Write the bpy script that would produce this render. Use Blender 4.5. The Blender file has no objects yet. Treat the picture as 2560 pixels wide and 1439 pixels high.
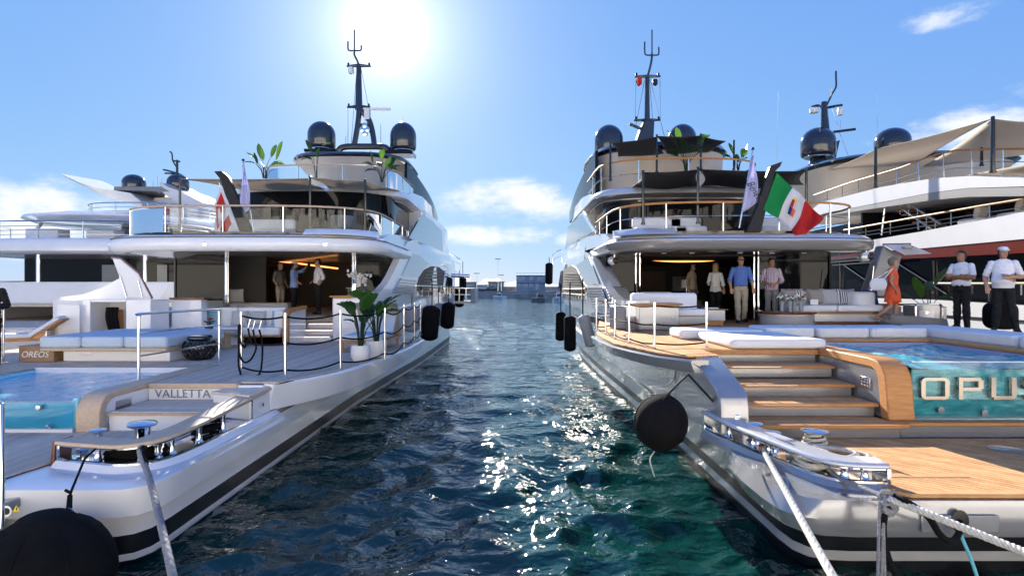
import bpy, bmesh, math, random
import numpy as np
from mathutils import Vector, Matrix
random.seed(7); np.random.seed(7)
PI = math.pi
SC = bpy.context.scene
COL = SC.collection
# ---------------------------------------------------------------- camera
F, H, CX, CY = 1450.0, 3.0, 1280.0, 721.0      # focal length in photo pixels, eye height, vanishing point
cam_d = bpy.data.cameras.new('camera'); cam = bpy.data.objects.new('camera', cam_d); COL.objects.link(cam)
cam.location = (0, 0, H); cam.rotation_euler = (PI/2, 0, 0)
cam_d.sensor_width = 36; cam_d.sensor_fit = 'HORIZONTAL'; cam_d.lens = 36*F/2560
cam_d.shift_y = (CY-719.5)/2560; cam_d.clip_start = 0.05; cam_d.clip_end = 30000
SC.camera = cam
# ---------------------------------------------------------------- world, sun, exposure
SUN = Vector((-315, 1450, 651)).normalized()
ELEV = math.asin(SUN.z); AZ = math.atan2(SUN.x, SUN.y)
w = bpy.data.worlds.new('World'); SC.world = w; w.use_nodes = True
nt = w.node_tree; nt.nodes.clear()
def N(t, **kw):
    n = nt.nodes.new(t)
    for k, v in kw.items(): setattr(n, k, v)
    return n
def LK(a, b): nt.links.new(a, b)
def MATH(op, a, b=None, c=None, clamp=False):
    n = N('ShaderNodeMath', operation=op); n.use_clamp = clamp
    for i, x in enumerate((a, b, c)):
        if x is None: continue
        if isinstance(x, (int, float)): n.inputs[i].default_value = x
        else: LK(x, n.inputs[i])
    return n.outputs[0]
sky = N('ShaderNodeTexSky'); sky.sky_type = 'NISHITA'; sky.sun_disc = False
sky.sun_elevation = ELEV; sky.sun_rotation = AZ; sky.altitude = 0
sky.air_density = 1.0; sky.dust_density = 0.12; sky.ozone_density = 3.0
tc = N('ShaderNodeTexCoord'); nrm = N('ShaderNodeVectorMath', operation='NORMALIZE'); LK(tc.outputs['Generated'], nrm.inputs[0])
sep = N('ShaderNodeSeparateXYZ'); LK(nrm.outputs[0], sep.inputs[0])
# clouds: a low band round the whole horizon, thicker in a few banks
mp = N('ShaderNodeMapping'); mp.inputs['Scale'].default_value = (1, 1, 2.3); mp.inputs['Location'].default_value = (0.3, 4.7, 2.6); LK(nrm.outputs[0], mp.inputs[0])
nz = N('ShaderNodeTexNoise'); nz.inputs['Scale'].default_value = 9.0; nz.inputs['Detail'].default_value = 11; nz.inputs['Roughness'].default_value = 0.60; LK(mp.outputs[0], nz.inputs['Vector'])
def bank(px, py, wx, wy):
    d = Vector((px-CX, F, CY-py)).normalized()
    # angular distances in azimuth and height
    az = MATH('ARCTAN2', sep.outputs[0], sep.outputs[1])
    da = MATH('DIVIDE', MATH('SUBTRACT', az, math.atan2(d.x, d.y)), wx)
    de = MATH('DIVIDE', MATH('SUBTRACT', sep.outputs[2], d.z), wy)
    r = MATH('ADD', MATH('MULTIPLY', da, da), MATH('MULTIPLY', de, de))
    return MATH('SUBTRACT', 1.0, r, clamp=True)
banks = None
for b in [(1290, 505, .17, .055), (1240, 588, .15, .028), (2440, 350, .17, .075), (2340, 45, .09, .022), (60, 545, .26, .075),
          (3400, 420, .4, .09), (-900, 480, .4, .09), (1430, 600, .05, .02)]:
    v = bank(*b); banks = v if banks is None else MATH('MAXIMUM', banks, v)
cov = MATH('ADD', nz.outputs['Fac'], MATH('MULTIPLY', banks, 0.40))
cr = N('ShaderNodeMapRange'); cr.interpolation_type = 'SMOOTHSTEP'; cr.inputs['From Min'].default_value = 0.64; cr.inputs['From Max'].default_value = 0.98; LK(cov, cr.inputs[0])
cm = MATH('MULTIPLY', cr.outputs[0], MATH('MULTIPLY', banks, 1.6, clamp=True))
# film response of the sky: lifts the deep blue, holds back the bright horizon
srgb = N('ShaderNodeSeparateColor'); LK(sky.outputs[0], srgb.inputs[0]); gn = N('ShaderNodeCombineColor')
for i, (k, p) in enumerate(((.345, .58), (.455, .44), (.655, .13))):
    LK(MATH('MULTIPLY', MATH('POWER', MATH('MULTIPLY', srgb.outputs[i], .12), p), k/.12), gn.inputs[i])
mix = N('ShaderNodeMix', data_type='RGBA'); LK(cm, mix.inputs['Factor']); LK(gn.outputs[0], mix.inputs['A']); mix.inputs['B'].default_value = (5.9, 6.0, 6.2, 1)
# glare of the sun itself: bright aureole close to its direction
dt = N('ShaderNodeVectorMath', operation='DOT_PRODUCT'); LK(nrm.outputs[0], dt.inputs[0]); dt.inputs[1].default_value = SUN
ang = MATH('ARCCOSINE', MATH('MINIMUM', dt.outputs['Value'], 0.999999))
g1 = MATH('MULTIPLY', MATH('EXPONENT', MATH('DIVIDE', MATH('MULTIPLY', ang, ang), -0.0018)), 4.5)
g2 = MATH('MULTIPLY', MATH('EXPONENT', MATH('DIVIDE', ang, -0.08)), 7.0)
ga = MATH('ADD', g1, g2)
gc = N('ShaderNodeVectorMath', operation='SCALE'); gc.inputs[0].default_value = (1, .97, .92); LK(ga, gc.inputs['Scale'])
ad = N('ShaderNodeVectorMath', operation='ADD'); LK(mix.outputs['Result'], ad.inputs[0]); LK(gc.outputs[0], ad.inputs[1])
bg = N('ShaderNodeBackground'); bg.inputs[1].default_value = 0.0555; LK(ad.outputs[0], bg.inputs[0])
wo = N('ShaderNodeOutputWorld'); LK(bg.outputs[0], wo.inputs[0])
sun_d = bpy.data.lights.new('sun', 'SUN'); sun_d.energy = 4.7; sun_d.angle = math.radians(0.53); sun_d.color = (1, .93, .82)
sun = bpy.data.objects.new('sun', sun_d); COL.objects.link(sun)
sun.rotation_euler = SUN.to_track_quat('Z', 'Y').to_euler(); sun.location = SUN*50
SC.view_settings.view_transform = 'Standard'; SC.view_settings.look = 'None'; SC.view_settings.gamma = 1
SC.view_settings.exposure = 1.7
SC.cycles.use_denoising = True
SC.cycles.max_bounces = 8; SC.cycles.transmission_bounces = 6; SC.cycles.transparent_max_bounces = 12
SC.cycles.sample_clamp_indirect = 6.0
SC.cycles.caustics_reflective = False; SC.cycles.caustics_refractive = False

# ---------------------------------------------------------------- pixel -> point (a pixel is a direction; each call supplies the surface it lies on)
def S(px, py, Y): return Vector(((px-CX)*Y/F, Y, H-(py-CY)*Y/F))
def G(px, py, z): return S(px, py, F*(H-z)/(py-CY))
def A(px, py, X): return S(px, py, F*X/(px-CX))

# ---------------------------------------------------------------- materials
MATS = {}
def mat(name, col, rough=.5, metal=0., spec=.5, coat=0., trans=0., emit=None, estr=0., noise=0., nscale=20., bump=0., bscale=60., ior=1.45, alpha=1., sub=0., stretch=None, col2=None, coord='Object'):
    m = bpy.data.materials.new(name); m.use_nodes = True; t = m.node_tree; b = t.nodes['Principled BSDF']
    b.inputs['Base Color'].default_value = (*col, 1); b.inputs['Roughness'].default_value = rough; b.inputs['Metallic'].default_value = metal
    b.inputs['Specular IOR Level'].default_value = spec; b.inputs['Coat Weight'].default_value = coat; b.inputs['Coat Roughness'].default_value = .04
    b.inputs['Transmission Weight'].default_value = trans; b.inputs['IOR'].default_value = ior; b.inputs['Alpha'].default_value = alpha
    if sub: b.inputs['Subsurface Weight'].default_value = sub
    if emit: b.inputs['Emission Color'].default_value = (*emit, 1); b.inputs['Emission Strength'].default_value = estr
    if noise or bump:
        tcn = t.nodes.new('ShaderNodeTexCoord'); mpn = t.nodes.new('ShaderNodeMapping'); t.links.new(tcn.outputs[coord], mpn.inputs[0])
        if stretch: mpn.inputs['Scale'].default_value = stretch
    if noise:
        n = t.nodes.new('ShaderNodeTexNoise'); n.inputs['Scale'].default_value = nscale; n.inputs['Detail'].default_value = 6; n.inputs['Roughness'].default_value = .6
        t.links.new(mpn.outputs[0], n.inputs['Vector'])
        mx = t.nodes.new('ShaderNodeMix'); mx.data_type = 'RGBA'
        c2 = col2 or tuple(max(0, c*(1-noise)) for c in col); c1 = col if col2 else tuple(min(1, c*(1+noise)) for c in col)
        rr = t.nodes.new('ShaderNodeMapRange'); rr.inputs[1].default_value = .3; rr.inputs[2].default_value = .7; t.links.new(n.outputs['Fac'], rr.inputs[0])
        mx.inputs['A'].default_value = (*c2, 1); mx.inputs['B'].default_value = (*c1, 1); t.links.new(rr.outputs[0], mx.inputs['Factor'])
        t.links.new(mx.outputs['Result'], b.inputs['Base Color'])
    if bump:
        n = t.nodes.new('ShaderNodeTexNoise'); n.inputs['Scale'].default_value = bscale; n.inputs['Detail'].default_value = 3; t.links.new(mpn.outputs[0], n.inputs['Vector'])
        bn = t.nodes.new('ShaderNodeBump'); bn.inputs['Strength'].default_value = bump; bn.inputs['Distance'].default_value = .01
        t.links.new(n.outputs['Fac'], bn.inputs['Height']); t.links.new(bn.outputs[0], b.inputs['Normal'])
    MATS[name] = m; return m
def hue_per_object(m, amt=.25):
    """plank to plank variation"""
    t = m.node_tree; b = t.nodes['Principled BSDF']; src = b.inputs['Base Color'].links[0].from_socket
    oi = t.nodes.new('ShaderNodeObjectInfo'); mr = t.nodes.new('ShaderNodeMapRange'); mr.inputs[3].default_value = 1-amt; mr.inputs[4].default_value = 1+amt
    t.links.new(oi.outputs['Random'], mr.inputs[0]); sc = t.nodes.new('ShaderNodeVectorMath'); sc.operation = 'SCALE'
    t.links.new(src, sc.inputs[0]); t.links.new(mr.outputs[0], sc.inputs['Scale']); t.links.new(sc.outputs[0], b.inputs['Base Color'])
mat('white', (.82, .82, .83), .16, coat=.6, noise=.03, nscale=1.3, bump=.06, bscale=2.5)
mat('white2', (.74, .74, .76), .25, coat=.2, noise=.03, nscale=2)
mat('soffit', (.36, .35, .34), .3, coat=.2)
mat('beige', (.50, .44, .37), .45, noise=.06, nscale=2)
mat('silver', (.31, .315, .33), .22, metal=.5, coat=.7, noise=.05, nscale=2, bump=.06, bscale=2.5)
mat('silver_light', (.54, .55, .58), .2, metal=.25, coat=.8)
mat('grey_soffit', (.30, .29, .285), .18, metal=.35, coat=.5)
mat('grey_paint', (.20, .205, .215), .3, coat=.4)
mat('black', (.008, .008, .009), .35)
mat('antifoul', (.006, .008, .012), .4, noise=.4, nscale=6)
mat('staff', (.020, .022, .026), .4, spec=.15)
mat('black_gloss', (.012, .012, .014), .12, coat=.6)
mat('dome', (.022, .026, .04), .12, coat=.7)
mat('glass_dark', (.008, .009, .011), .03, spec=.22)
mat('glass_mirror', (.30, .34, .38), .03, metal=.85)
mat('glass_clear', (.96, .98, .98), .0, trans=1., ior=1.1, spec=.4)
mat('chrome', (.82, .82, .83), .06, metal=1.)
mat('steel', (.72, .71, .70), .16, metal=1.)
mat('teak_grey', (.70, .58, .47), .7, spec=.2, noise=.18, nscale=6, stretch=(6, .5, 6), col2=(.54, .44, .35)); hue_per_object(MATS['teak_grey'], .14)
mat('teak', (.58, .33, .155), .7, spec=.15, noise=.2, nscale=6, stretch=(1, 1, 1), col2=(.43, .225, .095)); hue_per_object(MATS['teak'], .14)
mat('teak_trim', (.55, .27, .10), .5, spec=.3, noise=.2, nscale=5, stretch=(1, 6, 6), col2=(.40, .175, .06))
mat('teak_pale', (.60, .46, .33), .5, noise=.12, nscale=5, stretch=(6, 1, 6), col2=(.48, .35, .24))
mat('varnish', (.16, .05, .022), .25, coat=.6)
mat('seam', (.02, .02, .02), .7)
mat('cushion', (.72, .72, .73), .9, noise=.04, nscale=4, bump=.25, bscale=220)
mat('cushion_blue', (.50, .58, .66), .9, noise=.05, nscale=4, bump=.25, bscale=220)
mat('fabric_aqua', (.26, .46, .52), .9, bump=.3, bscale=260)
mat('fabric_taupe', (.30, .27, .25), .9, bump=.3, bscale=260)
mat('fabric_grey', (.42, .43, .45), .9, bump=.3, bscale=260)
mat('awning', (.55, .50, .43), .85, noise=.04, nscale=2)
mat('awning_black', (.018, .018, .02), .8)
mat('fender', (.008, .008, .009), .9, spec=.12, noise=.3, nscale=3, bump=.4, bscale=300)
mat('fender_grey', (.34, .34, .35), .8, bump=.3, bscale=300)
mat('rope_white', (.56, .53, .46), .9, noise=.2, nscale=40)
mat('rope_grey', (.22, .22, .23), .9, noise=.3, nscale=60)
mat('rope_black', (.007, .007, .008), .85, spec=.15)
mat('hose_teal', (.12, .45, .52), .5)
mat('red_stripe', (.14, .022, .014), .2, coat=.6)
mat('plastic_white', (.72, .72, .73), .35)
mat('concrete', (.62, .59, .55), .9, noise=.25, nscale=.6, bump=.4, bscale=8)
mat('stone', (.36, .33, .30), .9, noise=.3, nscale=.35)  # kept lighter in place of haze over the breakwater
mat('container_blue', (.06, .11, .30), .5, noise=.15, nscale=.5)
mat('container_grey', (.32, .35, .40), .5, noise=.15, nscale=.4)
mat('pane', (.30, .34, .38), .1)
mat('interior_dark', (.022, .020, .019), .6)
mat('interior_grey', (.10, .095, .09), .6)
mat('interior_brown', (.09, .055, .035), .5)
mat('led_warm', (.8, .4, .15), .5, emit=(1., .36, .10), estr=.8)
mat('led_step', (.9, .8, .7), .5, emit=(1., .78, .62), estr=.9)
mat('pot', (.78, .77, .77), .35)
mat('soil', (.03, .022, .015), .95)
mat('orange_ring', (.62, .10, .03), .6)
mat('paper', (.8, .8, .78), .8)
mat('letter_steel', (.36, .32, .28), .12, metal=1.)
mat('letter_grey', (.22, .23, .26), .35, metal=.5)
mat('pool_tile', (.30, .70, .86), .3, noise=.1, nscale=3)
mat('pool_wall', (.34, .36, .50), .35)
mat('sign_yellow', (.75, .60, .02), .5)
mat('skin', (.42, .23, .15), .55, noise=.1, nscale=8, sub=.0)
mat('skin_tan', (.30, .15, .09), .55, noise=.1, nscale=8)
mat('hair_dark', (.018, .013, .010), .5, bump=.6, bscale=90)
mat('hair_grey', (.16, .13, .105), .55, bump=.6, bscale=90)
mat('hair_blonde', (.42, .29, .15), .55, bump=.6, bscale=90)
def leafmat(name, c):
    m = mat(name, c, .38, noise=.35, nscale=5); t = m.node_tree; b = t.nodes['Principled BSDF']
    tr = t.nodes.new('ShaderNodeBsdfTranslucent'); tr.inputs[0].default_value = (c[0]*2.6, c[1]*2.2, c[2]*.8, 1)
    ms = t.nodes.new('ShaderNodeMixShader'); ms.inputs[0].default_value = .4
    t.links.new(b.outputs[0], ms.inputs[1]); t.links.new(tr.outputs[0], ms.inputs[2]); t.links.new(ms.outputs[0], t.nodes['Material Output'].inputs[0])
leafmat('leaf', (.040, .105, .025)); leafmat('leaf_dark', (.02, .055, .022))
def clothmat(name, c, tr=.4):
    m = mat(name, c, .85); t = m.node_tree; b = t.nodes['Principled BSDF']
    x = t.nodes.new('ShaderNodeBsdfTranslucent'); x.inputs[0].default_value = (*c, 1)
    ms = t.nodes.new('ShaderNodeMixShader'); ms.inputs[0].default_value = tr
    t.links.new(b.outputs[0], ms.inputs[1]); t.links.new(x.outputs[0], ms.inputs[2]); t.links.new(ms.outputs[0], t.nodes['Material Output'].inputs[0])
clothmat('flag_white', (.78, .78, .82)); clothmat('flag_green', (.01, .30, .075)); clothmat('flag_red', (.62, .03, .025)); clothmat('flag_blue', (.02, .05, .30))
clothmat('sail_beige', (.62, .55, .46), .45); clothmat('pennant', (.62, .62, .86))

# ---------------------------------------------------------------- mesh builder
class MB:
    def __init__(s): s.v = []; s.f = []; s.m = []; s.cur = 0
    def add(s, verts, faces, mi=None):
        o = len(s.v); s.v += [tuple(p) for p in verts]
        for fc in faces: s.f.append(tuple(i+o for i in fc)); s.m.append(s.cur if mi is None else mi)
        return s
    def box(s, x0, x1, y0, y1, z0, z1):
        return s.add([(x0,y0,z0),(x1,y0,z0),(x1,y1,z0),(x0,y1,z0),(x0,y0,z1),(x1,y0,z1),(x1,y1,z1),(x0,y1,z1)],
                     [(0,3,2,1),(4,5,6,7),(0,1,5,4),(1,2,6,5),(2,3,7,6),(3,0,4,7)])
    def obox(s, c, size, rz=0., rx=0., ry=0.):
        M = Matrix.Translation(Vector(c)) @ Matrix.Rotation(rz,4,'Z') @ Matrix.Rotation(rx,4,'X') @ Matrix.Rotation(ry,4,'Y')
        a, b, d = (k/2 for k in size)
        return s.add([M @ Vector(p) for p in [(-a,-b,-d),(a,-b,-d),(a,b,-d),(-a,b,-d),(-a,-b,d),(a,-b,d),(a,b,d),(-a,b,d)]],
                     [(0,3,2,1),(4,5,6,7),(0,1,5,4),(1,2,6,5),(2,3,7,6),(3,0,4,7)])
    def prism(s, poly, vec):
        poly = [Vector(p) for p in poly]; n = len(poly); vec = Vector(vec)
        nn = Vector((0,0,0))
        for i in range(n): nn += poly[i].cross(poly[(i+1) % n])
        if nn.dot(vec) > 0: poly = poly[::-1]
        top = [p+vec for p in poly]
        return s.add(poly+top, [tuple(range(n)), tuple(range(2*n-1, n-1, -1))] + [(i, i+n, (i+1) % n+n, (i+1) % n) for i in range(n)])
    def loft(s, rings, closed=True, caps=True, mats=None):
        n = len(rings[0]); v = [p for r in rings for p in r]; f = []; fm = []
        for i in range(len(rings)-1):
            for j in range(n if closed else n-1):
                f.append((i*n+j, i*n+(j+1) % n, (i+1)*n+(j+1) % n, (i+1)*n+j)); fm.append(mats[j] if mats else s.cur)
        if caps:
            f.append(tuple(range(n-1, -1, -1))); fm.append(s.cur)
            k = (len(rings)-1)*n; f.append(tuple(range(k, k+n))); fm.append(s.cur)
        o = len(s.v); s.v += [tuple(p) for p in v]
        for a, b in zip(f, fm): s.f.append(tuple(i+o for i in a)); s.m.append(b)
        return s
    def tube(s, pts, r, n=8, closed=False, caps=True):
        pts = [Vector(p) for p in pts]; m = len(pts)
        rs = r if isinstance(r, (list, tuple)) else [r]*m
        rings = []; up = None
        for i, p in enumerate(pts):
            if closed: t = (pts[(i+1) % m]-pts[i-1])
            else: t = pts[min(i+1, m-1)]-pts[max(i-1, 0)]
            t = t.normalized() if t.length > 1e-9 else Vector((0,0,1))
            if up is None: up = Vector((0,0,1)) if abs(t.z) < .9 else Vector((1,0,0))
            a = up-t*up.dot(t)
            a = a.normalized() if a.length > 1e-6 else t.orthogonal().normalized()
            up = a; b = t.cross(a)
            rings.append([p+(a*math.cos(2*PI*k/n)+b*math.sin(2*PI*k/n))*rs[i] for k in range(n)])
        if closed: rings.append(rings[0]); caps = False
        return s.loft(rings, True, caps)
    def lathe(s, prof, origin=(0,0,0), n=24, M=None):
        rings = []
        for r, z in prof:
            ring = [Vector((max(r, 1e-4)*math.cos(2*PI*k/n), max(r, 1e-4)*math.sin(2*PI*k/n), z)) for k in range(n)]
            if M is not None: ring = [M @ p for p in ring]
            rings.append([p+Vector(origin) for p in ring])
        return s.loft(rings, True, True)
    def grid(s, fn, nu, nv):
        v = [fn(i/nu, j/nv) for i in range(nu+1) for j in range(nv+1)]
        return s.add(v, [(i*(nv+1)+j, (i+1)*(nv+1)+j, (i+1)*(nv+1)+j+1, i*(nv+1)+j+1) for i in range(nu) for j in range(nv)])
    def build(s, name, material, parent=None, smooth=40, bevel=None, solid=None, segs=2, sub=0):
        me = bpy.data.meshes.new(name); me.from_pydata([tuple(p) for p in s.v], [], s.f)
        mats = material if isinstance(material, (list, tuple)) else [material]
        for m in mats: me.materials.append(MATS[m])
        if len(mats) > 1: me.polygons.foreach_set('material_index', s.m)
        me.polygons.foreach_set('use_smooth', [True]*len(me.polygons)); me.update()
        if smooth is not None and smooth < 179: me.set_sharp_from_angle(angle=math.radians(smooth))
        ob = bpy.data.objects.new(name, me); COL.objects.link(ob)
        if parent is not None: attach(ob, parent)
        if solid:
            md = ob.modifiers.new('solid', 'SOLIDIFY'); md.thickness = solid; md.offset = 0
        if sub:
            md = ob.modifiers.new('sub', 'SUBSURF'); md.levels = sub; md.render_levels = sub
        if bevel:
            md = ob.modifiers.new('bevel', 'BEVEL'); md.width = bevel; md.segments = segs; md.limit_method = 'ANGLE'; md.angle_limit = math.radians(35); md.harden_normals = False
        return ob
def world_mat(o):
    m = o.matrix_basis.copy()
    while o.parent is not None:
        m = o.parent.matrix_basis @ o.matrix_parent_inverse @ m if o.parent.parent is None else world_mat(o.parent) @ o.matrix_parent_inverse @ m
        return m
    return m
def attach(ob, parent):
    ob.parent = parent; ob.matrix_parent_inverse = world_mat(parent).inverted()
def tag(o, label=None, cat=None, group=None, kind=None):
    if label: o['label'] = label
    if cat: o['category'] = cat
    if group: o['group'] = group
    if kind: o['kind'] = kind
    return o
def thing(name, label, cat, loc=(0,0,0), rz=0., group=None):
    o = bpy.data.objects.new(name, None); COL.objects.link(o); o.location = loc; o.rotation_euler = (0, 0, rz); o.empty_display_size = .1
    return tag(o, label, cat, group)
def dup(o, parent=None, loc=None, rz=None):
    """copy a thing with its parts and sub-parts"""
    c = o.copy(); COL.objects.link(c)
    if parent is not None: c.parent = parent
    for ch in [x for x in o.children]: dup(ch, c)
    if loc is not None: c.location = loc
    if rz is not None: c.rotation_euler = (0, 0, rz)
    return c
def share(ob, parent, loc, rz=0.):
    """a further piece that shares mesh data"""
    c = bpy.data.objects.new(ob.name.split('.')[0], ob.data); COL.objects.link(c); c.location = loc; c.rotation_euler = (0, 0, rz)
    for md in ob.modifiers:
        n = c.modifiers.new(md.name, md.type)
        if md.type == 'BEVEL': n.width = md.width; n.segments = md.segments; n.limit_method = 'ANGLE'; n.angle_limit = md.angle_limit
    attach(c, parent); return c
def clip(poly, a, b, c):
    """keep the part of a 2-D polygon where a*x+b*y<=c"""
    out = []
    for i in range(len(poly)):
        p, q = poly[i], poly[(i+1) % len(poly)]; dp = a*p[0]+b*p[1]-c; dq = a*q[0]+b*q[1]-c
        if dp <= 0: out.append(p)
        if (dp < 0 < dq) or (dq < 0 < dp):
            t = dp/(dp-dq); out.append((p[0]+(q[0]-p[0])*t, p[1]+(q[1]-p[1])*t))
    return out
def planks(poly, z, width, ang, parent, material, thick=.022, gap=.008, holes=None):
    """planks of a deck, each one a board of its own, cut to the outline of the deck"""
    ca, sa = math.cos(ang), math.sin(ang); nx, ny = -sa, ca
    ds = [p[0]*nx+p[1]*ny for p in poly]; d = min(ds); k = 0
    while d < max(ds):
        st = clip(clip(poly, nx, ny, d+width-gap), -nx, -ny, -d)
        if len(st) >= 3:
            ar = abs(sum(st[i][0]*st[(i+1) % len(st)][1]-st[(i+1) % len(st)][0]*st[i][1] for i in range(len(st))))/2
            if ar > width*.1:
                MB().prism([(x, y, z-thick) for x, y in st], (0, 0, thick)).build('plank', material, parent, smooth=20)
                k += 1
        d += width
    return k
def slab(poly, z0, z1): return MB().prism([(x, y, z0) for x, y in poly], (0, 0, z1-z0))
def rounded(x0, x1, y0, y1, r, n=5):
    out = []
    for cx, cy, a0 in ((x1-r, y1-r, 0), (x0+r, y1-r, PI/2), (x0+r, y0+r, PI), (x1-r, y0+r, 1.5*PI)):
        for k in range(n+1): a = a0+PI/2*k/n; out.append((cx+r*math.cos(a), cy+r*math.sin(a)))
    return out
def spline(pts, n=8):
    pts = [Vector(p) for p in pts]; out = []
    for i in range(len(pts)-1):
        p0 = pts[max(i-1, 0)]; p1 = pts[i]; p2 = pts[i+1]; p3 = pts[min(i+2, len(pts)-1)]
        for k in range(n):
            t = k/n; out.append(.5*((2*p1)+(p2-p0)*t+(2*p0-5*p1+4*p2-p3)*t*t+(3*p1-p0-3*p2+p3)*t**3))
    out.append(pts[-1]); return out
def sag(a, b, d, n=8):
    a = Vector(a); b = Vector(b); return [a.lerp(b, t/n)+Vector((0, 0, -d*4*(t/n)*(1-t/n))) for t in range(n+1)]
def pillow(c, w, h, t, rz=0., tilt=0., n=8):
    """a stuffed square cushion standing on its lower edge at c"""
    m = MB(); M = Matrix.Translation(Vector(c)) @ Matrix.Rotation(rz, 4, 'Z') @ Matrix.Rotation(tilt, 4, 'X')
    def fn(sd):
        def g(u, v):
            x = u*2-1; y = v*2-1; k = (1-x**4)*(1-y**4); pin = 1-.06*(1-abs(x))*0-.10*(x*x*(1-y*y)+y*y*(1-x*x))*.6
            return M @ Vector((x*w/2*pin, sd*t/2*max(k, 0)**.5, h/2+y*h/2*pin))
        return g
    m.grid(fn(1), n, n); k = len(m.v); m.grid(fn(-1), n, n)
    m.f[n*n:] = [f[::-1] for f in m.f[n*n:]]
    return m
def text_mesh(txt, size, depth, name, material, parent, M):
    cu = bpy.data.curves.new(name, 'FONT'); cu.body = txt; cu.size = size; cu.extrude = depth; cu.resolution_u = 3
    tmp = bpy.data.objects.new('t', cu); COL.objects.link(tmp); dg = bpy.context.evaluated_depsgraph_get()
    me = bpy.data.meshes.new_from_object(tmp.evaluated_get(dg)); bpy.data.objects.remove(tmp); me.name = name
    me.transform(M); me.materials.clear(); me.materials.append(MATS[material])
    o = bpy.data.objects.new(name, me); COL.objects.link(o)
    if parent is not None: attach(o, parent)
    return o
FACE_AFT = Matrix.Rotation(PI/2, 4, 'X')      # text plane facing -Y, reading along +X
# ================================================================ the setting: water, quays, hills
def water_mesh():
    ny, nx = 760, 640
    Ys = 1.2*np.exp(np.linspace(0, math.log(6000/1.2), ny)); T = np.linspace(-1, 1, nx)
    T = np.sign(T)*(np.abs(T)*.55+.45*np.abs(T)**3)
    Y = np.repeat(Ys[:, None], nx, 1); X = T[None, :]*(2.6*Ys[:, None]+6)
    rng = np.random.RandomState(3); Z = np.zeros_like(X); dX = np.zeros_like(X); dY = np.zeros_like(X)
    cell = np.maximum(Y*.0138, np.abs(np.gradient(X, axis=1)))
    for k in range(110):
        lam = .30*(8.)**(rng.rand()**1.15); th = rng.normal(-1.3, .95); kk = 2*PI/lam; ph = rng.rand()*2*PI
        amp = .0072*lam*(1 if lam < 1.2 else .55)
        fade = np.clip((lam/cell-2.2)/2.5, 0, 1)
        q = kk*(math.cos(th)*X+math.sin(th)*Y)+ph
        Z += amp*fade*np.cos(q); dX -= .9*amp*fade*math.cos(th)*np.sin(q); dY -= .9*amp*fade*math.sin(th)*np.sin(q)
    gust = .75+.35*np.sin(X*.23+1)*np.sin(Y*.17+.4)
    Z *= gust
    v = np.stack([X+dX, Y+dY, Z], -1).reshape(-1, 3)
    i = np.arange(ny-1)[:, None]*nx+np.arange(nx-1)[None, :]
    f = np.stack([i, i+1, i+nx+1, i+nx], -1).reshape(-1, 4)
    me = bpy.data.meshes.new('water'); me.vertices.add(len(v)); me.vertices.foreach_set('co', v.ravel())
    me.loops.add(f.size); me.loops.foreach_set('vertex_index', f.ravel()); me.polygons.add(len(f))
    me.polygons.foreach_set('loop_start', np.arange(len(f))*4); me.polygons.foreach_set('use_smooth', np.ones(len(f), bool)); me.update(calc_edges=True)
    return me
def water_material():
    m = bpy.data.materials.new('water'); m.use_nodes = True; t = m.node_tree; b = t.nodes['Principled BSDF']; MATS['water'] = m
    tc = t.nodes.new('ShaderNodeTexCoord')
    n0 = t.nodes.new('ShaderNodeTexNoise'); n0.inputs['Scale'].default_value = .35; n0.inputs['Detail'].default_value = 4; t.links.new(tc.outputs['Object'], n0.inputs['Vector'])
    mx = t.nodes.new('ShaderNodeMix'); mx.data_type = 'RGBA'; mx.inputs['A'].default_value = (.0010, .020, .021, 1); mx.inputs['B'].default_value = (.0020, .038, .033, 1); t.links.new(n0.outputs['Fac'], mx.inputs['Factor'])
    t.links.new(mx.outputs['Result'], b.inputs['Base Color'])
    b.inputs['Roughness'].default_value = .04; b.inputs['IOR'].default_value = 1.45; b.inputs['Specular IOR Level'].default_value = .5
    mp = t.nodes.new('ShaderNodeMapping'); mp.inputs['Scale'].default_value = (.92, 1.15, 1); mp.inputs['Rotation'].default_value = (0, 0, .15); t.links.new(tc.outputs['Object'], mp.inputs[0])
    prev = None
    for sc_, det, dist, typ in ((.5, 2, .26, 'FBM'), (2.1, 2, .095, 'FBM'), (5.5, 2, .030, 'FBM')):
        n = t.nodes.new('ShaderNodeTexNoise'); n.noise_type = typ; n.inputs['Scale'].default_value = sc_; n.inputs['Detail'].default_value = det; n.inputs['Roughness'].default_value = .55; n.inputs['Distortion'].default_value = .35; t.links.new(mp.outputs[0], n.inputs['Vector'])
        bn = t.nodes.new('ShaderNodeBump'); bn.inputs['Strength'].default_value = 1.; bn.inputs['Distance'].default_value = dist; t.links.new(n.outputs['Fac'], bn.inputs['Height'])
        if prev is not None: t.links.new(prev.outputs[0], bn.inputs['Normal'])
        prev = bn
    t.links.new(prev.outputs[0], b.inputs['Normal'])
water_material()
wme = water_mesh(); wme.materials.append(MATS['water']); wob = bpy.data.objects.new('water', wme); COL.objects.link(wob)
tag(wob, 'dark green rippled harbour water glittering in the sun', 'water', kind='structure')
# quay the photographer stands on (behind and below the lens)
q = MB().box(-60, 60, -60, .9, -1, 1.35).build('quay', 'concrete', bevel=.03); tag(q, 'concrete quay the ropes are made fast to', 'quay', kind='structure')
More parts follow.
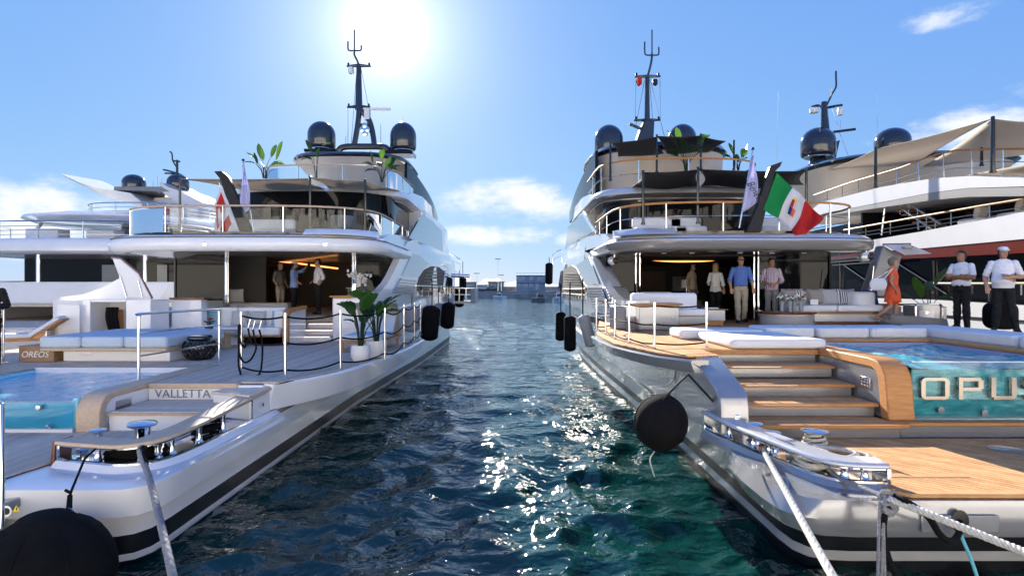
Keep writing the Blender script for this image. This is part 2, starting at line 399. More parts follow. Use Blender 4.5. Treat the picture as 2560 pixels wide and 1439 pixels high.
# unseen tents and house added behind the photographer, to bounce sunlight as fill
mat('tent', (.84, .80, .73), .8)
for k in range(8):
    x = -35+k*10; t = thing('fill_tent', 'white peaked tent added unseen behind the camera for fill', 'tent', (x, -11, 1.35), group='tents added unseen behind the camera for fill')
    MB().box(x-4.5, x+4.5, -15, -7.2, 1.36, 5.0).build('wall', 'tent', t); MB().loft([[(x+sx*s1, -11.1+sy*s1, z) for sx, sy in ((-4.8, -4.2), (4.8, -4.2), (4.8, 4.2), (-4.8, 4.2))] for s1, z in ((1, 5.0), (.55, 5.8), (.2, 7.0), (.03, 8.2))]).build('roof', 'tent', t)
hb_ = thing('fill_house', 'long cream house added unseen behind the tents for fill', 'building', (0, -30, 1.35)); MB().box(-55, 55, -40, -26, 1.36, 13.5).build('wall', 'tent', hb_); MB().box(-56, 56, -41, -25.6, 13.51, 14.1).build('roof', 'stone', hb_)
for i in range(14):
    for z in (3, 6.5, 10): MB().box(-51+i*7.8, -49+i*7.8, -26.1, -25.9, z, z+2).build('window', 'glass_dark', hb_)
# far breakwater with its buildings
FY = 181.
def far(px, py, Y=FY): return S(px, py, Y)
fq = MB().box(-420, 420, FY, FY+14, -1, far(0, 735).z).box(-420, 420, FY+9, FY+14, -1, far(0, 716).z).box(-420, 420, FY+3, FY+9, -1, far(0, 727).z); fq = fq.build('breakwater', 'stone'); tag(fq, 'long stone breakwater across the harbour mouth', 'breakwater', kind='structure')
hill = MB()
for (x0, x1, yb, D, seed) in ((1050, 1300, 688, 6000, 1), (900, 1500, 702, 7000, 2)):
    rng = random.Random(seed); pts = []; n = 40
    for i in range(n+1):
        u = i/n; e = math.sin(PI*u)**.8*(0.75+.25*math.sin(u*17+seed)+.12*math.sin(u*41)); pts.append((x0+(x1-x0)*u, CY-1-(CY-yb)*e*1.05))
    rings = [[S(px, py, D) for px, py in pts], [S(px, CY+2, D-600) for px, py in pts], [S(px, CY+2, D+600) for px, py in pts]]
    hill.loft([rings[1], rings[0], rings[2]], closed=False, caps=False)
mat('hill', (.16, .19, .22), .9, noise=.2, nscale=.002)
hill = hill.build('hills', 'hill'); tag(hill, 'pale blue hills behind the breakwater', 'hills', kind='structure')

def windows(m_parent, rects, Y, frame, pane):
    for x0, x1, y0, y1 in rects:
        a = far(x0, y1, Y); b = far(x1, y0, Y)
        w_ = MB().box(a.x-.08, b.x+.08, Y-.10, Y+.05, a.z-.08, b.z+.08).build('window', frame, m_parent)
        MB().box(a.x, b.x, Y-.16, Y-.09, a.z, b.z).build('pane', pane, w_)
def container(px0, px1, py0, py1, label, wins, Y=FY+3, stripe=True):
    a = far(px0, py1, Y); b = far(px1, py0, Y)
    t = thing('site_office', label, 'building', ((a.x+b.x)/2, Y, a.z), group=None)
    MB().box(a.x, b.x, Y, Y+2.6, a.z, b.z).build('wall', 'container_grey', t, bevel=.03)
    if stripe:
        MB().box(a.x-.03, b.x+.03, Y-.05, Y+2.65, b.z-.35, b.z+.02).build('roof_edge', 'container_blue', t)
    windows(t, wins, Y, 'plastic_white', 'pane')
    return t
container(1291, 1363, 688, 707, 'upper storey of blue and grey stacked site offices on the breakwater', [(1295, 1311, 692, 700), (1324, 1334, 692, 699), (1344, 1355, 693, 700)])
container(1291, 1363, 707, 727, 'lower storey of blue and grey stacked site offices on the breakwater', [(1295, 1305, 710, 717), (1309, 1319, 710, 717), (1324, 1333, 710, 717), (1339, 1347, 709, 722)])
a = far(1291, 688, FY+3); b = far(1363, 682, FY+3)
t = thing('roof_railing', 'thin steel railing along the roof of the stacked site offices', 'railing', (a.x, FY+3.2, a.z))
MB().tube([(a.x, FY+3.2, b.z), (b.x, FY+3.2, b.z)], .04, 5).build('rail', 'steel', t)
for k in range(8):
    x = a.x+(b.x-a.x)*k/7; MB().tube([(x, FY+3.2, a.z), (x, FY+3.2, b.z)], .035, 5).build('post', 'steel', t)
def shed(px0, px1, py0, py1, label, wins, m='stone', Y=FY+6):
    a = far(px0, py1, Y); b = far(px1, py0, Y)
    t = thing('harbour_shed', label, 'building', ((a.x+b.x)/2, Y, a.z))
    MB().box(a.x, b.x, Y, Y+4, a.z, b.z).build('wall', m, t)
    MB().box(a.x-.3, b.x+.3, Y-.3, Y+4.3, b.z, b.z+.35).build('roof', 'grey_paint', t)
    windows(t, wins, Y, 'plastic_white', 'pane')
shed(1221, 1259, 706, 722, 'low grey harbour shed with white windows on the breakwater', [(1225, 1232, 709, 714), (1234, 1240, 709, 714), (1246, 1251, 709, 714)], 'stone')
shed(1165, 1190, 707, 722, 'low stone harbour shed beside a tall lamp post', [(1168, 1173, 710, 715), (1178, 1184, 710, 715)], 'stone')
shed(1192, 1218, 714, 722, 'small flat roofed shelter on the breakwater wall', [], 'plastic_white')
def lamp_post(px, ytop, label, head=True):
    b = far(px, 735, FY+4); tp = far(px, ytop, FY+4)
    t = thing('lamp_post', label, 'lamp post', b)
    MB().tube([b, tp], [.16, .09], 6).build('pole', 'steel', t)
    MB().box(b.x-.9, b.x+.9, b.y-.2, b.y+.2, tp.z, tp.z+.22).build('lamp_head', 'grey_paint', t)
lamp_post(1245, 648, 'tall floodlight mast standing on the breakwater'); lamp_post(1192, 684, 'short lamp post beside the stone harbour shed'); lamp_post(1253, 688, 'short lamp post beside the tall floodlight mast')
def small_boat(px, py, wpx, hpx, label, m1, m2, Y, cabin=True, txt=None):
    a = G(px, py, 0); k = a.y/F; L = wpx*k; hh = hpx*k
    t = thing('small_boat', label, 'boat', a)
    rings = []
    for i in range(9):
        u = i/8; x = (u-.5)*L; wd = (L*.16)*(math.sin(PI*min(1, u*1.15+.12))**.5 if u < .98 else .15); sh = hh*.42*(1+.35*abs(u-.4))
        rings.append([a+Vector((x, -wd*.6, -.2)), a+Vector((x, -wd, sh)), a+Vector((x, -wd*.85, sh+.02)), a+Vector((x, wd*.85, sh+.02)), a+Vector((x, wd, sh)), a+Vector((x, wd*.6, -.2))])
    MB().loft(rings).build('hull', m1, t)
    if cabin:
        c = MB(); c.loft([[a+Vector((L*sx, -L*.08*s2, hh*zz)) for sx, s2 in ((-.22, 1), (.12, 1), (.12, -1), (-.22, -1))] for zz in (.42, .8)]+[[a+Vector((L*sx, -L*.07*s2, hh)) for sx, s2 in ((-.2, 1), (.05, 1), (.05, -1), (-.2, -1))]])
        c.build('cabin', m2, t)
        MB().box(a.x-L*.2, a.x+L*.08, a.y-L*.085, a.y-L*.075, a.z+hh*.55, a.z+hh*.75).build('window', 'glass_dark', t)
    return t
small_boat(1250, 747, 34, 16, 'small white motorboat moored below the low grey harbour shed', 'white2', 'white2', 0)
small_boat(1354, 755, 52, 24, 'flat dark work barge moored below the site offices', 'grey_paint', 'stone', 0)
sb = small_boat(1398, 755, 30, 26, 'white fishing boat numbered 46 moored beside the work barge', 'white2', 'plastic_white', 0)
sp = G(1398, 755, 0); text_mesh('46', .75, .01, 'number', 'black', sb, Matrix.Translation((sp.x-1.0, sp.y-.85, .25)) @ FACE_AFT)
small_boat(1215, 741, 22, 9, 'low open boat lying against the breakwater wall', 'white2', 'white2', 0, cabin=False)
# ================================================================ tools shared by the yachts
def plan(xc, hw, ya, yc, y1, yf, e=3., n=14, tip=.25):
    """outline of a deck seen from above: forward on the starboard side, round the stern, forward on the port side"""
    right = []
    for k in range(7):
        Y = yf+(y1-yf)*k/6; u = (Y-y1)/(yf-y1); right.append((xc+hw*(1-(1-tip)*u**2.1), Y))
    arc = []
    for k in range(n+1):
        th = PI*k/n; c, s = math.cos(th), math.sin(th)
        arc.append((xc+hw*math.copysign(abs(c)**(2/e), c), yc-(yc-ya)*abs(s)**(2/e)))
    return right+arc+[(2*xc-x, y) for x, y in right[::-1]]
def offset(pl, d):
    out = []; n = len(pl)
    for i in range(n):
        p = Vector(pl[i]); a = Vector(pl[i-1]) if i else None; b = Vector(pl[(i+1)]) if i < n-1 else None
        nn = Vector((0, 0))
        for q0, q1 in ((a, p), (p, b)):
            if q0 is None or q1 is None or (q1-q0).length < 1e-6: continue
            t = (q1-q0).normalized(); nn += Vector((-t.y, t.x))*-1
        nn = nn.normalized() if nn.length > 1e-9 else Vector((0, 0))
        # going stbd-forward -> stern -> port: outward is to the left-hand side turned around
        out.append((p.x-nn.x*d, p.y-nn.y*d) if False else (p.x+nn.x*d*-1, p.y+nn.y*d*-1))
    return out
def band(pl, prof):
    """slab whose edge has the given profile of (outward offset, height)"""
    return MB().loft([[(x, y, z) for x, y in offset(pl, d)] for d, z in prof])
def itp(v, Y): return v if isinstance(v, (int, float)) else float(np.interp(Y, [a for a, b in v], [b for a, b in v]))
def hull_shell(xc, bf, rows, ys, mats, lid=17.3):
    """bf: half beam along the length; rows: (dx, z, y_aft, y_bow). full shell with a stepped transom"""
    rings = []; ins = [.5, .26, .12, .03, 0]; dY = [0, .03, .10, .26, .55]; ymax = max(r[3] for r in rows)
    for k in range(5+len(ys)):
        half = []
        for dx, zz, ya, yb in rows:
            if k < 5: Y = ya+dY[k]; i_ = ins[k]
            else: Y = min(max(ys[k-5], ya+.6), yb); i_ = 0
            h = max(.03, bf(Y+(ymax-yb))+itp(dx, Y)-i_); half.append((h, Y, itp(zz, Y)))
        rings.append([(xc+h, Y, z) for h, Y, z in half]+[(xc-h, Y, z) for h, Y, z in half[::-1]])
    m = MB(); m.loft(rings, True, False, mats); n = len(rings[0])
    keep = [i for i in range(len(m.f)) if not (i % n in (n//2-1, n-1) and (max(m.v[q][1] for q in m.f[i]) > lid or i % n == n-1))]
    m.f = [m.f[i] for i in keep]; m.m = [m.m[i] for i in keep]
    for i in range(n//2-1): m.f.append((i+1, i, n-1-i, n-2-i)); m.m.append(mats[i])
    return m
def on_side(px, py, xf, d=0.):
    g = lambda Y: CX+F*(xf(Y)+d)/Y-px
    Y = 6.; st = .5; g0 = g(Y); best = (abs(g0), Y)
    while Y < 46.5:
        g1 = g(Y+st)
        if abs(g1) < best[0]: best = (abs(g1), Y+st)
        if g0*g1 <= 0: return S(px, py, Y+st*g0/(g0-g1) if g0 != g1 else Y)
        Y += st; g0 = g1
    return S(px, py, best[1])
def side_panel(name, poly, xf, parent, material, t=.04, d=.0, bevel=None):
    s = 1 if xf(20) < 0 else -1
    pts = [on_side(px, py, xf, d*s) for px, py in poly]
    return MB().prism(pts, (t*s, 0, 0)).build(name, material, parent, smooth=30, bevel=bevel)
def railing(parent, path, drop, every, rail_m='steel', post_m='steel', r=.024, pr=.016, mids=(), glass=False, n=8, wires_m=None, closed=False):
    """handrail along a path (part) with its posts, wires and panes (sub-parts)"""
    path = [Vector(p) for p in path]
    hr = MB().tube(path, r, n).build('handrail', rail_m, parent)
    L = [0.]
    for a, b in zip(path, path[1:]): L.append(L[-1]+(b-a).length)
    def at(s):
        for i in range(len(L)-1):
            if s <= L[i+1]+1e-9: return path[i].lerp(path[i+1], (s-L[i])/max(1e-9, L[i+1]-L[i]))
        return path[-1]
    k = max(1, round(L[-1]/every)); ps = [at(L[-1]*i/k) for i in range(k+1)]
    for p in ps: MB().tube([p-Vector((0, 0, drop)), p-Vector((0, 0, r*.5))], pr, 6).build('post', post_m, hr)
    for m in mids: MB().tube([p-Vector((0, 0, drop*m)) for p in path], pr*.6, 5).build('rail', wires_m or post_m, hr)
    if glass:
        for i in range(k):
            seg = [at(L[-1]*(i+.04+.92*j/4)/k) for j in range(5)]
            g = MB(); g.loft([[p-Vector((0, 0, drop*.95)) for p in seg], [p-Vector((0, 0, drop*.08)) for p in seg]], closed=False, caps=False)
            g.build('glass_panel', 'glass_thin', hr)
    return hr
mat('glass_thin', (.9, .95, .96), .02, spec=.5)
def thin_glass(name, tint, refl=.12):
    m = bpy.data.materials.new(name); m.use_nodes = True; t = m.node_tree; t.nodes.clear()
    tr = t.nodes.new('ShaderNodeBsdfTransparent'); tr.inputs[0].default_value = (*tint, 1); gl = t.nodes.new('ShaderNodeBsdfGlossy'); gl.inputs['Roughness'].default_value = .02
    fr = t.nodes.new('ShaderNodeFresnel'); fr.inputs[0].default_value = 1.45; ms = t.nodes.new('ShaderNodeMixShader'); o = t.nodes.new('ShaderNodeOutputMaterial')
    t.links.new(fr.outputs[0], ms.inputs[0]); t.links.new(tr.outputs[0], ms.inputs[1]); t.links.new(gl.outputs[0], ms.inputs[2]); t.links.new(ms.outputs[0], o.inputs[0]); MATS[name] = m
thin_glass('glass_thin', (.90, .94, .95)); thin_glass('glass_tint', (.20, .24, .27)); thin_glass('acrylic', (.80, .95, .98))
def radome(parent, c, r, h, sup=.35):
    """satellite dome: shell, base ring and short pedestal"""
    c = Vector(c); prof = [(r*.80, 0), (r*.93, h*.03), (r, h*.10), (r, h*.50)]
    for k in range(1, 11): a = PI/2*k/10; prof.append((r*math.cos(a), h*.50+h*.50*math.sin(a)))
    d = MB().lathe(prof, c, 40).build('satellite_dome', 'dome', parent, smooth=60)
    MB().lathe([(r*.80, -.02), (r*.80, 0), (r*.5, .01)], c, 32).build('base_ring', 'steel', d)
    MB().lathe([(r*.55, -sup), (r*.45, -.0)], c, 20).build('pedestal', 'black_gloss', d)
    return d
def roller(parent, p, h, m='chrome'):
    MB().lathe([(.042, 0), (.050, h*.04), (.042, h*.1), (.026, h*.5), (.040, h*.92), (.048, h*.97), (.048, h)], p, 18).build('roller', m, parent, smooth=50)
def bollard(name, label, p, r=.11, h=.2, group=None):
    t = thing(name, label, 'bollard', p, group=group)
    MB().lathe([(r*1.35, 0), (r*1.35, .015), (r*.95, .03), (r*.85, h*.55), (r*.95, h*.8)], p, 24).build('post', 'chrome', t, smooth=50)
    MB().lathe([(r*.9, h*.78), (r*1.6, h*.86), (r*1.72, h*.93), (r*1.5, h*.99), (.2*r, h*1.04)], p, 28).build('cap', 'chrome', t, smooth=50)
    return t
def fender(label, p, r, h, m='fender', tilt=(0, 0), hang=.6, group=None, name='fender'):
    """capsule fender with its lanyard; p is the top of the body"""
    p = Vector(p); t = thing(name, label, 'fender', p-Vector((0, 0, h)), group=group)
    prof = []
    for k in range(7): a = PI/2*k/6; prof.append((r*math.sin(a)*(.75+.25*math.sin(a)), r*.55*(1-math.cos(a))))
    for k in range(7): a = PI/2*(1-k/6); prof.append((r*math.sin(a)*(.75+.25*math.sin(a)), h-r*.55*(1-math.cos(a))))
    M = Matrix.Rotation(tilt[0], 4, 'X') @ Matrix.Rotation(tilt[1], 4, 'Y'); o = Vector((0, 0, -h))
    m_ = MB(); rings = []
    for rr, z in prof: rings.append([p+M @ (Vector((max(rr, .004)*math.cos(2*PI*k/24), max(rr, .004)*math.sin(2*PI*k/24), z-h))) for k in range(24)])
    m_.loft(rings).build('cover', m, t, smooth=60)
    if hang: MB().tube([p-Vector((0, 0, .02)), p+Vector((0, 0, hang))], .018, 6).build('lanyard', 'rope_black', t)
    return t
def plant(label, p, pot_r, pot_h, stems, hgt, spread, seed, group=None, pot_m='pot', leaf_l=.55, pot=True):
    """bird-of-paradise like plant: paddle leaves on long stalks, in a pot"""
    rng = random.Random(seed); p = Vector(p); t = thing('potted_plant', label, 'plant', p, group=group)
    if pot:
        po = MB().lathe([(pot_r*.72, 0), (pot_r*.92, pot_h*.2), (pot_r, pot_h*.55), (pot_r, pot_h), (pot_r*.9, pot_h), (pot_r*.88, pot_h*.9)], p, 28).build('pot', pot_m, t, smooth=50)
        MB().lathe([(pot_r*.88, pot_h*.88), (.01, pot_h*.9)], p, 20).build('soil', 'soil', po)
    else: pot_h = 0
    for k in range(stems):
        a = 2*PI*k/stems+rng.uniform(-.5, .5); hh = hgt*rng.uniform(.5, 1.); sp = spread*rng.uniform(.3, 1.)
        b = p+Vector((math.cos(a)*.04, math.sin(a)*.04, pot_h*.85)); d = Vector((math.cos(a), math.sin(a), 0))
        tip = b+d*sp*.75+Vector((0, 0, hh)); mid = b+d*sp*.2+Vector((0, 0, hh*.55))
        st = MB().tube(spline([b, mid, tip], 4), [.017-.009*i/8 for i in range(9)], 6).build('stalk', 'leaf_dark', t)
        L = leaf_l*rng.uniform(.7, 1.25); W = L*rng.uniform(.36, .5); up = rng.uniform(.25, 1.3); tw = rng.uniform(-.7, .7)
        side = Vector((-d.y, d.x, 0)); side = (side*math.cos(tw)+Vector((0, 0, 1))*math.sin(tw)).normalized()
        g = MB()
        def fn(u, v, tip=tip, d=d, L=L, W=W, up=up, side=side):
            x = v*2-1; w_ = W/2*(math.sin(PI*u**.8)**.7 if 0 < u < 1 else 0.02); droop = -.35*L*u*u*(1.2-up)
            return tip+d*L*u*math.cos(up)+Vector((0, 0, L*u*math.sin(up)+droop))+side*w_*x+Vector((0, 0, 1))*(abs(x)*w_*.45)+Vector((0, 0, .012*math.sin(u*26+x*3)))
        g.grid(fn, 10, 6).build('leaf', 'leaf' if rng.random() < .6 else 'leaf_dark', t, smooth=None)
    return t
def seat_cushion(name, label, x0, x1, y0, y1, z0, z1, m='cushion', r=.06, group=None, cat='cushion'):
    o = MB().prism([(x, y, z0) for x, y in rounded(x0, x1, y0, y1, r, 4)], (0, 0, z1-z0)).build(name, m, None, bevel=min(.045, (z1-z0)*.4), segs=3)
    tag(o, label, cat, group); return o
def helix_rope(pts, r, strands, pitch, n=6):
    """laid rope: strands wound round the path"""
    path = spline(pts, 60//max(1, len(pts)-1)+6); L = [0.]
    for a, b in zip(path, path[1:]): L.append(L[-1]+(b-a).length)
    tot = L[-1]; steps = int(tot/pitch*12); fine = []
    j = 0
    for i in range(steps+1):
        s = tot*i/steps
        while j < len(L)-2 and L[j+1] < s: j += 1
        fine.append(path[j].lerp(path[j+1], (s-L[j])/max(1e-9, L[j+1]-L[j])))
    m = MB()
    for q in range(strands):
        pp = []
        for i, c in enumerate(fine):
            t = (fine[min(i+1, steps)]-fine[max(i-1, 0)]).normalized(); a = t.cross(Vector((.13, .3, 1))).normalized(); b = t.cross(a)
            th = 2*PI*(i/12)+2*PI*q/strands; pp.append(c+(a*math.cos(th)+b*math.sin(th))*r*.52)
        m.tube(pp, r*.56, n)
    return m
def awning(name, label, corners, m, sagz, parent=None, n=10):
    """taut shade sail between four corners, its edges drawn in"""
    c = [Vector(p) for p in corners]
    def fn(u, v):
        p = (c[0]*(1-u)+c[1]*u)*(1-v)+(c[3]*(1-u)+c[2]*u)*v; ctr = (c[0]+c[1]+c[2]+c[3])/4
        pull = .10*(4*u*(1-u)*abs(2*v-1)**3+4*v*(1-v)*abs(2*u-1)**3)
        return p+(ctr-p)*pull+Vector((0, 0, -sagz*16*u*(1-u)*v*(1-v)))
    o = MB().grid(fn, n, n).build(name, m, parent, smooth=None, solid=.012); tag(o, label, 'awning'); return o
# ================================================================ left yacht: white hull, VALLETTA on the stern steps
LXC = -7.6
def bL(Y): return float(np.interp(Y, [6, 17, 26, 34, 38, 42, 45, 47], [3.55, 3.60, 4.05, 4.12, 3.75, 2.6, 1.3, .05]))
LY = thing('motor_yacht', 'white motor yacht lettered VALLETTA with a blue stern pool', 'yacht', (LXC, 6.2, 0))
zf = lambda s, m, b: [(6, s), (24, m), (46, b)]
rowsL = [(-.7, -.9, 6.35, 45), (0, .02, 6.3, 45), (0, .10, 6.28, 45), (.01, zf(.31, .33, .4), 6.27, 45),
         (-.03, zf(.60, .93, 2.0), 6.24, 46), (.25, zf(.63, .96, 2.05), 5.98, 46.1), (.30, zf(.93, 1.25, 2.3), 5.96, 46.3),
         ([(6, .22), (17, .22), (18, .12)], [(6, .965), (17.2, .965), (17.9, 2.5), (30, 2.7), (47, 3.6)], 6.06, 47)]
ysL = [6.6, 7.2, 8.5, 9.6, 11, 13, 15, 17.2, 17.9, 20, 23, 26, 29, 32, 35, 38, 41, 44, 46.5]
mm = [1, 2, 1, 0, 0, 0, 0, 0, 0, 0, 0, 0, 1, 2, 1, 1]
hull_shell(LXC, bL, rowsL, ysL, mm).build('hull', ['white', 'antifoul', 'white2'], LY, smooth=38)
# ---- platform, steps, pool
def deck_with_planks(polys, z, width, ang, parent, m, base_m='seam'):
    o = None
    mb = MB()
    for po in polys: mb.prism([(x, y, z-.034) for x, y in po], (0, 0, .014))
    o = mb.build('deck', base_m, parent)
    for po in polys: planks(po, z, width, ang, o, m)
    return o
deck_with_planks([[(-10.9, 6.12), (-5.42, 6.12), (-5.3, 6.9), (-4.45, 7.0), (-4.45, 8.18), (-10.9, 8.05)]], 1.0, .085, PI/2, LY, 'teak_grey')
MB().box(-9.9, -5.34, 5.86, 5.955, .25, .90).build('transom_recess', 'grey_paint', LY)
MB().box(-10.2, -5.34, 5.84, 6.12, .905, 1.004).build('margin_plank', 'teak_pale', LY, bevel=.008)
# deck body round the pool
body = MB()
body.box(-9.5, -9.1, 8.1, 11.1, .966, 1.47); body.box(-11.2, -9.1, 9.2, 11.1, .966, 1.474); body.box(-11.2, -6.1, 11.12, 17.4, .966, 1.466)
body.box(-5.76, -3.95, 9.2, 17.5, .966, 1.466); body.box(-6.08, -5.76, 9.4, 17.4, .966, 1.46)
body.build('deck_body', 'white', LY)
dk1 = deck_with_planks([[(-5.74, 9.32), (-3.75, 9.32), (-3.24, 10.7), (-2.93, 12.9), (-2.77, 15), (-2.75, 17.4), (-5.74, 17.4)]], 1.5, .085, PI/2, LY, 'teak_grey')
deck_with_planks([[(-12.3, 11.4), (-5.76, 11.4), (-5.76, 17.4), (-12.3, 17.4)]], 1.5, .085, PI/2, LY, 'teak_grey')
MB().box(-5.75, -4.35, 9.16, 9.315, 1.42, 1.504).build('nosing', 'teak_pale', LY, bevel=.015)
MB().box(-11.2, -9.1, 9.2, 11.4, 1.476, 1.50).build('side_deck', 'teak_pale', LY)
# step with its tread
MB().box(-5.74, -4.4, 8.26, 9.19, .966, 1.20).build('step', 'white', LY, bevel=.01)
tr = MB().box(-5.74, -4.4, 8.2, 9.19, 1.201, 1.235).build('tread', 'teak_pale', LY, bevel=.012)
for k in range(8):
    y = 8.24+k*.117; MB().box(-5.7, -4.42, y, y+.105, 1.236, 1.25).build('plank', 'teak_grey', tr, smooth=20)
MB().box(-5.74, -4.4, 8.262, 8.272, 1.10, 1.106).build('step_light', 'led_step', LY)
text_mesh('VALLETTA', .185, .003, 'ship_port_name', 'letter_grey', LY, Matrix.Translation((G(410, 991, 1.25).x*1.0-.02, 9.19, 1.275)) @ FACE_AFT @ Matrix.Scale(1.03, 4, (1, 0, 0)))
# pool: basin, water, acrylic front, coping
pool = MB().box(-9.1, -6.1, 8.14, 11.08, .99, 1.06); pool.box(-9.1, -9.04, 8.14, 11.08, 1.06, 1.46); pool.box(-6.16, -6.1, 8.14, 11.08, 1.06, 1.46); pool.box(-9.04, -6.16, 11.02, 11.08, 1.06, 1.38)
pool = pool.build('pool_basin', 'pool_tile', LY)
MB().box(-9.04, -6.16, 11.0, 11.10, 1.38, 1.5).build('coping_wall', 'white2', pool)
MB().box(-9.1, -6.1, 11.02, 11.40, 1.47, 1.504).build('coping', 'teak_pale', pool, bevel=.01)
MB().box(-9.1, -6.12, 8.09, 8.13, 1.03, 1.425).build('acrylic_front', 'acrylic', pool)
MB().box(-9.15, -6.12, 8.07, 8.14, .985, 1.045).build('sill', 'white2', pool, bevel=.01)
for k, (px, py, r_) in enumerate(((120, 1066, .035), (97, 1018, .04))): 
    p = S(px, py, 8.08); MB().lathe([(r_, 0), (r_*.8, .02), (.005, .022)], p, 16, Matrix.Rotation(PI/2, 4, 'X')).build('pool_fitting', 'chrome', pool)
m = bpy.data.materials.new('pool_water'); m.use_nodes = True; t = m.node_tree; b = t.nodes['Principled BSDF']; MATS['pool_water'] = m
b.inputs['Base Color'].default_value = (.06, .42, .62, 1); b.inputs['Roughness'].default_value = .05; b.inputs['Transmission Weight'].default_value = .25; b.inputs['IOR'].default_value = 1.33
n1 = t.nodes.new('ShaderNodeTexNoise'); n1.inputs['Scale'].default_value = 7; n1.inputs['Detail'].default_value = 3; n1.inputs['Distortion'].default_value = .7; tcx = t.nodes.new('ShaderNodeTexCoord'); t.links.new(tcx.outputs['Object'], n1.inputs['Vector'])
bb = t.nodes.new('ShaderNodeBump'); bb.inputs['Strength'].default_value = .5; bb.inputs['Distance'].default_value = .04; t.links.new(n1.outputs['Fac'], bb.inputs['Height']); t.links.new(bb.outputs[0], b.inputs['Normal'])
mx = t.nodes.new('ShaderNodeMix'); mx.data_type = 'RGBA'; mx.inputs['A'].default_value = (.05, .42, .72, 1); mx.inputs['B'].default_value = (.22, .66, .86, 1); t.links.new(n1.outputs['Fac'], mx.inputs['Factor']); t.links.new(mx.outputs['Result'], b.inputs['Base Color'])
MB().grid(lambda u, v: (-9.04+2.88*u, 8.135+2.88*v, 1.405+.006*math.sin(u*31+v*9)*math.sin(v*23)), 60, 40).build('pool_water', 'pool_water', pool, smooth=None)
mat('pool_face_lit', (.05, .50, .86), .2, noise=.12, nscale=2)  # brighter blue stands in for sunlight coming through the pool water
MB().box(-9.04, -6.16, 8.132, 8.137, 1.05, 1.405).build('water_face', 'pool_face_lit', pool)
# pale teak arm that folds down between pool and steps
arm = []
for (y, z) in ((11.4, 1.515), (8.42, 1.515), (8.30, 1.50), (8.20, 1.45), (8.14, 1.37), (8.10, 1.25), (8.10, .985)): arm.append([(-6.10, y, z), (-5.765, y, z)])
ar2 = []
for (y, z) in ((8.24, .985), (8.24, 1.25), (8.27, 1.34), (8.34, 1.40), (8.44, 1.43), (11.4, 1.43)): ar2.append([(-6.10, y, z), (-5.765, y, z)])
prof = [a[0] for a in arm]+[a[0] for a in ar2]
MB().prism(prof, (.335, 0, 0)).build('pool_arm', 'teak_pale', LY, smooth=30, bevel=.012)
MB().box(-6.06, -5.78, 8.26, 9.3, .966, 1.428).build('arm_panel', 'white', LY)
MB().box(-5.779, -5.77, 8.45, 8.8, 1.22, 1.36).build('control_panel', 'steel', LY)
# stern wing with fairleads
cap_path = spline([(-5.24, 6.66, 1.255), (-4.75, 6.52, 1.26), (-4.32, 6.44, 1.27), (-4.03, 6.62, 1.29), (-3.92, 7.1, 1.315), (-3.88, 8.2, 1.37), (-3.86, 9.5, 1.43)], 6)
def inward(path, i, side=1):
    t = path[min(i+1, len(path)-1)]-path[max(i-1, 0)]; t.z = 0; t.normalize(); return Vector((-t.y, t.x, 0))*side
def sweep(path, sect, side=1):
    """sect: list of (inward, up) offsets"""
    return MB().loft([[p+inward(path, i, side)*a+Vector((0, 0, b)) for a, b in sect] for i, p in enumerate(path)])
base_path = [Vector((p.x, p.y, 1.03)) for p in cap_path]
sweep(cap_path, [(-.02, -.045), (-.02, 0), (.28, .0), (.28, -.045)]).build('cap_rail', 'teak_pale', LY, smooth=35, bevel=.012)
sweep(base_path, [(0.0, 0), (-.02, -.02), (-.10, -.10), (-.16, -.16), (.45, -.16), (.45, -.01)]).build('fairlead_base', 'white', LY, smooth=40)
MB().prism([(-5.27, 6.64, 1.25), (-5.23, 6.64, 1.25), (-5.27, 6.64, .80), (-5.31, 6.64, .80)], (0, .28, 0)).build('cap_leg', 'varnish', LY, bevel=.01)
ff = MB().tube([p+inward(cap_path, i)*.02+Vector((0, 0, -.058)) for i, p in enumerate(cap_path[:-4])], .013, 6).tube([p+inward(base_path, i)*.02+Vector((0, 0, .012)) for i, p in enumerate(base_path[:-4])], .018, 6)
ff.tube([(-5.22, 6.67, 1.03), (-5.22, 6.67, 1.2)], .016, 6); q = cap_path[-5]; ff.tube([(q.x-.02, q.y, 1.03), (q.x-.02, q.y, q.z-.05)], .016, 6)
fl = ff.build('fairlead_frame', 'chrome', LY)
sweep(base_path[:-4], [(.0, .0), (.0, .006), (.3, .006), (.3, .0)]).build('fairlead_plate', 'chrome', LY)
for i in (6, 15, 22, 26, 29):
    if i < len(cap_path): p = cap_path[i]; roller(fl, p+inward(cap_path, i)*.10+Vector((0, 0, 1.036-p.z)), p.z-.045-1.036)
for i in (3, 20): p = cap_path[i]; q = p+inward(cap_path, i)*.14; MB().box(q.x-.02, q.x+.02, q.y-.07, q.y+.07, 1.036, p.z-.046).build('divider', 'chrome', fl)
blk = [(-4.62, 8.95), (-3.89, 8.62), (-3.87, 9.46), (-4.35, 9.46)]
MB().prism([(x, y, 1.03) for x, y in blk], (0, 0, .35)).build('bulwark_block', 'white', LY, bevel=.02)
MB().prism([(-4.64, 8.93, 1.385), (-3.90, 8.60, 1.385), (-3.86, 9.48, 1.42), (-4.35, 9.48, 1.42)], (0, 0, .03)).build('bulwark_top', 'teak_grey', LY, bevel=.008)
p = S(655, 991, 8.9); MB().lathe([(.03, 0), (.035, .01), (.012, .02)], (-3.845, 8.95, 1.22), 16, Matrix.Rotation(PI/2, 4, 'Y')).build('hull_light', 'chrome', LY)
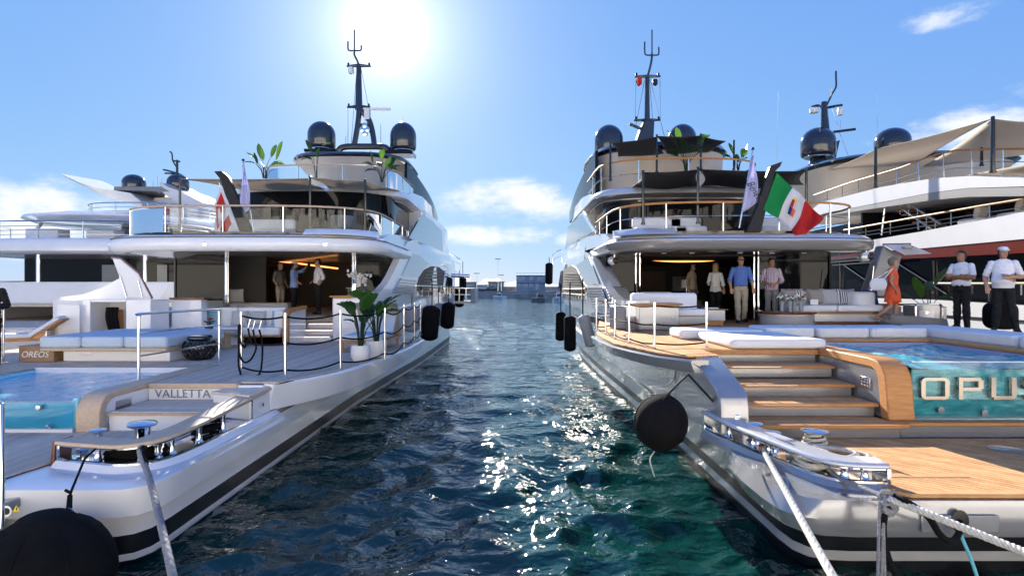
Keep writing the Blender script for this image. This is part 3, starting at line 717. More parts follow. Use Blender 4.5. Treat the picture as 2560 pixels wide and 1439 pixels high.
# fold-out side terrace
wing_out = spline([(-3.84, 9.28, 0), (-3.18, 10.66, 0), (-2.86, 12.87, 0), (-2.70, 15, 0), (-2.68, 17.5, 0)], 5)
rings = []
for i, p in enumerate(wing_out):
    th = np.interp(p.y, [9.3, 12, 17.5], [.42, .40, .30]); rings.append([(p.x, p.y, 1.475), (p.x+.035, p.y, 1.44), (p.x-.05, p.y, 1.475-th), (p.x-.35, p.y, 1.475-th-.02), (-3.97, p.y, 1.475-th), (-3.97, p.y, 1.475)])
MB().loft(rings).build('side_terrace', 'white', LY, smooth=30)
# ---- aft coamings, saloon
cm_ = MB().prism([(-5.15, 16.6, 1.47), (-4.02, 16.6, 1.47), (-4.02, 16.6, 2.74), (-5.15, 16.6, 2.74)], (0, 2.6, 0)); cm_.build('coaming', 'white', LY, bevel=.04)
MB().box(-5.2, -4.55, 16.5, 17.1, 2.745, 2.80).build('coaming_top', 'teak_trim', LY, bevel=.015)
MB().box(-11.3, -9.6, 17.4, 19.3, 1.47, 2.62).build('port_coaming', 'white', LY, bevel=.04)
MB().box(-11.25, -4.0, 17.42, 27, 2.0, 2.158).build('saloon_floor', 'teak_grey', LY)
# stairs up to the saloon, three steps with light strips
for k in range(4):
    z1 = 1.5+.165*(k+1); y0 = 16.45+.33*k
    stp = MB().box(-6.05+.0, -5.16, y0+.03, 17.45, z1-.165, z1-.028).build('step', 'white', LY)
    MB().box(-6.08, -5.16, y0, y0+.42, z1-.027, z1+.004).build('tread', 'teak_grey', stp, bevel=.008)
    MB().box(-6.0, -5.2, y0+.024, y0+.029, z1-.045, z1-.033).build('step_light', 'led_step', stp)
# saloon shell
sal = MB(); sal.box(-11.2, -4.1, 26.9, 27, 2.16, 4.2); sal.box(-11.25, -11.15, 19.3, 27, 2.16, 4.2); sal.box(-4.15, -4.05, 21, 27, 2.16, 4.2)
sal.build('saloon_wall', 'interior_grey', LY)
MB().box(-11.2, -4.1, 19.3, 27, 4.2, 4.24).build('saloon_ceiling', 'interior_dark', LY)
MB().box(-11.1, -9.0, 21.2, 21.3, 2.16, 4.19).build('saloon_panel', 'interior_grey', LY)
for x0, x1, nm in ((-11.2, -9.55, 'window'), (-5.2, -4.05, 'window')):
    MB().box(x0, x1, 19.3, 19.34, 2.66 if x0 < -9 else 2.16, 4.19).build(nm, 'glass_dark', LY)
for x in (-9.5, -9.42, -5.28, -5.2): MB().tube([(x, 19.25, 2.16), (x, 19.25, 4.16)], .035, 8).build('door_post', 'chrome', LY)
trk = MB().tube(spline([(-9.8, 19.5, 4.17), (-8.2, 18.9, 4.17), (-7.3, 18.8, 4.17), (-5.0, 19.4, 4.17)], 6), .035, 6).build('door_track', 'steel', LY)
led0 = S(625, 643, 24.5); led1 = S(845, 671, 24.5)
MB().tube([led0, led1], .035, 6).build('ceiling_light', 'led_warm', LY)
MB().box(-5.24, -5.18, 19.2, 19.24, 2.95, 3.15).build('door_handle', 'chrome', LY)
# indoor pieces
s1 = thing('saloon_sofa', 'white sofa inside the saloon behind the glass door posts', 'sofa', (-9.3, 20.6, 2.16))
MB().box(-10.1, -7.8, 20.2, 21.1, 2.162, 2.5).build('seat', 'cushion', s1, bevel=.05); MB().box(-10.1, -9.9, 20.2, 21.1, 2.5, 2.95).build('backrest', 'cushion', s1, bevel=.05)
o = pillow((-9.72, 20.45, 2.5), .5, .5, .2, .3, .25).build('pillow', 'cushion', None); tag(o, 'white pillow leaning in the corner of the saloon sofa', 'pillow')
ca = thing('sideboard', 'pale sideboard at the right of the saloon interior', 'sideboard', (-6, 22, 2.16)); MB().box(-6.1, -5.35, 21.5, 22, 2.162, 3.0).build('cabinet', 'fabric_grey', ca, bevel=.02); MB().box(-6.15, -5.3, 21.45, 22.05, 3.0, 3.04).build('top', 'plastic_white', ca)
# ---- main sides: white wall from bulwark to upper deck with its windows
xfL = lambda Y: LXC+bL(Y)+.12
def side_wall(px_outline, xf, parent, name='side_wall', m='white', t=.22):
    s = 1 if xf(20) < 0 else -1
    return MB().prism([on_side(px, py, xf) for px, py in px_outline], (-t*s, 0, 0)).build(name, m, parent, smooth=30)
rings = []
for Y in (21.2, 23, 26, 29, 32, 34, 36, 38, 40, 42):
    h = bL(Y)+.12; rings.append([(LXC+h, Y, 2.5+.02*(Y-20)), (LXC+h+.02, Y, 4.02), (LXC+h, Y, 4.46), (LXC+h-.16, Y, 4.87), (LXC-h+.16, Y, 4.87), (LXC-h, Y, 4.46), (LXC-h-.02, Y, 4.02), (LXC-h, Y, 2.5+.02*(Y-20))])
MB().loft(rings, False, False).build('main_deck_house', 'white', LY, smooth=30)
side_wall([(1030, 600), (1020, 604), (1003, 640), (980, 690), (968, 709), (952, 727), (932, 737), (932, 775), (1046, 775), (1046, 600)], lambda Y: xfL(Y)+.005, LY, 'quarter_panel')
xf2 = lambda Y: xfL(Y)+.02
side_panel('side_window', [(1030, 633), (1050, 640), (1071, 659), (1060, 672), (1046, 692), (1002, 690)], xf2, LY, 'glass_mirror', .02)
lv = side_panel('louvre_panel', [(1000, 694), (1042, 698), (1030, 736), (979, 732)], xf2, LY, 'grey_paint', .01)
for k in range(6):
    u0 = k/6+.02; u1 = u0+.10; L_ = lambda u: (1000+(979-1000)*u, 694+(732-694)*u); R_ = lambda u: (1042+(1030-1042)*u, 698+(736-698)*u)
    a, b, c, d = L_(u0), R_(u0), R_(u1), L_(u1)
    MB().prism([on_side(*q, xf2, .012) for q in (a, b, c, d)], (.06, 0, 0)).build('slat', 'silver_light', lv)
ao = side_panel('side_opening', [(1041, 722), (1048, 694), (1060, 675), (1078, 665), (1096, 667), (1110, 678), (1104, 728), (1060, 742)], xf2, LY, 'interior_dark', .02)
for k in range(6):
    y0 = 676+k*8.2; MB().prism([on_side(*q, xf2, .024) for q in ((1064-k*2.4, y0), (1107-k*.6, y0+2), (1107-k*.6, y0+5), (1064-k*2.4, y0+3))], (.03, 0, 0)).build('slat', 'interior_brown', ao)
side_panel('frame', [(1104, 728), (1111, 676), (1116, 678), (1109, 730)], xf2, ao, 'silver_light', .05, .02)
side_panel('side_window', [(1117, 684), (1137, 692), (1136, 716), (1111, 716)], xf2, LY, 'glass_mirror', .03)
side_panel('bow_window', [(1111, 719), (1136, 719), (1134, 736), (1110, 733)], xf2, LY, 'glass_dark', .03)
railing(LY, [on_side(px, 714+.03*(px-1040), xf2, .07) for px in (1040, 1060, 1080, 1105, 1136)], .42, 1.2, r=.03, pr=.02, mids=(.5, .95))
side_panel('rub_strip', [(1106, 660.5), (1150, 683), (1150, 684.6), (1106, 662.4)], lambda Y: xfL(Y)+.02, LY, 'steel', .03)
cl = [on_side(px, py, xfL, .015) for px, py in ((1000, 608), (1030, 619), (1060, 634.5), (1090, 651), (1120, 667.5), (1150, 683))]
# ---- upper deck overhang
pl1 = plan(LXC, 3.94, 15.3, 17.5, 25, 39, 3.1, 18, .3)
band(pl1, [(-1.2, 4.16), (-.55, 4.02), (-.10, 3.99), (0, 4.06), (.03, 4.24), (-.06, 4.38), (-.30, 4.455), (-.55, 4.475)]).build('upper_deck_slab', 'white', LY, smooth=50)
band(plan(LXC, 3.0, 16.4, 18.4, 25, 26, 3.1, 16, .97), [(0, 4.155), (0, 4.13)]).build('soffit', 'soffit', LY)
band(plan(LXC, 3.6, 15.9, 17.9, 25, 37, 3.1, 16, .3), [(0, 4.476), (0, 4.49)]).build('upper_deck_floor', 'teak_grey', LY)
seam = [(x, y, 4.37) for x, y in offset(pl1, -.035)][5:-5]
MB().tube(seam, .012, 5).build('seam_line', 'seam', LY)
for s in (1, -1):
    rings = []
    for Y, z in ((17.0, 4.46), (17.6, 4.60), (18.6, 4.73), (20.4, 4.85), (24, 4.90)):
        x = LXC+s*3.86; rings.append([(x, Y, 4.4), (x-s*.05, Y, z), (x-s*.22, Y, z+.01), (x-s*.3, Y, 4.4)])
    MB().loft(rings).build('side_bulwark', 'white', LY, smooth=40)
for px in (512, 813, 382):
    p = S(px, 608, 15.28 if px > 450 else 15.6); MB().lathe([(.05, 0), (.055, .015), (.02, .02)], (p.x, p.y, 4.17), 16, Matrix.Rotation(PI/2, 4, 'X')).build('deck_light', 'chrome', LY)
for x, y in ((-9.6, 16.9), (-8.6, 17.4), (-7.2, 16.7), (-6.3, 17.5), (-5.4, 16.9)):
    MB().lathe([(.07, 0), (.07, -.012), (.02, -.014)], (x, y, 4.13), 16).build('spotlight', 'plastic_white', LY)
gl = plan(LXC, 2.97, 20.9, 22.8, 27.8, 33.4, 2.8, 16, .5)
band(gl, [(0, 4.48), (.02, 6.5)]).build('upper_saloon_glass', 'glass_dark', LY)
xfU = lambda Y: LXC+3.9 if Y < 25 else LXC+bL(Y)-.1
side_panel('upper_side_glass', [(1024, 597), (1045, 561), (1056, 537), (1078, 553), (1102, 577), (1106, 630), (1060, 611)], xfU, LY, 'glass_mirror', .05)
side_panel('upper_side_frame', [(1018, 594), (1040, 556), (1054, 530), (1057, 534), (1045, 561), (1024, 597)], xfU, LY, 'black_gloss', .06)
rings = []
for Y in (26, 29, 32, 35, 37): h = bL(Y)-.2; rings.append([(LXC+h, Y, 4.4), (LXC+h-.15, Y, 6.5), (LXC-h+.15, Y, 6.5), (LXC-h, Y, 4.4)])
MB().loft(rings).build('upper_deck_house', 'white', LY, smooth=30)
def arc_path(pl, z, i0, i1, d=0): return [(x, y, z) for x, y in offset(pl, d)][i0:i1]
pr1 = plan(LXC, 3.66, 15.75, 18.1, 21.3, 22.7, 3.1, 20, .97)
railing(LY, arc_path(pr1, 5.25, 1, len(pr1)-7), .74, 1.6, rail_m='teak_pale', r=.028, pr=.022, glass=True)
MB().prism([(x, y, 4.478) for x, y in plan(LXC, 3.45, 15.7, 17.8, 18.5, 19.5, 3.1, 14, .97)], (0, 0, .06)).build('gutter', 'black_gloss', LY)
rings = []
for k in range(13):
    x = -5.6+k/12*1.75; y = 15.8+.9*max(0, (x+4.85))**2
    rings.append([(x, y-.30, 4.45), (x, y-.05, 4.62), (x, y+.1, 4.64), (x, y+.12, 4.45)])
MB().loft(rings).build('quarter_coaming', 'white', LY, smooth=40)
# ---- sundeck overhang and house
pl2 = plan(LXC, 3.45, 21.6, 23.6, 29.7, 39, 2.9, 18, .3)
band(pl2, [(-1.0, 6.44), (-.14, 6.485), (0, 6.56), (.0, 6.69), (-.14, 6.84), (-.4, 6.875)]).build('sundeck_slab', 'white', LY, smooth=50)
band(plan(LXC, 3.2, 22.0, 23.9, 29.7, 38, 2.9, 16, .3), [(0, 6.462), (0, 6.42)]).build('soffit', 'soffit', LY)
for s in (1, -1):
    rings = []
    for Y, z in ((23.7, 6.82), (25, 7.12), (27.8, 7.4), (31.5, 7.45), (37, 7.2)):
        x = LXC+s*3.4*(1-.7*max(0, (Y-29.7)/9.3)**2.1); rings.append([(x, Y, 6.7), (x-s*.1, Y, z), (x-s*.3, Y, z), (x-s*.35, Y, 6.7)])
    MB().loft(rings).build('sundeck_bulwark', 'white', LY, smooth=40)
pr2 = plan(LXC, 2.83, 23, 25, 27.8, 30.6, 2.9, 20, .95)
railing(LY, arc_path(pr2, 7.9, 0, len(pr2)), 1.0, 1.75, rail_m='teak_pale', r=.032, pr=.025, glass=True)
def ring_se(xc, yc, hx, hy, z, e=3.2, n=32):
    out = []
    for k in range(n):
        a = 2*PI*k/n; c, s_ = math.cos(a), math.sin(a); out.append((xc+hx*math.copysign(abs(c)**(2/e), c), yc+hy*math.copysign(abs(s_)**(2/e), s_), z))
    return out
MB().loft([ring_se(LXC, 28.7, 1.62, 1.6, 6.85), ring_se(LXC, 28.7, 1.8, 1.85, 7.63), ring_se(LXC, 28.7, 2.18, 2.4, 8.38), ring_se(LXC, 28.7, 2.6, 3.0, 8.86)]).build('hardtop_pylon', 'beige', LY, smooth=60)
MB().loft([ring_se(LXC, 28.9, 2.64, 3.1, 8.86), ring_se(LXC, 28.9, 2.76, 3.25, 8.95), ring_se(LXC, 28.9, 2.7, 3.15, 9.08)]).build('hardtop_rim', 'black_gloss', LY, smooth=60)
rings = []
for k in range(9):
    u = k/8; Y = 27+u*8.4; rings.append([(LXC+2.7+.46*math.sin(u*2.2), Y, 6.9), (LXC+2.73+.42*math.sin(u*2.2), Y, 6.9+1.95*(1-u*.75)), (LXC+2.6+.42*math.sin(u*2.2), Y, 6.9+2.0*(1-u*.75)), (LXC+2.55+.46*math.sin(u*2.2), Y, 6.9)])
MB().loft(rings).build('sundeck_screen', 'glass_dark', LY, smooth=40)
# mast arch: foot, legs, cross beam with dome wings
YM = 28.6
def MS(px, py): return S(px, py, YM)
arch = MB().tube(spline([MS(842, 392), MS(848, 375), MS(862, 367), MS(900, 366), MS(955, 367), MS(970, 376), MS(976, 394)], 4), .16, 8).build('mast_arch', 'dome', LY)
MB().loft([[MS(px, 386)+Vector((0, -.5, .0)), MS(px, 386)+Vector((0, .5, .0)), MS(px, 379)+Vector((0, .6, 0)), MS(px, 379)+Vector((0, -.6, 0))] for px in (770, 775, 835, 850)]).build('dome_wing', 'dome', arch, smooth=40)
MB().loft([[MS(px, py+9)+Vector((0, -.5, 0)), MS(px, py+9)+Vector((0, .5, 0)), MS(px, py)+Vector((0, .6, 0)), MS(px, py)+Vector((0, -.6, 0))] for px, py in ((968, 384), (985, 381), (1028, 381), (1036, 383))]).build('dome_wing', 'dome', arch, smooth=40)
radome(LY, MS(804, 373), .67, 1.36, .15); radome(LY, MS(1008, 377), .64, 1.40, .15)
mast = MB().tube(spline([MS(885, 366), MS(893, 320), MS(897, 285), MS(897, 268)], 5), [.14]*16, 8)
mast.tube(spline([MS(936, 366), MS(931, 330), MS(922, 300), MS(905, 278), MS(899, 268)], 5), [.14]*21, 8).tube([MS(893, 314), MS(930, 314)], .12, 8)
mast = mast.build('mast', 'dome', LY)
MB().tube([MS(897, 275), MS(897, 164)], [.19, .12], 10).build('pole', 'dome', mast)
for y, x0, x1 in ((267, 868, 926), (165, 867, 927)):
    c = MB().tube([MS(x0, y+1), MS(897, y-1), MS(x1, y+1)], [.05, .1, .05], 8).build('crosstree', 'dome', mast)
    for x in (x0+4, x1-4): MB().lathe([(.05, 0), (.05, .12), (.02, .14)], MS(x, y-1), 10).build('light', 'black', c)
MB().obox(MS(942, 273), (1.35, .12, .1)).build('radar_bar', 'plastic_white', mast); MB().box(MS(912, 0).x, MS(925, 0).x, YM-.15, YM+.15, MS(0, 300).z, MS(0, 274).z).build('radar_column', 'plastic_white', mast)
MB().lathe([(.01, 0), (.13, .06), (.15, .2), (.12, .36), (.01, .4)], MS(878, 187), 14).build('camera_dome', 'plastic_white', mast)
for dx, dz in ((-.12, 0), (.12, 0), (0, .2), (0, -.18)): MB().lathe([(.13, 0), (.13, .18), (.02, .2)], MS(915, 327)+Vector((dx, -.1, dz)), 14, Matrix.Rotation(PI/2, 4, 'X')).build('horn', 'chrome', mast)
MB().tube(spline([MS(897, 164), MS(893, 152), MS(886, 138), MS(886, 126), MS(886, 75)], 3), [.05]*9+[.035]*4, 6).build('antenna', 'dome', mast)
MB().tube(spline([MS(870, 104), MS(870, 122), MS(874, 127), MS(886, 127), MS(899, 127), MS(903, 124), MS(903, 114)], 3), .04, 6).build('antenna_fork', 'dome', mast)
for a, b in (((892, 170), (878, 360)), ((902, 168), (920, 262)), ((870, 268), (870, 366)), ((952, 310), (952, 366)), ((865, 340), (864, 366))): MB().tube([MS(*a), MS(*b)], .012, 4).build('stay', 'steel', mast)
# awning poles and sails (lift out of the deck: things of their own)
def pole(label, px, y0, y1, Y, m='black_gloss', r=.04):
    t = MB().tube([S(px, y0, Y), S(px, y1, Y)], [r, r*.8], 8).lathe([(r*1.5, 0), (r*1.5, .04), (r, .06)], S(px, y0, Y), 12).lathe([(.018, 0), (.05, .01), (.018, .03)], S(px, y1, Y), 8).build('awning_pole', m, None); tag(t, label, 'pole'); return t
pole('black awning pole on the white yacht upper deck near the ensign staff', 775, 588, 442, 16.1); pole('black awning pole on the white yacht starboard quarter', 913, 583, 450, 16.6); pole('black awning pole on the white yacht port quarter', 450, 574, 446, 16.6)
awning('awning', 'beige shade sail stretched over the white yacht upper deck', [S(775, 444, 16.1), S(913, 452, 16.6), S(1000, 477, 22.8), S(820, 470, 21.9)], 'sail_beige', .12)
awning('awning', 'beige shade sail between port pole and sundeck of the white yacht', [S(452, 447, 16.6), S(770, 446, 16.1), S(815, 472, 21.9), S(600, 474, 22.6)], 'sail_beige', .15)
# ================================================================ right yacht: silver hull, OPUS on the pool glass
RXC = 6.0
def bR(Y): return float(np.interp(Y, [5, 14, 20, 27, 31, 35, 38, 40], [3.5, 3.5, 3.62, 3.62, 3.2, 2.1, 1.0, .05]))
RY = thing('motor_yacht', 'silver motor yacht lettered OPUS on its glass stern pool', 'yacht', (RXC, 5.0, 0))
st_dx = lambda a, b: [(6.4, a), (7.4, b)]
rowsR = [(-1.1, -.9, 6.4, 38.5), (-.55, .03, 6.1, 38.5), (-.54, .15, 6.08, 38.5), (-.53, [(6, .26), (40, .4)], 6.06, 38.6), (-.51, [(6, .42), (40, .6)], 6.04, 38.7),
         ([(6, -.47), (12, -.36), (30, -.3)], [(6, .80), (24, 1.2), (40, 2.2)], 6.0, 39.2),
         (st_dx(.05, -.28), [(6, .86), (24, 1.25), (40, 2.3)], 5.0, 39.3), (st_dx(.13, -.24), [(6, 1.02), (24, 1.4), (40, 2.5)], 4.96, 39.5),
         (st_dx(.05, -.20), [(6, 1.172), (12.0, 1.175), (12.4, 2.35), (30, 2.55), (40, 3.3)], 5.0, 40)]
ysR = [5.6, 6.0, 6.5, 7.0, 7.4, 8.4, 9.6, 12.0, 12.4, 14, 16, 18.5, 21, 24, 27, 29, 31, 33, 35, 37, 38.5, 39.6]
mm = [1, 1, 2, 1, 0, 0, 0, 0, 0, 0, 0, 0, 0, 1, 2, 1, 1, 1]
hull_shell(RXC, bR, rowsR, ysR, mm, 12.1).build('hull', ['silver', 'antifoul', 'silver_light'], RY, smooth=38)
# rub rail along the side
rr = [(RXC-(bR(Y)-.24), Y, 1.03+.018*(Y-7)) for Y in np.linspace(7.3, 33, 16)]
MB().tube(rr, .055, 8).build('rub_rail', 'steel', RY)
# ---- platform with diagonal planks
deck_with_planks([[(2.95, 6.95), (2.95, 5.75), (3.42, 5.16), (8.6, 5.12), (8.6, 6.93)]], 1.21, .075, -PI/4, RY, 'teak')
MB().box(8.6, 9.3, 5.12, 6.93, 1.174, 1.208).build('platform_end', 'teak', RY)
MB().prism([(3.36, 5.165, 1.176), (3.48, 5.05, 1.176), (9.3, 5.02, 1.176), (9.3, 5.115, 1.176), (3.45, 5.16, 1.176)], (0, 0, .036)).build('margin_plank', 'teak', RY, bevel=.006)
MB().prism([(x, y, 1.2105) for x, y in ((3.42, 5.50), (4.35, 5.50), (4.35, 5.60), (3.42, 5.60))], (0, 0, .004)).build('hatch_plank', 'teak', RY)
for c in ((5.5, 6.45), (8.0, 6.3)): MB().lathe([(.16, 0), (.17, .003), (.15, .006)], (c[0], c[1], 1.212), 20).build('deck_plate', 'grey_paint', RY)
MB().prism([(x, y, 1.2105) for x, y in ((6.9, 6.15), (7.9, 6.15), (7.9, 6.35), (6.9, 6.35))], (0, 0, .005)).build('hatch_plank', 'teak', RY, bevel=.002)
# door in the transom with the recessed fairlead
a0 = S(2303, 1287, 4.95); a1 = S(2497, 1331, 4.95)
dr = MB().box(a0.x, a1.x, 4.942, 4.962, a1.z, a0.z).build('transom_hatch', 'silver', RY, bevel=.008)
MB().lathe([(.07, 0), (.075, .004), (.06, .008)], S(2400, 1302, 4.938), 20, Matrix.Rotation(PI/2, 4, 'X') @ Matrix.Scale(1.3, 4, (0, 1, 0))).build('hatch_recess', 'black', dr)
# ---- stairs (measured nosing by nosing)
zs = [2.08, 1.89, 1.706, 1.544, 1.373]; yn = [8.78, 8.32, 7.83, 7.33, 6.92]
for k in range(1, 5):
    x0, x1 = 2.86, (4.62 if k < 4 else 4.62); yb = yn[k-1]+.06
    st = MB().box(x0, x1, yn[k]+.06, 8.9, zs[k]-.17, zs[k]-.041).build('step', 'silver', RY, bevel=.006)
    MB().box(x0, x1+.02, yn[k], yb+.02, zs[k]-.04, zs[k]-.001).build('tread', 'teak_trim', st, bevel=.008)
    for j in range(7):
        y = yn[k]+.03+j*.065
        if y+.06 < yb+.0: MB().box(x0+.02, x1-.02, y, y+.058, zs[k]-.0005, zs[k]+.004).build('plank', 'teak', st, smooth=20)
    MB().box(x0+.3, x0+1.0, yn[k]-.002, yn[k]+.004, zs[k]-.014, zs[k]-.008).build('edge_strip', 'steel', st)
# low step front across under the pool
MB().box(2.86, 4.62, 6.98, 8.9, 1.176, 1.21).build('stair_base', 'silver', RY)
lp = [(2.86, 7.0), (2.86, 6.90), (4.6, 6.90), (4.75, 6.93), (4.83, 7.03), (9.2, 7.03), (9.2, 7.3), (2.86, 7.3)]
MB().prism([(x, y, 1.176) for x, y in [(2.86, 7.3), (2.86, 6.97), (4.55, 6.97), (4.68, 7.0), (4.76, 7.1), (9.2, 7.1), (9.2, 7.3)]], (0, 0, .155)).build('ledge_front', 'silver', RY, smooth=30, bevel=.01)
MB().prism([(x, y, 1.332) for x, y in lp], (0, 0, .042)).build('ledge', 'teak_trim', RY, smooth=30, bevel=.01)
# deck body and planks of the aft deck
db = MB(); db.box(2.5, 4.62, 8.84, 16.9, 1.18, 2.04); db.box(4.62, 9.5, 10.1, 16.9, 1.18, 2.04); db.box(7.28, 9.5, 7.3, 10.1, 1.18, 2.04); db.build('deck_body', 'silver', RY)
MB().box(2.86, 4.62, 8.74, 8.83, 2.0, 2.076).build('nosing', 'teak_trim', RY, bevel=.012)
deck_with_planks([[(2.4, 7.92), (2.86, 8.0), (2.86, 8.84), (4.62, 8.84), (4.62, 10.1), (4.62, 16.9), (2.55, 16.9), (1.72, 11.8), (1.72, 9.75), (2.1, 8.35)]], 2.08, .075, PI/2, RY, 'teak')
deck_with_planks([[(4.63, 10.1), (10.6, 10.1), (10.6, 16.9), (4.63, 16.9)]], 2.08, .085, PI/2, RY, 'teak')
# fold-out terraces both sides
for s, nm in ((-1, 'side_terrace'), (1, 'side_terrace')):
    rings = []
    for x, y in ((2.40, 7.72), (2.06, 8.29), (1.84, 9.0), (1.68, 9.74), (1.63, 10.8), (1.62, 11.75)):
        X = x if s < 0 else 2*RXC-x-.0; q = 1 if s < 0 else -1; xi = 2.62 if s < 0 else 2*RXC-2.62
        rings.append([(X, y, 2.045), (X-q*.02, y, 2.02), (X+q*.03, y, 1.88), (X+q*.3, y, 1.86), (xi, y, 1.86), (xi, y, 2.045)])
    MB().loft(rings).build(nm, 'silver', RY, smooth=30)
# raked pylon at the outer side of the stairs
pyl = [(8.9, 2.075), (8.0, 2.075), (7.12, 1.77), (7.02, 1.68), (6.98, 1.55), (6.98, 1.18), (8.9, 1.18)]
MB().loft([[(2.50, y, z) for y, z in pyl], [(2.56, y-.02, z) for y, z in pyl], [(2.855, y-.02, z) for y, z in pyl]]).build('stair_pylon', 'silver', RY, smooth=30, bevel=.02)
MB().lathe([(.028, 0), (.032, .01), (.01, .02)], (2.70, 6.955, 1.46), 14, Matrix.Rotation(PI/2, 4, 'X')).build('stud', 'chrome', RY)
# teak arm folding down beside the pool
arm = [(9.9, 2.115), (7.55, 2.105), (7.40, 2.085), (7.29, 2.03), (7.22, 1.94), (7.19, 1.82), (7.14, 1.376), (7.30, 1.376), (7.36, 1.85), (7.40, 1.94), (7.5, 1.985), (9.9, 2.0)]
MB().prism([(4.64, y, z) for y, z in arm], (.33, 0, 0)).build('pool_arm', 'teak_trim', RY, smooth=30, bevel=.018, segs=3)
MB().box(4.66, 4.76, 7.33, 10.0, 1.378, 1.998).build('arm_panel', 'silver', RY)
cp = MB().box(4.648, 4.662, 7.55, 7.75, 1.70, 1.84).build('control_panel', 'steel', RY, bevel=.003)
for i in range(3):
    for j in range(3): MB().lathe([(.014, 0), (.010, .008)], (4.647, 7.59+.06*i, 1.73+.04*j), 10, Matrix.Rotation(-PI/2, 4, 'Y')).build('button', 'chrome', cp)
# pool
m = bpy.data.materials.new('spa_water'); m.use_nodes = True; t = m.node_tree; b = t.nodes['Principled BSDF']; MATS['spa_water'] = m
b.inputs['Roughness'].default_value = .08; b.inputs['IOR'].default_value = 1.33
tcx = t.nodes.new('ShaderNodeTexCoord'); n1 = t.nodes.new('ShaderNodeTexNoise'); n1.inputs['Scale'].default_value = 3.2; n1.inputs['Detail'].default_value = 6; n1.inputs['Distortion'].default_value = .8
mpx = t.nodes.new('ShaderNodeMapping'); mpx.inputs['Scale'].default_value = (1, 1, 3.2); t.links.new(tcx.outputs['Object'], mpx.inputs[0]); t.links.new(mpx.outputs[0], n1.inputs['Vector'])
cr_ = t.nodes.new('ShaderNodeValToRGB'); cr_.color_ramp.elements[0].position = .3; cr_.color_ramp.elements[0].color = (.02, .22, .30, 1); cr_.color_ramp.elements[1].position = .78; cr_.color_ramp.elements[1].color = (.58, .80, .80, 1)
e = cr_.color_ramp.elements.new(.55); e.color = (.07, .42, .48, 1); t.links.new(n1.outputs['Fac'], cr_.inputs[0])
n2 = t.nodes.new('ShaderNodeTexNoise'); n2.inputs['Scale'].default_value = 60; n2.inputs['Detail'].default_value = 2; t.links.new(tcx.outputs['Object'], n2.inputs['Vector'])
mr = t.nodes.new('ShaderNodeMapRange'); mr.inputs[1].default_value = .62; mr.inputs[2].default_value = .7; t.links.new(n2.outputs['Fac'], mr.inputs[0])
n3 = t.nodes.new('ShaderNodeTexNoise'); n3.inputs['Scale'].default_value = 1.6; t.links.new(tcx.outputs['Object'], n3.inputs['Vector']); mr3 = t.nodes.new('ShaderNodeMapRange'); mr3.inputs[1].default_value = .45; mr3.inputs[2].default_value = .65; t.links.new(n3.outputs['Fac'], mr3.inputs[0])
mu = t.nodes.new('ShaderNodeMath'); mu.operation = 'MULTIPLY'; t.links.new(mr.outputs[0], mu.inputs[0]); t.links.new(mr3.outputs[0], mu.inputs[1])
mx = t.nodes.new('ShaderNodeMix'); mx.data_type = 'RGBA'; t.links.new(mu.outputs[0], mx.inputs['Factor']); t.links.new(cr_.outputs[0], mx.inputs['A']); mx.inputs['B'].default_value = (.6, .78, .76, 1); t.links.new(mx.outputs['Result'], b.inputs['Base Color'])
bb = t.nodes.new('ShaderNodeBump'); bb.inputs['Strength'].default_value = .6; bb.inputs['Distance'].default_value = .04; t.links.new(n1.outputs['Fac'], bb.inputs['Height']); t.links.new(bb.outputs[0], b.inputs['Normal'])
pool = MB(); pool.box(4.97, 7.28, 7.26, 10.1, 1.378, 1.42); pool.box(4.97, 7.28, 10.04, 10.1, 1.42, 2.07); pool.box(7.2, 7.28, 7.26, 10.04, 1.42, 2.07); pool.box(4.90, 4.97, 7.33, 10.04, 1.42, 2.06)
pool = pool.build('pool_basin', 'pool_wall', RY)
MB().box(4.98, 9.0, 7.19, 7.225, 1.378, 2.085).build('acrylic_front', 'acrylic', pool)
MB().box(4.98, 9.0, 7.19, 7.228, 2.086, 2.096).build('acrylic_edge', 'plastic_white', pool)
MB().box(7.28, 9.0, 7.235, 7.3, 1.378, 2.08).build('panel', 'pool_wall', pool)
rngw = random.Random(5)
MB().grid(lambda u, v: (4.98+2.22*u, 7.24+2.79*v, 1.99+.018*math.sin(u*19+v*7)*math.sin(v*17)+.05*max(0, math.sin(u*9+2)*math.sin(v*11+.5))*(rngw.random()*.8+.5)), 40, 40).build('pool_water', 'spa_water', pool, smooth=None)
MB().box(4.98, 7.2, 7.232, 7.238, 1.42, 1.99).build('water_face', 'spa_water', pool)
bx_ = MB().prism([(4.99, 7.229, 1.43), (5.5, 7.229, 1.43), (5.5, 7.229, 1.5), (5.42, 7.229, 1.55), (4.99, 7.229, 1.60)], (0, -.002, 0)); 
cop = MB().prism([(x, y, 2.075) for x, y in ((4.62, 10.05), (7.22, 10.05), (7.22, 7.2), (7.55, 7.2), (7.55, 10.4), (4.62, 10.4))], (0, 0, .05)).build('coping', 'teak_trim', RY, bevel=.01)
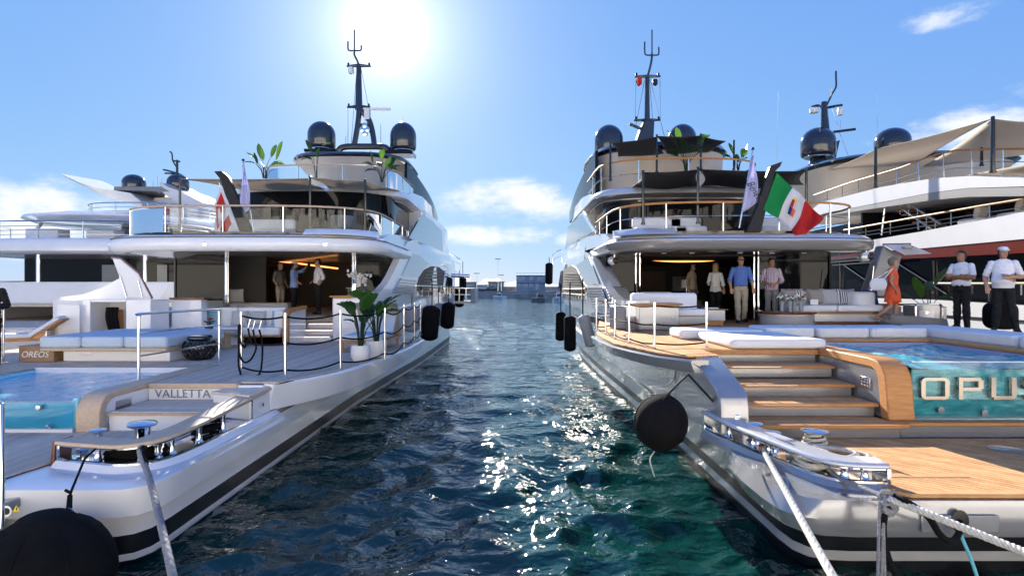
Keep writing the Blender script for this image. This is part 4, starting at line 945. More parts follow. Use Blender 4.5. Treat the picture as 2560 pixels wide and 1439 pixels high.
# letters O P U S in polished steel, squared with rounded outer corners
def letter(name, px0, px1, py0, py1, kind):
    Y = 7.17; a = S(px0, py1, Y); b = S(px1, py0, Y); x0, z0, x1, z1 = a.x, a.z, b.x, b.z; w = .062; m = MB()
    if kind == 'O': 
        out = [(x, z) for x, z in rounded(x0, x1, z0, z1, .06, 4)]; inn = [(x, z) for x, z in rounded(x0+w*.85, x1-w*.85, z0+.04, z1-.04, .012, 4)]
        n = len(out); y0, y1 = Y-.012, Y+.018
        v = [(x, y0, z) for x, z in out]+[(x, y0, z) for x, z in inn]+[(x, y1, z) for x, z in out]+[(x, y1, z) for x, z in inn]
        f = []
        for i in range(n):
            j = (i+1) % n; f += [(i, n+i, n+j, j), (2*n+i, 2*n+j, 3*n+j, 3*n+i), (i, j, 2*n+j, 2*n+i), (n+i, 3*n+i, 3*n+j, n+j)]
        m.add(v, f)
    else:
        if kind == 'P': pcs = [(x0, x0+w*.8, z0, z1), (x0+w*.8, x1-.03, z1-.042, z1), (x1-w, x1, z0+(z1-z0)*.40+.03, z1-.03), (x0+w*.8, x1-.03, z0+(z1-z0)*.40, z0+(z1-z0)*.40+.042)]
        elif kind == 'U': pcs = [(x0, x0+w*.9, z0+.03, z1), (x1-w*.9, x1, z0+.03, z1), (x0+.03, x1-.03, z0, z0+.045)]
        else: pcs = [(x0+.03, x1, z1-.045, z1), (x0, x0+w, z0+.14, z1-.03), (x0+.03, x1-.03, z0+.115, z0+.16), (x1-w, x1, z0+.03, z0+.135), (x0, x1-.03, z0, z0+.045)]
        for i, (p0, p1, q0, q1) in enumerate(pcs): m.box(p0, p1, Y-.012-.0006*i, Y+.018, q0, q1)
    m.build(name, 'letter_steel', pool, smooth=30)
letter('letter', 2302, 2372, 943, 998, 'O'); letter('letter', 2396, 2457, 943, 998, 'P'); letter('letter', 2477, 2539, 943, 998, 'U'); letter('letter', 2560, 2622, 943, 998, 'S')
for px, py in ((2353, 1024), (2462, 1032)): MB().lathe([(.035, 0), (.04, .006), (.01, .01)], S(px, py, 7.185), 18, Matrix.Rotation(PI/2, 4, 'X')).build('pool_fitting', 'grey_paint', pool)
# ---- stern wing with fairleads
cpR = spline([(2.43, 7.35, 1.46), (2.50, 6.9, 1.45), (2.60, 6.45, 1.435), (2.74, 5.95, 1.425), (2.88, 5.52, 1.418), (3.06, 5.32, 1.415), (3.42, 5.26, 1.415)], 6)
bpR = [Vector((p.x, p.y, 1.225)) for p in cpR]
sweep(cpR, [(-.02, -.05), (-.03, -.02), (-.0, .0), (.24, .0), (.24, -.05)], 1).build('cap_rail', 'silver_light', RY, smooth=30, bevel=.012)
sweep(bpR, [(0, 0), (-.02, -.02), (-.06, -.10), (.40, -.10), (.40, -.01)], 1).build('fairlead_base', 'silver', RY, smooth=40)
ff = MB().tube([p+inward(cpR, i)*.02+Vector((0, 0, -.06)) for i, p in enumerate(cpR)], .012, 6).tube([p+inward(bpR, i)*.02+Vector((0, 0, .012)) for i, p in enumerate(bpR)], .018, 6)
q = cpR[-1]; ff.box(q.x-.02, q.x+.012, q.y-.01, q.y+.22, 1.2, q.z-.05); q = cpR[0]; ff.box(q.x-.0, q.x+.2, q.y-.02, q.y+.02, 1.2, q.z-.05)
flR = ff.build('fairlead_frame', 'chrome', RY)
sweep(bpR, [(.0, .0), (.0, .006), (.3, .006), (.3, .0)], 1).build('fairlead_plate', 'chrome', RY)
for i in (3, 6, 12, 15, 30, 33):
    p = cpR[i]; roller(flR, p+inward(cpR, i)*.09+Vector((0, 0, 1.232-p.z)), p.z-.05-1.232)
for i in (19,): p = cpR[i]; q = p+inward(cpR, i)*.13; MB().obox((q.x, q.y, (1.232+p.z-.05)/2), (.22, .03, p.z-.05-1.232), .4).build('divider', 'chrome', flR)
# ---- saloon
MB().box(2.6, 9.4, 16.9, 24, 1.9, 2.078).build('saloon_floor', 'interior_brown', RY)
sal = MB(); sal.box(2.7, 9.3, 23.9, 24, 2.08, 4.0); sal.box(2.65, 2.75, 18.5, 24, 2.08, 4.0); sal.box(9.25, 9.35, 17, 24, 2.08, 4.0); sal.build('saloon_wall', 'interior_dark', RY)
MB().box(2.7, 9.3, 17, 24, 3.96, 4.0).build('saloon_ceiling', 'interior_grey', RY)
for x0, x1, y in ((2.75, 3.68, 17.0), (7.2, 9.3, 17.0)): MB().box(x0, x1, y, y+.03, 2.08, 3.95).build('window', 'glass_dark', RY)
for x in (3.62, 3.74, 7.08, 7.2): MB().tube([(x, 16.95, 2.08), (x, 16.95, 3.93)], .032, 8).build('door_post', 'chrome', RY)
MB().tube(spline([S(1618, 648, 20), S(1680, 653, 20), S(1760, 652, 20), S(1800, 647, 20)], 5), .03, 6).build('ceiling_light', 'led_warm', RY)
MB().box(4.8, 6.3, 23.85, 23.89, 2.2, 3.7).build('bulkhead_panel', 'interior_brown', RY)
MB().box(6.6, 7.3, 23.85, 23.89, 2.9, 3.5).build('window', 'pane', RY)
# ---- house side
xfR = lambda Y: RXC-(bR(Y)-.02)
rings = []
for Y in (19.2, 21, 24, 27, 29, 31, 33, 35):
    h = bR(Y)-.02; rings.append([(RXC-h, Y, 2.3), (RXC-h-.02, Y, 3.95), (RXC-h, Y, 4.34), (RXC-h+.14, Y, 4.70), (RXC+h-.14, Y, 4.70), (RXC+h, Y, 4.34), (RXC+h+.02, Y, 3.95), (RXC+h, Y, 2.3)])
MB().loft(rings, False, False).build('main_deck_house', 'silver_light', RY, smooth=30)
xq = lambda Y: xfR(Y)-.005
side_wall([(1466, 630), (1474, 636), (1484, 652), (1504, 700), (1512, 716), (1524, 734), (1540, 748), (1566, 752), (1566, 790), (1452, 790), (1452, 630)], xq, RY, 'quarter_panel', 'silver_light')
MB().prism([on_side(px, py, xq) for px, py in ((1474, 636), (1484, 652), (1504, 700), (1512, 716))]+[on_side(px, py, xq)+Vector((.45, .05, 0)) for px, py in ((1512, 716), (1504, 700), (1484, 652), (1474, 636))], (0, .06, 0)).build('quarter_pillar', 'silver_light', RY, smooth=30)
co = [on_side(px, py, xq) for px, py in ((1512, 716), (1524, 734), (1540, 748), (1566, 752))]
MB().loft([[p, p+Vector((.55, .1, 0)), p+Vector((.55, .1, -.9)), p+Vector((0, 0, -.9))] for p in co]).build('coaming', 'silver', RY, smooth=30)
x3 = lambda Y: xfR(Y)-.02
side_panel('side_window', [(1473, 641), (1441, 664), (1457, 690), (1467, 713), (1500, 710)], x3, RY, 'glass_mirror', .02)
lv = side_panel('louvre_panel', [(1469, 716), (1504, 716), (1522, 768), (1482, 768)], x3, RY, 'grey_paint', .012)
for k in range(8):
    u0 = k/8+.015; u1 = u0+.075; L_ = lambda u: (1469+13*u, 716+52*u); R_ = lambda u: (1504+18*u, 716+52*u)
    MB().prism([on_side(*q, x3, -.014) for q in (L_(u0), R_(u0), R_(u1), L_(u1))], (-.06, 0, 0)).build('slat', 'silver_light', lv)
ao = side_panel('side_opening', [(1404, 722), (1407, 682), (1412, 673), (1430, 663), (1441, 670), (1465, 720), (1457, 738), (1442, 748), (1418, 744)], x3, RY, 'interior_dark', .02)
for k in range(6):
    y0 = 682+k*6.5; MB().prism([on_side(*q, x3, -.024) for q in ((1411, y0), (1446+k*2.2, y0+.5), (1446+k*2.2, y0+3), (1411, y0+2.5))], (-.03, 0, 0)).build('slat', 'interior_grey', ao)
side_panel('frame', [(1398, 720), (1404, 678), (1408, 676), (1404, 722)], x3, ao, 'silver_light', .05, .02)
hr = railing(RY, [on_side(px, 722.5, x3, -.06) for px in (1405, 1420, 1440, 1463)], .34, .8, rail_m='teak_trim', r=.03, pr=.018, mids=(.55,))
# ---- upper deck overhang
pl1 = plan(RXC, 3.46, 14.1, 16.2, 25, 35, 3.6, 20, .3)
band(pl1, [(-1.8, 3.97), (-.7, 3.93), (-.12, 3.95), (0, 4.02), (.03, 4.18)]).build('fascia', 'grey_soffit', RY, smooth=50)
band(pl1, [(.03, 4.181), (.0, 4.24), (-.14, 4.34), (-.5, 4.37)]).build('upper_deck_slab', 'silver_light', RY, smooth=50)
band(plan(RXC, 3.1, 14.5, 16.4, 25, 33, 3.6, 16, .3), [(0, 4.371), (0, 4.385)]).build('upper_deck_floor', 'teak', RY)
for s in (1, -1):
    rings = []
    for Y, z in ((15.6, 4.36), (16.2, 4.52), (17.2, 4.62), (19, 4.70), (22, 4.74)):
        x = RXC+s*(3.44 if Y < 19 else 3.58); rings.append([(x, Y, 4.25), (x-s*.05, Y, z), (x-s*.22, Y, z+.01), (x-s*.3, Y, 4.25)])
    MB().loft(rings).build('side_bulwark', 'silver_light', RY, smooth=40)
rings = []
for k in range(13):
    x = 4.05-k/12*1.4; y = 14.45+1.0*max(0, (3.5-x))**2
    rings.append([(x, y-.26, 4.34), (x, y-.05, 4.50), (x, y+.1, 4.52), (x, y+.12, 4.34)])
MB().loft(rings).build('quarter_coaming', 'silver_light', RY, smooth=40)
MB().tube([(x, y, 4.235) for x, y in offset(pl1, 0.0)][6:-6], .012, 5).build('seam_line', 'seam', RY)
for px, py in ((1600, 637), (1660, 640), (1730, 641), (1850, 640), (1930, 636), (2010, 632)):
    p = G(px, py, 3.93) if False else Vector(((px-CX)*15.5/F, 15.5, 3.965)); MB().lathe([(.07, 0), (.07, -.03), (.02, -.032)], p, 16).build('spotlight', 'plastic_white', RY)
for x, y, z in ((2.9, 16.6, 3.78), (9.0, 14.9, 3.80)):
    sp = MB().lathe([(.11, 0), (.12, .02), (.12, .34), (.10, .36)], (x, y, z), 20, Matrix.Rotation(PI/2, 4, 'X') @ Matrix.Rotation(-.3, 4, 'Y')).build('speaker', 'silver_light', RY, smooth=50)
    MB().tube([(x, y-.15, z+.1), (x, y-.15, 3.96)], .025, 6).build('bracket', 'steel', sp)
    MB().lathe([(.085, 0), (.03, .02), (.03, .03)], (x, y-.365, z), 18, Matrix.Rotation(PI/2, 4, 'X')).build('cone', 'black', sp)
band(plan(RXC, 2.7, 19.2, 21, 25, 30, 2.8, 16, .5), [(0, 4.385), (.02, 6.0)]).build('upper_saloon_glass', 'glass_dark', RY)
xu = lambda Y: RXC-(3.42 if Y < 22 else bR(Y)-.16)
side_panel('upper_side_glass', [(1460, 533), (1487, 579), (1450, 598), (1415, 622), (1422, 567)], xu, RY, 'glass_mirror', .05)
side_panel('upper_side_frame', [(1461, 528), (1497, 580), (1487, 579), (1458, 534)], xu, RY, 'silver_light', .06)
rings = []
for Y in (23, 26, 28, 30, 31.5): h = bR(Y)-.25; rings.append([(RXC-h, Y, 4.3), (RXC-h+.15, Y, 6.05), (RXC+h-.15, Y, 6.05), (RXC+h, Y, 4.3)])
MB().loft(rings).build('upper_deck_house', 'silver_light', RY, smooth=30)
pr1 = plan(RXC, 3.22, 14.55, 16.9, 19, 20, 3.3, 20, .97)
railing(RY, arc_path(pr1, 5.17, 1, len(pr1)-1), .76, 1.35, rail_m='teak_trim', r=.028, pr=.022, mids=(.45,))
MB().prism([(x, y, 4.386) for x, y in plan(RXC, 3.0, 14.5, 16.6, 17.5, 18, 3.1, 14, .97)], (0, 0, .06)).build('gutter', 'black_gloss', RY)
# ---- sundeck
pl2 = plan(RXC, 3.25, 18.5, 20.6, 26, 33, 3.2, 18, .3)
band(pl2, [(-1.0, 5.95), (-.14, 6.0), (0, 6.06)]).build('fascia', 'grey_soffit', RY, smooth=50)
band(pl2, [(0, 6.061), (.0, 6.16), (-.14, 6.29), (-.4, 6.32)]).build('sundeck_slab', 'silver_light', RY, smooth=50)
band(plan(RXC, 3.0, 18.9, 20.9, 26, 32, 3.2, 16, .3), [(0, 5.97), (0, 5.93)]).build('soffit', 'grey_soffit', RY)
for x in (4.3, 5.0, 6.9, 7.7): MB().lathe([(.13, 0), (.13, -.02), (.05, -.022)], (x, 19.5, 5.93), 18).build('spotlight', 'silver_light', RY)
for s in (1, -1):
    rings = []
    for Y, z in ((20.4, 6.28), (21.5, 6.5), (24, 6.75), (27, 6.8), (31, 6.6)):
        x = RXC+s*3.2*(1-.7*max(0, (Y-26)/7)**2.1); rings.append([(x, Y, 6.1), (x-s*.1, Y, z), (x-s*.3, Y, z), (x-s*.35, Y, 6.1)])
    MB().loft(rings).build('sundeck_bulwark', 'silver_light', RY, smooth=40)
pr2 = plan(RXC, 2.85, 19.7, 21.9, 24.5, 26, 3.0, 20, .95)
railing(RY, arc_path(pr2, 7.42, 0, len(pr2)), 1.1, 1.6, rail_m='teak_trim', r=.032, pr=.024, mids=(.45,))
MB().loft([ring_se(RXC, 25.2, 2.62, 2.9, 6.3), ring_se(RXC, 25.2, 2.66, 2.95, 7.2), ring_se(RXC, 25.2, 2.7, 3.0, 8.30)]).build('hardtop_pylon', 'beige', RY, smooth=60)
MB().loft([ring_se(RXC, 25.2, 2.74, 3.05, 8.30), ring_se(RXC, 25.2, 2.82, 3.2, 8.42), ring_se(RXC, 25.2, 2.7, 3.1, 8.60)]).build('hardtop_rim', 'black_gloss', RY, smooth=60)
rings = []
for k in range(9):
    u = k/8; Y = 22.6+u*7.4; x = RXC-2.76-.3*math.sin(u*2.0); rings.append([(x, Y, 6.4), (x, Y, 6.4+1.95*(1-u*.72)), (x+.12, Y, 6.4+2.0*(1-u*.72)), (x+.12, Y, 6.4)])
MB().loft(rings).build('sundeck_screen', 'glass_dark', RY, smooth=40)
# ---- mast and domes
YR = 25.8
def MR(px, py): return S(px, py, YR)
radome(RY, MR(1522, 389), .63, 1.36, .15); radome(RY, MR(1705, 386), .62, 1.34, .15)
rings = []
for u in range(7):
    z = u/6; px0 = 1582+(1606-1582)*z**1.3; px1 = 1628+(1632-1628)*z; py = 386-(386-307)*z; rings.append([MR(px0, py)+Vector((0, -.35, 0)), MR(px1, py)+Vector((0, -.35, 0)), MR(px1, py)+Vector((0, .5, 0)), MR(px0, py)+Vector((0, .5, 0))])
mast = MB().loft(rings).build('mast', 'dome', RY, smooth=40, bevel=.05)
MB().tube([MR(1618, 310), MR(1618, 192)], [.13, .10], 10).build('pole', 'dome', mast)
for y, x0, x1 in ((300, 1585, 1651), (191, 1586, 1651)):
    c = MB().tube([MR(x0, y+1), MR(1618, y), MR(x1, y)], [.045, .08, .045], 8).build('crosstree', 'dome', mast)
    for x in (x0+5, x1-5): MB().lathe([(.05, 0), (.05, .12), (.02, .14)], MR(x, y-1), 10).build('light', 'black', c)
MB().tube([MR(1574, 310), MR(1602, 322)], .07, 8).build('radar_bar', 'dome', mast)
for px in (1597, 1638): MB().lathe([(.01, 0), (.11, .08), (.12, .24), (.09, .30), (.01, .32)], MR(px, 216), 14).build('camera_dome', 'black_gloss', mast)
MB().tube(spline([MR(1619, 192), MR(1625, 170), MR(1629, 150), MR(1630, 130), MR(1630, 75)], 3), [.05]*9+[.03]*4, 6).build('antenna', 'dome', mast)
MB().tube(spline([MR(1612, 105), MR(1612, 132), MR(1617, 138), MR(1630, 138), MR(1643, 138), MR(1647, 134), MR(1647, 118)], 3), .035, 6).build('antenna_fork', 'dome', mast)
for a, b in (((1590, 196), (1588, 300)), ((1612, 198), (1590, 312)), ((1624, 198), (1634, 330)), ((1625, 196), (1662, 345)), ((1650, 195), (1651, 300))): MB().tube([MR(*a), MR(*b)], .012, 4).build('stay', 'steel', mast)
MB().box(MR(1589, 0).x, MR(1601, 0).x, YR-.32, YR-.30, MR(0, 218).z, MR(0, 200).z).build('signal_flag', 'flag_red', mast)
# black awnings and poles
pole('black awning pole on the silver yacht sundeck beside the port dome', 1526, 452, 355, 19.9); pole('black awning pole on the silver yacht sundeck aft rail left of centre', 1642, 432, 338, 19.8)
pole('black awning pole on the silver yacht sundeck aft rail behind the tall plant', 1752, 424, 336, 19.8); pole('black awning pole on the silver yacht sundeck near the small plant', 1835, 425, 352, 20.2)
awning('awning', 'black shade sail over the silver yacht sundeck below the mast', [S(1528, 357, 19.9), S(1642, 342, 19.8), S(1668, 392, 22.8), S(1545, 392, 22.6)], 'awning_black', .1)
awning('awning', 'black shade sail over the silver yacht sundeck between two poles', [S(1642, 340, 19.8), S(1752, 339, 19.8), S(1745, 386, 22.8), S(1668, 391, 22.8)], 'awning_black', .1)
awning('awning', 'black shade sail running out to the sundeck pole near the small plant', [S(1754, 339, 19.8), S(1815, 353, 20.2), S(1768, 384, 22.8), S(1735, 386, 22.8)], 'awning_black', .06)
pole('black awning pole on the silver yacht upper deck port quarter', 1608, 562, 428, 14.9); pole('black awning pole on the silver yacht upper deck beside the white flag', 1745, 560, 419, 14.8); pole('black awning pole on the silver yacht upper deck behind the italian flag', 2016, 545, 424, 15.4)
awning('awning', 'long black shade sail below the silver yacht sundeck rail', [S(1610, 431, 14.9), S(1744, 424, 14.8), S(1750, 465, 18.7), S(1575, 470, 19.4)], 'awning_black', .22)
awning('awning', 'black shade sail reaching aft beside the white name flag', [S(1746, 423, 14.8), S(2014, 428, 15.4), S(2010, 462, 19.0), S(1752, 465, 18.7)], 'awning_black', .25)
# ================================================================ yacht moored beyond the white one
BX, BYA = -19.6, 26.
BL = thing('motor_yacht', 'white three deck yacht with upswept hardtop moored behind VALLETTA', 'yacht', (BX, 24, 0))
def bB(Y): return float(np.interp(Y, [20, 40, 52, 64, 70], [5.0, 5.3, 5.0, 2.4, .05]))
rowsB = [(-.8, -.9, 21.4, 68), (-.2, .1, 21.2, 68), (-.1, .5, 21, 69), (0, [(20, 1.2), (70, 3)], 20.6, 69.5), (.1, [(20, 1.5), (22.5, 1.6), (24.5, 3.2), (26, 3.32), (70, 4.2)], 20.6, 70)]
hull_shell(BX, bB, rowsB, [21.5, 22.5, 24.5, 26, 30, 36, 42, 48, 54, 60, 66, 69], [1, 0, 0, 0, 0, 0, 0, 0, 1, 1], 22.0).build('hull', ['white', 'antifoul'], BL, smooth=38)
band(plan(BX, 5.0, 21.0, 22.0, 30, 34, 4, 12, .97), [(0, 1.4), (0, 1.58)]).build('aft_platform', 'teak_grey', BL)
MB().box(BX-5.0, BX+5.0, 25.6, 40, 2.2, 2.36).build('main_deck', 'teak_grey', BL)
MB().box(BX-5.1, BX+5.1, 25.6, 25.75, 2.3, 3.3).build('aft_bulwark', 'white', BL, bevel=.04)
MB().box(BX-5.2, BX+5.0, 29.5, 29.6, 2.36, 4.5).build('saloon_glass', 'glass_dark', BL)
for x0, x1 in ((BX-1.2, BX-.1), (BX+1.6, BX+2.1)): MB().box(x0, x1, 29.42, 29.49, 2.4, 4.2).build('door_panel', 'pane', BL)
for x in (BX-1.95, BX+2.9): MB().tube([(x, 26.4, 2.3), (x, 26.4, 4.5)], .09, 10).build('column', 'chrome', BL)
MB().prism([(BX+4.9, 26.2, 4.4), (BX+4.9, 30.2, 4.4), (BX+4.9, 31.5, 3.2), (BX+4.9, 28.5, 3.2)], (.12, 0, 0)).build('side_screen', 'glass_dark', BL)
plB = plan(BX, 5.3, 24.6, 28, 44, 60, 2.8, 16, .3)
band(plB, [(-1.2, 4.5), (-.2, 4.5), (0, 4.62), (.03, 4.95), (-.12, 5.14), (-.6, 5.2)]).build('upper_deck_slab', 'white', BL, smooth=50)
railing(BL, arc_path(plan(BX, 4.95, 25.2, 28.4, 40, 44, 2.8, 18, .97), 5.95, 3, 26), .78, 1.9, r=.032, pr=.026, mids=(.28, .52, .76))
band(plan(BX+.2, 3.0, 32, 34, 42, 50, 2.8, 14, .4), [(0, 5.2), (0, 6.2)]).build('upper_saloon', 'glass_dark', BL)
for x in (BX-2.7, BX+2.1): MB().tube([(x, 26.6, 5.1), (x, 27.6, 6.2)], .08, 10).build('column', 'steel', BL)
plB2 = plan(BX+.1, 3.8, 25.6, 28.8, 44, 58, 2.4, 16, .3)
band(plB2, [(-2.2, 6.05), (-.5, 6.08), (0, 6.26), (-.05, 6.36), (-1.0, 6.56)]).build('sundeck_slab', 'white', BL, smooth=50)
railing(BL, arc_path(plan(BX+.3, 3.1, 29, 32, 40, 44, 2.6, 18, .97), 7.3, 5, 24), .8, 1.6, r=.03, pr=.025, mids=(.28, .52, .76))
MB().box(BX-1.6, BX+.8, 30.4, 31.4, 6.5, 6.85).build('sun_bed', 'varnish', BL, bevel=.05)
# hardtop with wings sweeping up to each side
YW = 33.
def WS(px, py): return S(px, py, YW)
for pts in ([(205, 450, 0, 0), (250, 470, 3, 1), (290, 484, 10, 4), (330, 489, 22, 9), (372, 496, 25, 8), (395, 515, 12, 4)], [(545, 520, 10, 4), (520, 508, 26, 8), (490, 492, 36, 10), (462, 482, 26, 10), (440, 470, 20, 6)]):
    rings = []
    for px, py, th, fr in pts:
        p = WS(px, py); rings.append([p+Vector((0, -1.6, .05)), p+Vector((0, 1.6, .25)), p+Vector((0, 1.4, -.05-th*.012)), p+Vector((0, -1.3, -.05-th*.02))])
    MB().loft(rings).build('hardtop_wing', 'white2', BL, smooth=50)
MB().loft([[WS(330, 478)+Vector((0, d, 0)) for d in (-1.5, 1.5)]+[WS(330, 486)+Vector((0, d, 0)) for d in (1.5, -1.5)], [WS(470, 478)+Vector((0, d, 0)) for d in (-1.5, 1.5)]+[WS(470, 490)+Vector((0, d, 0)) for d in (1.5, -1.5)]]).build('hardtop', 'grey_paint', BL, smooth=30)
MB().prism([WS(365, 532), WS(372, 512), WS(388, 494), WS(470, 492), WS(540, 520), WS(540, 545), WS(365, 540)], (0, 2.4, 0)).build('hardtop_pylon', 'white2', BL)
sl = MB()
for k in range(4): a = WS(444, 507+k*3.2); b = WS(470, 508.5+k*3.6); sl.box(a.x, b.x, YW-.03, YW-.005, a.z-.03, a.z+.02)
sl.build('vent', 'black', BL)
lb = MB(); ctr = WS(413, 527); lb.tube([ctr+Vector((.22*math.cos(2*PI*k/20), -.12, .22*math.sin(2*PI*k/20))) for k in range(20)], .07, 8, closed=True)
lbo = lb.build('life_ring', 'orange_ring', None); tag(lbo, 'orange and white life ring on the far white yacht sundeck rail', 'life ring')
for k in range(4): a = PI/4+k*PI/2; MB().obox(ctr+Vector((.22*math.cos(a), -.12, .22*math.sin(a))), (.06, .16, .16), 0, 0, -a).build('band', 'plastic_white', lbo)
radome(BL, WS(335, 480), .61, 1.0, .1); radome(BL, WS(445, 477), .58, .95, .1)
bm = MB().tube([WS(443, 440), WS(443, 400)], .07, 8).build('mast', 'dome', BL)
MB().tube(spline([WS(443, 420), WS(432, 402), WS(430, 385), WS(425, 379)], 3), .045, 6).build('antenna', 'dome', bm); MB().tube([WS(434, 402), WS(450, 404)], .05, 6).build('crosstree', 'dome', bm)
MB().tube(spline([WS(408, 424), WS(425, 428), WS(450, 436), WS(466, 446)], 3), .05, 6).build('mast_frame', 'dome', bm); MB().tube(spline([WS(412, 433), WS(430, 434), WS(455, 440)], 3), .05, 6).build('mast_frame', 'dome', bm)
for px, y0 in ((383, 452), (394, 440), (405, 444), (408, 456), (501, 458)): MB().tube([WS(px, 478), WS(px, y0)], .02, 5).build('antenna', 'plastic_white', bm)
for x, y, w_ in ((-21.6, 26.6, 1.5), (-19.2, 27.0, 1.3), (-17.5, 27.6, 1.2)):
    o = seat_cushion('deck_sofa', {-21.6: 'white sofa at the rail of the far white yacht beside a column', -19.2: 'white sofa in the middle of the far white yacht upper deck', -17.5: 'white sofa at the inboard end of the far white yacht upper deck'}[x], x-w_/2, x+w_/2, y, y+.8, 5.2, 5.75, 'cushion', cat='sofa')
# ================================================================ yacht moored beyond the silver one
QX = 13.0
QC = 17.6
BR = thing('motor_yacht', 'white yacht with a dark red stripe moored behind OPUS', 'yacht', (QC, 10, 0))
def P13(px, py, d=0.): return A(px, py, QX+d)
def stripe(name, top, bot, m, thick=.25, d=0.):
    """band along the side, given by its upper and lower edge"""
    n = len(top); rings = [[P13(*top[i], d), P13(*bot[i], d), P13(*bot[i], d)+Vector((thick, 0, 0)), P13(*top[i], d)+Vector((thick, 0, 0))] for i in range(n)]
    return MB().loft(rings).build(name, m, BR, smooth=35)
stripe('hull', [(2060, 742), (2200, 745), (2330, 749), (2560, 763), (2900, 790)], [(2060, 800), (2200, 830), (2330, 860), (2560, 975), (2900, 1150)], 'white')
stripe('lower_hull', [(2060, 800.5), (2200, 830.5), (2330, 860.5), (2560, 975.5), (2900, 1150.5)], [(2060, 1000), (2200, 1080), (2330, 1150), (2560, 1250), (2900, 1440)], 'grey_paint', .25, .05)
for k in range(3):
    z0 = 2.15-.42*k; MB().tube([(QX-.02, 8, z0), (QX-.02, 30, z0+.1)], .022, 6).build('style_line', 'black', BR)
stripe('bulwark_side', [(2030, 628), (2130, 608), (2300, 579), (2560, 530), (2900, 466)], [(2030, 645), (2130, 632), (2300, 621), (2560, 597), (2900, 566)], 'white2', 2.0)
stripe('red_stripe', [(2010, 648), (2130, 632.5), (2300, 621.5), (2560, 597.5), (2900, 566.5)], [(2010, 662), (2130, 652), (2300, 645), (2560, 632), (2900, 612)], 'red_stripe', 2.4, .02)
stripe('side_glass', [(2010, 662.5), (2130, 652.5), (2300, 645.5), (2560, 632.5), (2900, 612.5)], [(2010, 742), (2200, 745), (2330, 749), (2560, 763), (2900, 790)], 'glass_dark', .3, .35)
for k in range(3):
    z0 = 3.62+.12*k; y0 = 19.5+k*.5; MB().box(QX-.03, QX, y0, y0+4, z0+.3, z0+.35).build('vent_slot', 'black', BR)
for px in (2100, 2333, 2473): MB().tube([P13(px, 652, .3), P13(px, 752, .3)], .03, 6).build('mullion', 'steel', BR)
MB().tube([P13(2240, 655, .3), P13(2400, 755, .3)], .03, 6).build('mullion', 'steel', BR); MB().tube([P13(2110, 662, .3), P13(2165, 700, .3)], .03, 6).build('mullion', 'steel', BR)
railing(BR, [P13(px, py, .1) for px, py in ((2330, 708), (2450, 708.5), (2560, 708), (2900, 706))], .3, 1.5, rail_m='teak_trim', r=.035, pr=.03)
# upper deck rail
hrB = railing(BR, [P13(px, py, .08) for px, py in ((2110, 575), (2200, 559), (2330, 536), (2450, 515), (2560, 497), (2900, 438))], .42, 1.35, rail_m='teak_trim', r=.03, pr=.02, mids=(.5, .8))
MB().box(QX+.4, QX+8, 9, 26, 4.30, 4.36).build('upper_deck', 'teak_grey', BR)
MB().box(QX+2.6, QX+2.7, 18, 30, 4.36, 6.0).build('upper_saloon_glass', 'glass_dark', BR); MB().box(QX+.6, QX+8.5, 22.5, 22.6, 4.36, 6.0).build('upper_aft_glass', 'glass_dark', BR)
# sundeck slab
def slab13(pts_top, pts_bot, name, m, depth):
    n = len(pts_top); MB().loft([[P13(*pts_top[i]), P13(*pts_bot[i]), P13(*pts_bot[i])+Vector((depth, 0, 0)), P13(*pts_top[i])+Vector((depth, 0, 0))] for i in range(n)]).build(name, m, BR, smooth=35)
slab13([(2000, 548), (2050, 507), (2200, 468), (2330, 446), (2420, 440), (2560, 445), (2700, 455)], [(2000, 560), (2060, 533), (2200, 506), (2330, 481), (2420, 470), (2560, 466), (2700, 470)], 'sundeck_slab', 'white2', 7.5)
slab13([(2060, 534), (2200, 507), (2330, 482), (2420, 471), (2560, 468)], [(2060, 540), (2200, 519), (2330, 500), (2420, 492), (2560, 490)], 'soffit', 'soffit', 7.3)
railing(BR, [P13(px, py, .15) for px, py in ((2035, 488), (2130, 455), (2250, 420), (2340, 386), (2390, 376), (2470, 373), (2560, 372), (2700, 371))], .75, 1.1, rail_m='teak_trim', r=.03, pr=.02, mids=(.45, .7))
MB().tube([P13(2213, 500, .4), P13(2203, 588, .4)], .05, 8).build('stanchion', 'chrome', BR)
# outside stair between the decks
stB = []
for k in range(8):
    a = P13(2218+k*14, 508+k*9.5, 1.2); MB().obox(a+Vector((.4, 0, 0)), (.8, .30, .04)).build('stair_tread', 'teak_trim', BR)
for dx in (.75, 1.7): MB().tube([P13(2230, 482, dx), P13(2352, 560, dx)], .035, 6).build('stair_rail', 'steel', BR); MB().tube([P13(2232, 506, dx), P13(2340, 580, dx)], .035, 6).build('stair_string', 'steel', BR)
for k in range(5): a = P13(2250+k*22, 494+k*14, .75); MB().tube([a, a-Vector((0, 0, .6))], .02, 6).build('stair_post', 'steel', BR)
